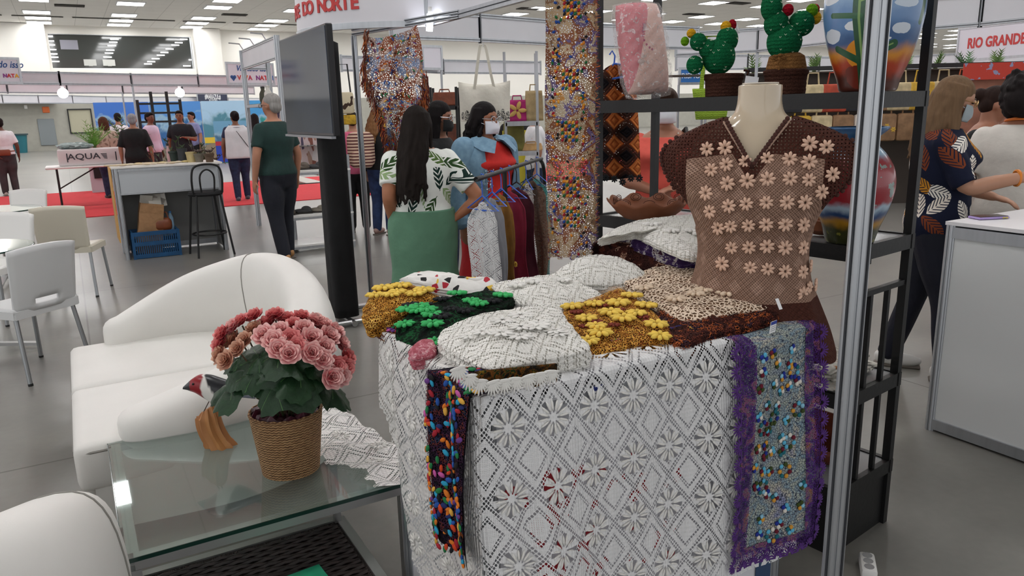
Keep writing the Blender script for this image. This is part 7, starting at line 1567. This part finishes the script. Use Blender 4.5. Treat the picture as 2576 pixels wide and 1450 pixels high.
for k in range(9):
    c_ = q0+.05+.085*k; t = thing('wooden_utensil', ['pale carved wooden spoon lying on the counter', 'pale flat wooden paddle lying on the counter', 'bundle of cream straw lying on the counter'][k % 3], 'utensil', W(c_, 9.62+.06*(k % 3), zc+.022), TH+r9.uniform(-1, 1), 'pale wooden pieces on the counter'); wm_ = pbr('pale_wood_%d' % (k % 3), ['#c9b79a', '#dccfb8', '#d8c48a'][k % 3], .7)
    MB().ball((.05, 0, .012), (.05, .028, .012), 12, 7).build('bowl_end', wm_, t); MB().tube([(.0, 0, .01), (-.14, 0, .012)], .009, 8).build('stem', wm_, t)
# folding table with the foam box
tp = onz(165, 408, .75); ft = thing('folding_table', 'long white folding table with black legs on the red carpet', 'table', W(-.35, 16.15, 0), TH)
MB().rbox((.72, .35, .735), (1.55, .74, .04), .02, 2).build('table_top', WHITE, ft)
for x in (.12, 1.35):
    for y in (.08, .62): MB().tube([(x, y, .715), (x-.0, y, 0)], .016, 8).build('leg', BLACK, ft)
    MB().tube([(x, .08, .42), (x, .62, .42)], .012, 8).build('brace', BLACK, ft)
MB().tube([(.12, .08, .35), (.75, .2, .70)], .012, 8).build('brace', BLACK, ft)
bxp = onz(163, 405, .757); bxq = onz(296, 407, .757); fb = thing('foam_box', 'white foam box lettered Aqua on the folding table', 'box', W(-.18, 16.22, .757), TH); FM = pbr('white_foam', '#d8d0d0', .8)
MB().rbox((.57, .25, .15), (1.14, .50, .30), .03, 2).build('box_body', FM, fb); lettering('AQUA', .15, pbr('box_ink', '#3a3a40', .6), fb, (.42, -.004, .16), (1, 0, 0), bold=.002, xs=1.25)
for k in range(5): MB().bar((.70+.012*k, -.004, .20-.02*k), (.80-.0*k, -.004, .20-.022*k), .004, .012).build('printed_fin', pbr('box_ink', '#3a3a40', .6), fb, False)
for dx in (.15, .95): MB().box((dx, -.003, .15), (.02, .004, .16)).build('printed_fin', pbr('box_ink', '#3a3a40', .6), fb, False)
t = thing('plastic_bag', 'crumpled grey green plastic bag lying on the foam box', 'bag', W(.12, 16.45, 1.06), TH); m = MB(); m.ball((0, 0, .05), (.30, .16, .06), 20, 12)
for i, v in enumerate(m.v): m.v[i] = (v[0]*(1+.1*math.sin(i*1.7)), v[1]*(1+.12*math.sin(i*2.3)), v[2]+.015*math.sin(i*3.1))
m.build('bag_film', pbr('film_grey', '#8a9a98', .3, var=(9, .2)), t)
t = thing('white_carton', 'white carton on the folding table beside the foam box', 'box', W(.98, 16.35, .757), TH); MB().rbox((.0, .2, .2), (.24, .42, .4), .01, 1).build('carton_body', pbr('carton_white', '#d8d8d8', .7), t); MB().box((.0, -.012, .10), (.24, .004, .12)).build('maroon_band', pbr('carton_band', '#4a1a28', .6), t, False)
# cut plants
def frond_plant(label, loc, n, L, col, seed, spread=.8, wd=.02, name='cut_fronds'):
    t = thing(name, label, 'plant', loc, 0); r = random.Random(seed); mt = pbr('frond_'+col[1:], col, .6, var=(6, .3))
    for k in range(n):
        a = r.uniform(0, 2*PI); tl_ = r.uniform(.15, spread); m = MB(); ax = Vector((math.cos(a)*math.sin(tl_), math.sin(a)*math.sin(tl_), math.cos(tl_))); l = L*r.uniform(.6, 1.0); sd = ax.cross(Vector((0, 0, 1))).normalized(); pts = [ax*l*q/6+Vector((0, 0, -.25*l*(q/6)**2*math.sin(tl_))) for q in range(7)]; m.tube(pts, .004, 4)
        for q in range(1, 7):
            for s_ in (-1, 1):
                b = pts[q]; tip = b+sd*s_*.11*(1-.08*q)+ax*.06; w = ax*wd; m.add([b-w*.5, b+w*.5, tip], [(0, 1, 2)])
        m.build('frond', mt, t)
    MB().tube([(0, 0, 0), (0, 0, .08)], .03, 8).build('stem_bunch', pbr('frond_stem', '#4a5a2a', .7), t)
frond_plant('bunch of pale green ferns on the folding table', tuple(W(.45, 16.6, 1.06)), 26, .55, '#6a9a3a', 1)
frond_plant('dark green palm leaves lying across the white carton', tuple(W(.95, 16.5, 1.157)), 14, .60, '#3f5a1e', 2, 1.3, .03)
frond_plant('tall dark green foliage plant on the carpet behind the counter', tuple(W(1.75, 15.2, .0)), 26, 1.35, '#2a4420', 3, .5, .05)
frond_plant('grey green palm fronds standing beside the aluminium post', tuple(W(2.15, 15.6, .35)), 16, .9, '#4a5038', 4, .8, .04)
# plinth with black screen under the folding table
t = thing('plinth', 'white plinth with a small black screen behind the folding table', 'plinth', W(.6, 19.4, 0), TH); MB().box((.15, 0, .5), (.8, .5, 1.0)).build('plinth_body', pbr('plinth_white', '#b9b4bb', .6), t, False); MB().box((.05, -.27, .62), (.45, .02, .60)).build('black_screen', BLACK, t, False); MB().bar((.05, -.27, .1), (.05, -.27, .34), .06, .02).build('screen_foot', BLACK, t, False)
# black wooden rack and beach posters
t = thing('ladder_rack', 'tall black wooden ladder rack in front of the posters', 'rack', at_y(405, 20.0), TH)
for x in (-.5, -.17, .2, .5): MB().bar((x, 0, 0), (x, 0, 2.25 if abs(x) < .3 else 2.05), .07, .05).build('upright', BLACK, t, False)
for z in (1.5, 1.72, 1.95): MB().bar((-.5, 0, z), (.5, 0, z), .04, .05).build('crossbar', BLACK, t, False)
def poster(label, c0, c1, a_, z0, z1, sky, sea, land, seed, bands=()):
    t = thing('poster', label, 'poster', (0, 0, 0), TH); M = Mat('poster_%d' % seed, .5); x, y, z = M.xyz(); n = M.noise(1.3, detail=6, dist=.8); H_ = z1-z0; zz = (z-z0)/H_+(n-.5)*.95
    M.color(M.ramp(zz, [(0, land), (.32, land), (.40, sea), (.62, sea), (.70, '#8fb0c4'), (.78, sky), (1, sky)])); MB().box(((c0+c1)/2, a_, (z0+z1)/2), (c1-c0, .02, H_)).build('print', M.m, t, False)
    for (f0, f1, g0, g1, col) in bands: MB().box((c0+(c1-c0)*(f0+f1)/2, a_-.014, z0+H_*(g0+g1)/2), ((c1-c0)*(f1-f0), .006, H_*(g1-g0))).build('caption_band', pbr('band_'+col[1:], col, .5), t, False)
    return t
hp0 = lambda px: hxy(ony(px, 300, 31.0))[0]
poster('tall sea and sky poster panel behind the black rack', 1.0, 2.8, 31.6, .0, 2.2, '#3a6fc0', '#2f4f8a', '#a08a70', 1)
poster('blue beach poster with white clouds behind the man in black', 2.82, 4.6, 31.6, .0, 2.2, '#4a86c8', '#2a5f94', '#7a7060', 2, ((.6, 1, .42, .5, '#2a56a8'),))
poster('rocky surf poster with yellow caption band', 4.62, 6.3, 31.6, .0, 2.2, '#9fc0d8', '#4a7f90', '#8a7a66', 3, ((.0, 1, .28, .38, '#d8b838'),))
poster('green lagoon poster with blue caption band', 6.32, 8.0, 31.6, .0, 2.2, '#3f90c8', '#1f8a86', '#8a6a4a', 4, ((.0, 1, .40, .48, '#27488f'),))
poster('roll-up banner with blue, red and green blocks on the floor', 4.5, 6.1, 28.5, .0, 1.45, '#6a9fc0', '#3f6a8a', '#2a7a4a', 5, ((0, .45, .02, .42, '#1f3fa8'), (0, .45, .42, .52, '#b02a3a'), (.5, 1, .42, .55, '#4a9a3a'), (.5, .9, .12, .22, '#e0c038')))
# --- goods behind: bag shelves, tote bag
bgp = lambda px, y: ony(px, 300, y)
t = thing('tote_bag', 'cream canvas tote bag printed with cactus outlines hanging from the fascia', 'tote bag', tuple(ony(1221, 300, 7.2)), 0); kt = 7.2/F_PX
M = Mat('cream_canvas', .85); x, y, z = M.xyz(); cx_l = [(-.02, .045), (-.165, .02), (.165, .025)]; mask_ = None
for (cx0, cz0) in cx_l:
    for (dx, dz, rx, rz_) in ((0, .01, .022, .055), (-.042, .015, .016, .035), (.045, .01, .017, .034), (.02, -.02, .045, .018)):
        d = ((x-(cx0+dx))/rx)*((x-(cx0+dx))/rx)+((z-(cz0+dz))/rz_)*((z-(cz0+dz))/rz_); e = d.lt(1.0); mask_ = e if mask_ is None else mask_.max(e)
sp_ = M.noise(160, detail=3).gt(.48); M.color(M.mix(mask_*sp_*y.lt(0), M.mix(M.noise(6), '#cfcabd', '#dcd8cc'), '#2a2a2c')); M.bump(M.noise(9), .5, .03)
P = []; nb = 24; mbb = MB()
for side in (-1, 1):
    V = []
    for i in range(nb):
        for j in range(nb):
            u, v = i/(nb-1)*2-1, j/(nb-1); w = (60+3*v)*kt; z_ = (-5+95*v)*kt-(8*kt*(1-u*u) if v > .95 else 0); V.append((u*w, side*(.05*(1-u**4)*(1-abs(2*v-1)**3)+.004)+.01*math.sin(u*6+v*4), z_))
    F_ = [(i*nb+j, (i+1)*nb+j, (i+1)*nb+j+1, i*nb+j+1) for i in range(nb-1) for j in range(nb-1)]; mbb.add(V, F_ if side < 0 else [f[::-1] for f in F_])
mbb.build('bag_body', M.m, t, ang=None)
for dy in (-.04, .04): MB().loft([[(p[0]-.012, dy+p[1], p[2]), (p[0]+.012, dy+p[1], p[2]), (p[0]+.012, dy+p[1]+.004, p[2]), (p[0]-.012, dy+p[1]+.004, p[2])] for p in spline([(-24*kt, 0, 72*kt), (-18*kt, 0, 110*kt), (-8*kt, -dy*.8, 168*kt), (-2*kt, -dy*.8, 173*kt), (6*kt, -dy*.8, 168*kt), (16*kt, 0, 110*kt), (24*kt, 0, 72*kt)], 30)]).build('strap', pbr('canvas_strap', '#c9c4b6', .8), t)
MB().tube([(0, 0, 170*kt), (0, .02, 178*kt), (0, .46, 182*kt)], .004, 6).build('hook', ALU, t)
def rack(label, px0, px1, y, zs, h, mat, dep=.35, name='display_rack'):
    a, b = bgp(px0, y), bgp(px1, y); w = (b-a).length; t = thing(name, label, 'shelf', (a.x, a.y, 0), math.atan2((b-a).y, (b-a).x))
    for x in (0, w):
        for d in (0, dep): MB().bar((x, d, 0), (x, d, h), .03, .03).build('post', mat, t, False)
    for z in zs: MB().box((w/2, dep/2, z), (w, dep, .025)).build('shelf_board', mat, t, False); MB().bar((0, 0, z-.02), (w, 0, z-.02), .03, .04).build('shelf_rail', mat, t, False)
    return t, a, w
rack('aluminium display rack carrying cloth bags behind the denim jacket', 1272, 1352, 8.9, (.35, 1.08, 1.42), 2.2, ALU)
rack('black metal rack carrying brown leather bags', 1086, 1150, 9.4, (.4, .85, 1.18, 1.62), 1.85, BLACK)
def soft_bag(label, px, y, z, w, h, d, col, cat='bag', flower=None, rz=0.0):
    p = bgp(px, y); t = thing('display_bag', label, cat, (p.x, y+.16, z), rz); m = MB(); n = 16
    m.loft([sup(w/2*(1-.12*(k/9)**2), d/2*(1-.55*k/9), h*k/9, 24, .7) for k in range(10)]); mt = pbr('bag_'+col[1:], col, .7, var=(14, .18), bump=(18, .4, .02)); m.build('bag_body', mt, t, ang=None)
    MB().tube([(-w*.22, 0, h*.97), (-w*.18, 0, h*1.2), (w*.18, 0, h*1.2), (w*.22, 0, h*.97)], .008, 6).build('handle', mt, t)
    if flower:
        for k in range(5): a = k*2*PI/5; MB().ball((.06*math.cos(a), -d*.42, h*.5+.06*math.sin(a)), (.05, .012, .025), 10, 6, Matrix.Rotation(-a, 3, 'Y')).build('petal', pbr('petal_gold', '#c9a25a', .6), t)
    return t
soft_bag('magenta bag with a golden flower on the upper rack board', 1302, 8.9, 1.433, .26, .24, .14, '#a01060', flower=True); soft_bag('beige burlap bag on the upper rack board', 1345, 8.9, 1.433, .22, .34, .14, '#a08a62')
soft_bag('green yellow patterned bag on the lower rack board', 1292, 8.9, 1.093, .26, .34, .14, '#6a6428'); soft_bag('tan straw purse lying on the lower rack board', 1335, 8.9, 1.093, .28, .08, .14, '#b08a58')
soft_bag('brown leather clutch roll on the black rack', 1118, 9.4, 1.633, .30, .16, .16, '#6a3218'); soft_bag('brown leather shoulder bag on the black rack middle board', 1120, 9.4, 1.193, .30, .22, .16, '#5a2a16'); soft_bag('rust leather satchel on the lower black rack board', 1135, 9.4, .863, .24, .20, .16, '#7a4020')
t = thing('yellow_board', 'bright yellow board standing behind the aluminium rack', 'board', tuple(bgp(1298, 9.9)), 0); t.location.z = 0; MB().box((.0, .2, .65), (.36, .03, 1.3)).build('board_face', pbr('yellow_paint', '#cfc038', .6), t, False); MB().box((.0, .25, .3), (.05, .06, .6)).build('board_stay', BLACK, t, False)
t = thing('woven_bag_display', 'cream bag with brown print and yellow fringe hung by the black stand', 'bag', tuple(ony(868, 268, 9.6)), 0)
M = Mat('cow_print', .8); M.color(M.mix(M.noise(9, detail=2).gt(.58), '#c9bda0', '#3a2618')); MB().rbox((0, 0, .04), (.22, .08, .26), .03, 2).build('bag_body', M.m, t); MB().rbox((0, .01, -.16), (.24, .06, .12), .02, 2).build('yellow_fringe', pbr('fringe_yellow', '#b8932a', .9, var=(30, .3)), t)
MB().tube([(-.08, 0, .16), (-.06, 0, .5), (.06, 0, .5), (.08, 0, .16)], .01, 6).build('strap', BLACK, t)
# white partition by the woman with the backpack
t = thing('partition_panel', 'white booth partition panel behind the woman with striped backpack', 'panel', tuple(W(3.95, 8.9, 0)), TH+.5); MB().box((.35, .1, .48), (.9, .02, .96)).build('panel_face', PANEL, t, False); octa_post(MB(), -.1, .1, 0, .98).build('post', ALU, t, ang=20); octa_post(MB(), .8, .1, 0, .98).build('post', ALU, t, ang=20)
# --- colourful stall at the right
st_y = 11.5
t = thing('stall_wall', 'dark stall backdrop carrying colourful embroidered bags', 'stall', tuple(bgp(2170, st_y)), 0); t.location.z = 0
MB().box((.55, .3, 1.0), (4.6, .05, 2.0)).build('backdrop', pbr('stall_dark', '#4a423c', .8), t, False); MB().bar((-1.75, 0, 2.05), (2.85, 0, 2.05), .05, .06).build('top_rail', BLACK, t, False); MB().box((.2, .38, 2.005), (6.5, .4, .02)).build('top_shelf', pbr('stall_dark', '#4a423c', .8), t, False)
for x in (-1.75, .2, 2.85): MB().bar((x, 0, 0), (x, 0, 2.05), .05, .05).build('post', BLACK, t, False)
r10 = random.Random(77); sc = ['#a8422c', '#c9a23a', '#5a4636', '#8a6a4c', '#d8cfc4', '#2a2a30', '#b8603a', '#6a7a3a', '#c2b08a', '#3a3f7a']
for k in range(22):
    px = 1985+27*k; row = k % 2; p = bgp(px, st_y-.12); z = (1.62, 1.18)[row]; w = r10.uniform(.30, .42); col = sc[r10.randrange(10)]
    tt = thing('stall_bag', '%s embroidered bag hanging in the %s row of the right stall' % ({'#a8422c': 'brick red', '#c9a23a': 'golden yellow', '#5a4636': 'dark brown', '#8a6a4c': 'tan', '#d8cfc4': 'off white', '#2a2a30': 'black', '#b8603a': 'burnt orange', '#6a7a3a': 'olive green', '#c2b08a': 'straw coloured', '#3a3f7a': 'indigo'}[col], ['upper', 'lower'][row]), 'bag', (p.x, p.y, z), 0, 'embroidered bags in the right stall')
    MB().rbox((0, 0, 0), (w, .10, .40), .04, 2).build('bag_body', pbr('bag_'+col[1:], col, .8, var=(10, .25)), tt)
    MB().tube([(-w*.25, 0, .19), (-w*.2, 0, .36), (w*.2, 0, .36), (w*.25, 0, .19)], .012, 6).build('strap', pbr('bag_'+col[1:], col, .8), tt); fc = r10.choice(['#d8884a', '#d8c8c0', '#b83a3a', '#c9a23a'])
    for q in range(3):
        for e in range(6): a = e*PI/3; MB().ball((-.1+.1*q+.022*math.cos(a), -.052, -.03+.05*(q % 2)+.022*math.sin(a)), (.018, .004, .011), 7, 5, Matrix.Rotation(-a, 3, 'Y')).build('embroidered_petal', pbr('emb_'+fc[1:], fc, .7), tt) if k % 3 != 2 else None
for k in range(9):
    px = 1890+75*k; p = bgp(px, 11.88); frond_plant('leafy green plant on top of the right stall wall', (p.x, p.y, 2.016), 7, .26, ['#5a7a3a', '#3f6a3a', '#6a8a4a'][k % 3], 40+k, 1.0, .03, 'potted_greenery')
for o in [o for o in COL.objects if o.name.startswith('potted_greenery')]: o['group'] = 'plants on the stall wall'
t = thing('red_canopy', 'red and blue floral cloth banner along the stall at the far right', 'banner', tuple(bgp(2520, 10.6)), 0); t.location.z = 0
M = Mat('red_floral', .8); M.color(M.mix(M.noise(6, detail=3).gt(.6), '#b83a2c', '#8a8aa8')); MB().box((.2, 0, 1.92), (1.6, .03, .22)).build('banner_cloth', M.m, t, False); MB().box((.2, .05, 1.0), (1.5, .02, 1.7)).build('banner_back', pbr('stall_rust', '#8a5a48', .8, var=(3, .3)), t, False)
t = thing('lime_bag', 'lime green crochet bag hanging behind the black shelf', 'bag', tuple(ony(1790, 250, 4.4)), 0); GCm = crochet('yarn_limebag', '#a9c94a', '#86a832')
MB().loft([sup(.085*(1+.05*k), .03, -.11+.17*k/6, 24, .6) for k in range(7)]).build('bag_body', GCm, t, ang=None); MB().tube([(-.06, 0, .05), (-.045, 0, .34), (.045, 0, .34), (.06, 0, .05)], .012, 8).build('strap', GCm, t)
# --- white counter at the right with a phone
t = hall_thing('reception_counter', 'white panelled counter with aluminium edges at the right', 'counter'); u0, u1, v0, v1, zr = 3.43, 4.6, .35, 1.95, 1.0
for c_, a_ in ((u0, v0), (u1, v0), (u0, v1), (u1, v1)): octa_post(MB(), c_, a_, 0, zr, .022).build('post', ALU, t, ang=20)
for p, q in (((u0, v0), (u0, v1)), ((u0, v1), (u1, v1)), ((u0, v0), (u1, v0)), ((u1, v0), (u1, v1))):
    MB().bar((*p, .5), (*q, .5), .008, .88).build('panel', pbr('counter_white', '#dcdedd', .4), t, False)
    for z in (.035, zr-.035): MB().bar((*p, z), (*q, z), .03, .05).build('rail', ALU, t, False)
MB().box(((u0+u1)/2, (v0+v1)/2, zr+.006), (u1-u0+.04, v1-v0+.04, .016)).build('counter_top', pbr('counter_laminate', '#e4e2e4', .35), t, False)
ph = onz(2487, 547, zr+.02); t = thing('smartphone', 'smartphone in a lilac case lying on the white counter', 'phone', (ph.x, ph.y, zr+.015), .15)
MB().rbox((0, 0, .006), (.155, .078, .011), .006, 2).build('case', pbr('lilac_case', '#a58fc8', .4), t); MB().rbox((0, 0, .0125), (.145, .069, .002), .001, 1).build('screen', pbr('phone_glass', '#3a3640', .1), t)
for x in (.045, .06): MB().box((x, -.0395, .006), (.012, .001, .006)).build('button', pbr('case_yellow', '#c9b83a', .5), t, False)
wp = ony(2195, 1420, 2.75); t = thing('power_strip', 'white plastic power strip on the floor beside the shelf base', 'power strip', tuple(onz(2183, 1425, .02)), -.35); t.location.z = 0; MB().rbox((0, 0, .02), (.05, .12, .04), .01, 2).build('strip_body', WHITE, t)
for k in range(3): MB().lathe([(.016, .04), (.016, .0415), (.002, .0415)], 12, (0, -.035+.035*k, 0)).build('outlet', pbr('outlet_grey', '#9a9a9a', .5), t)
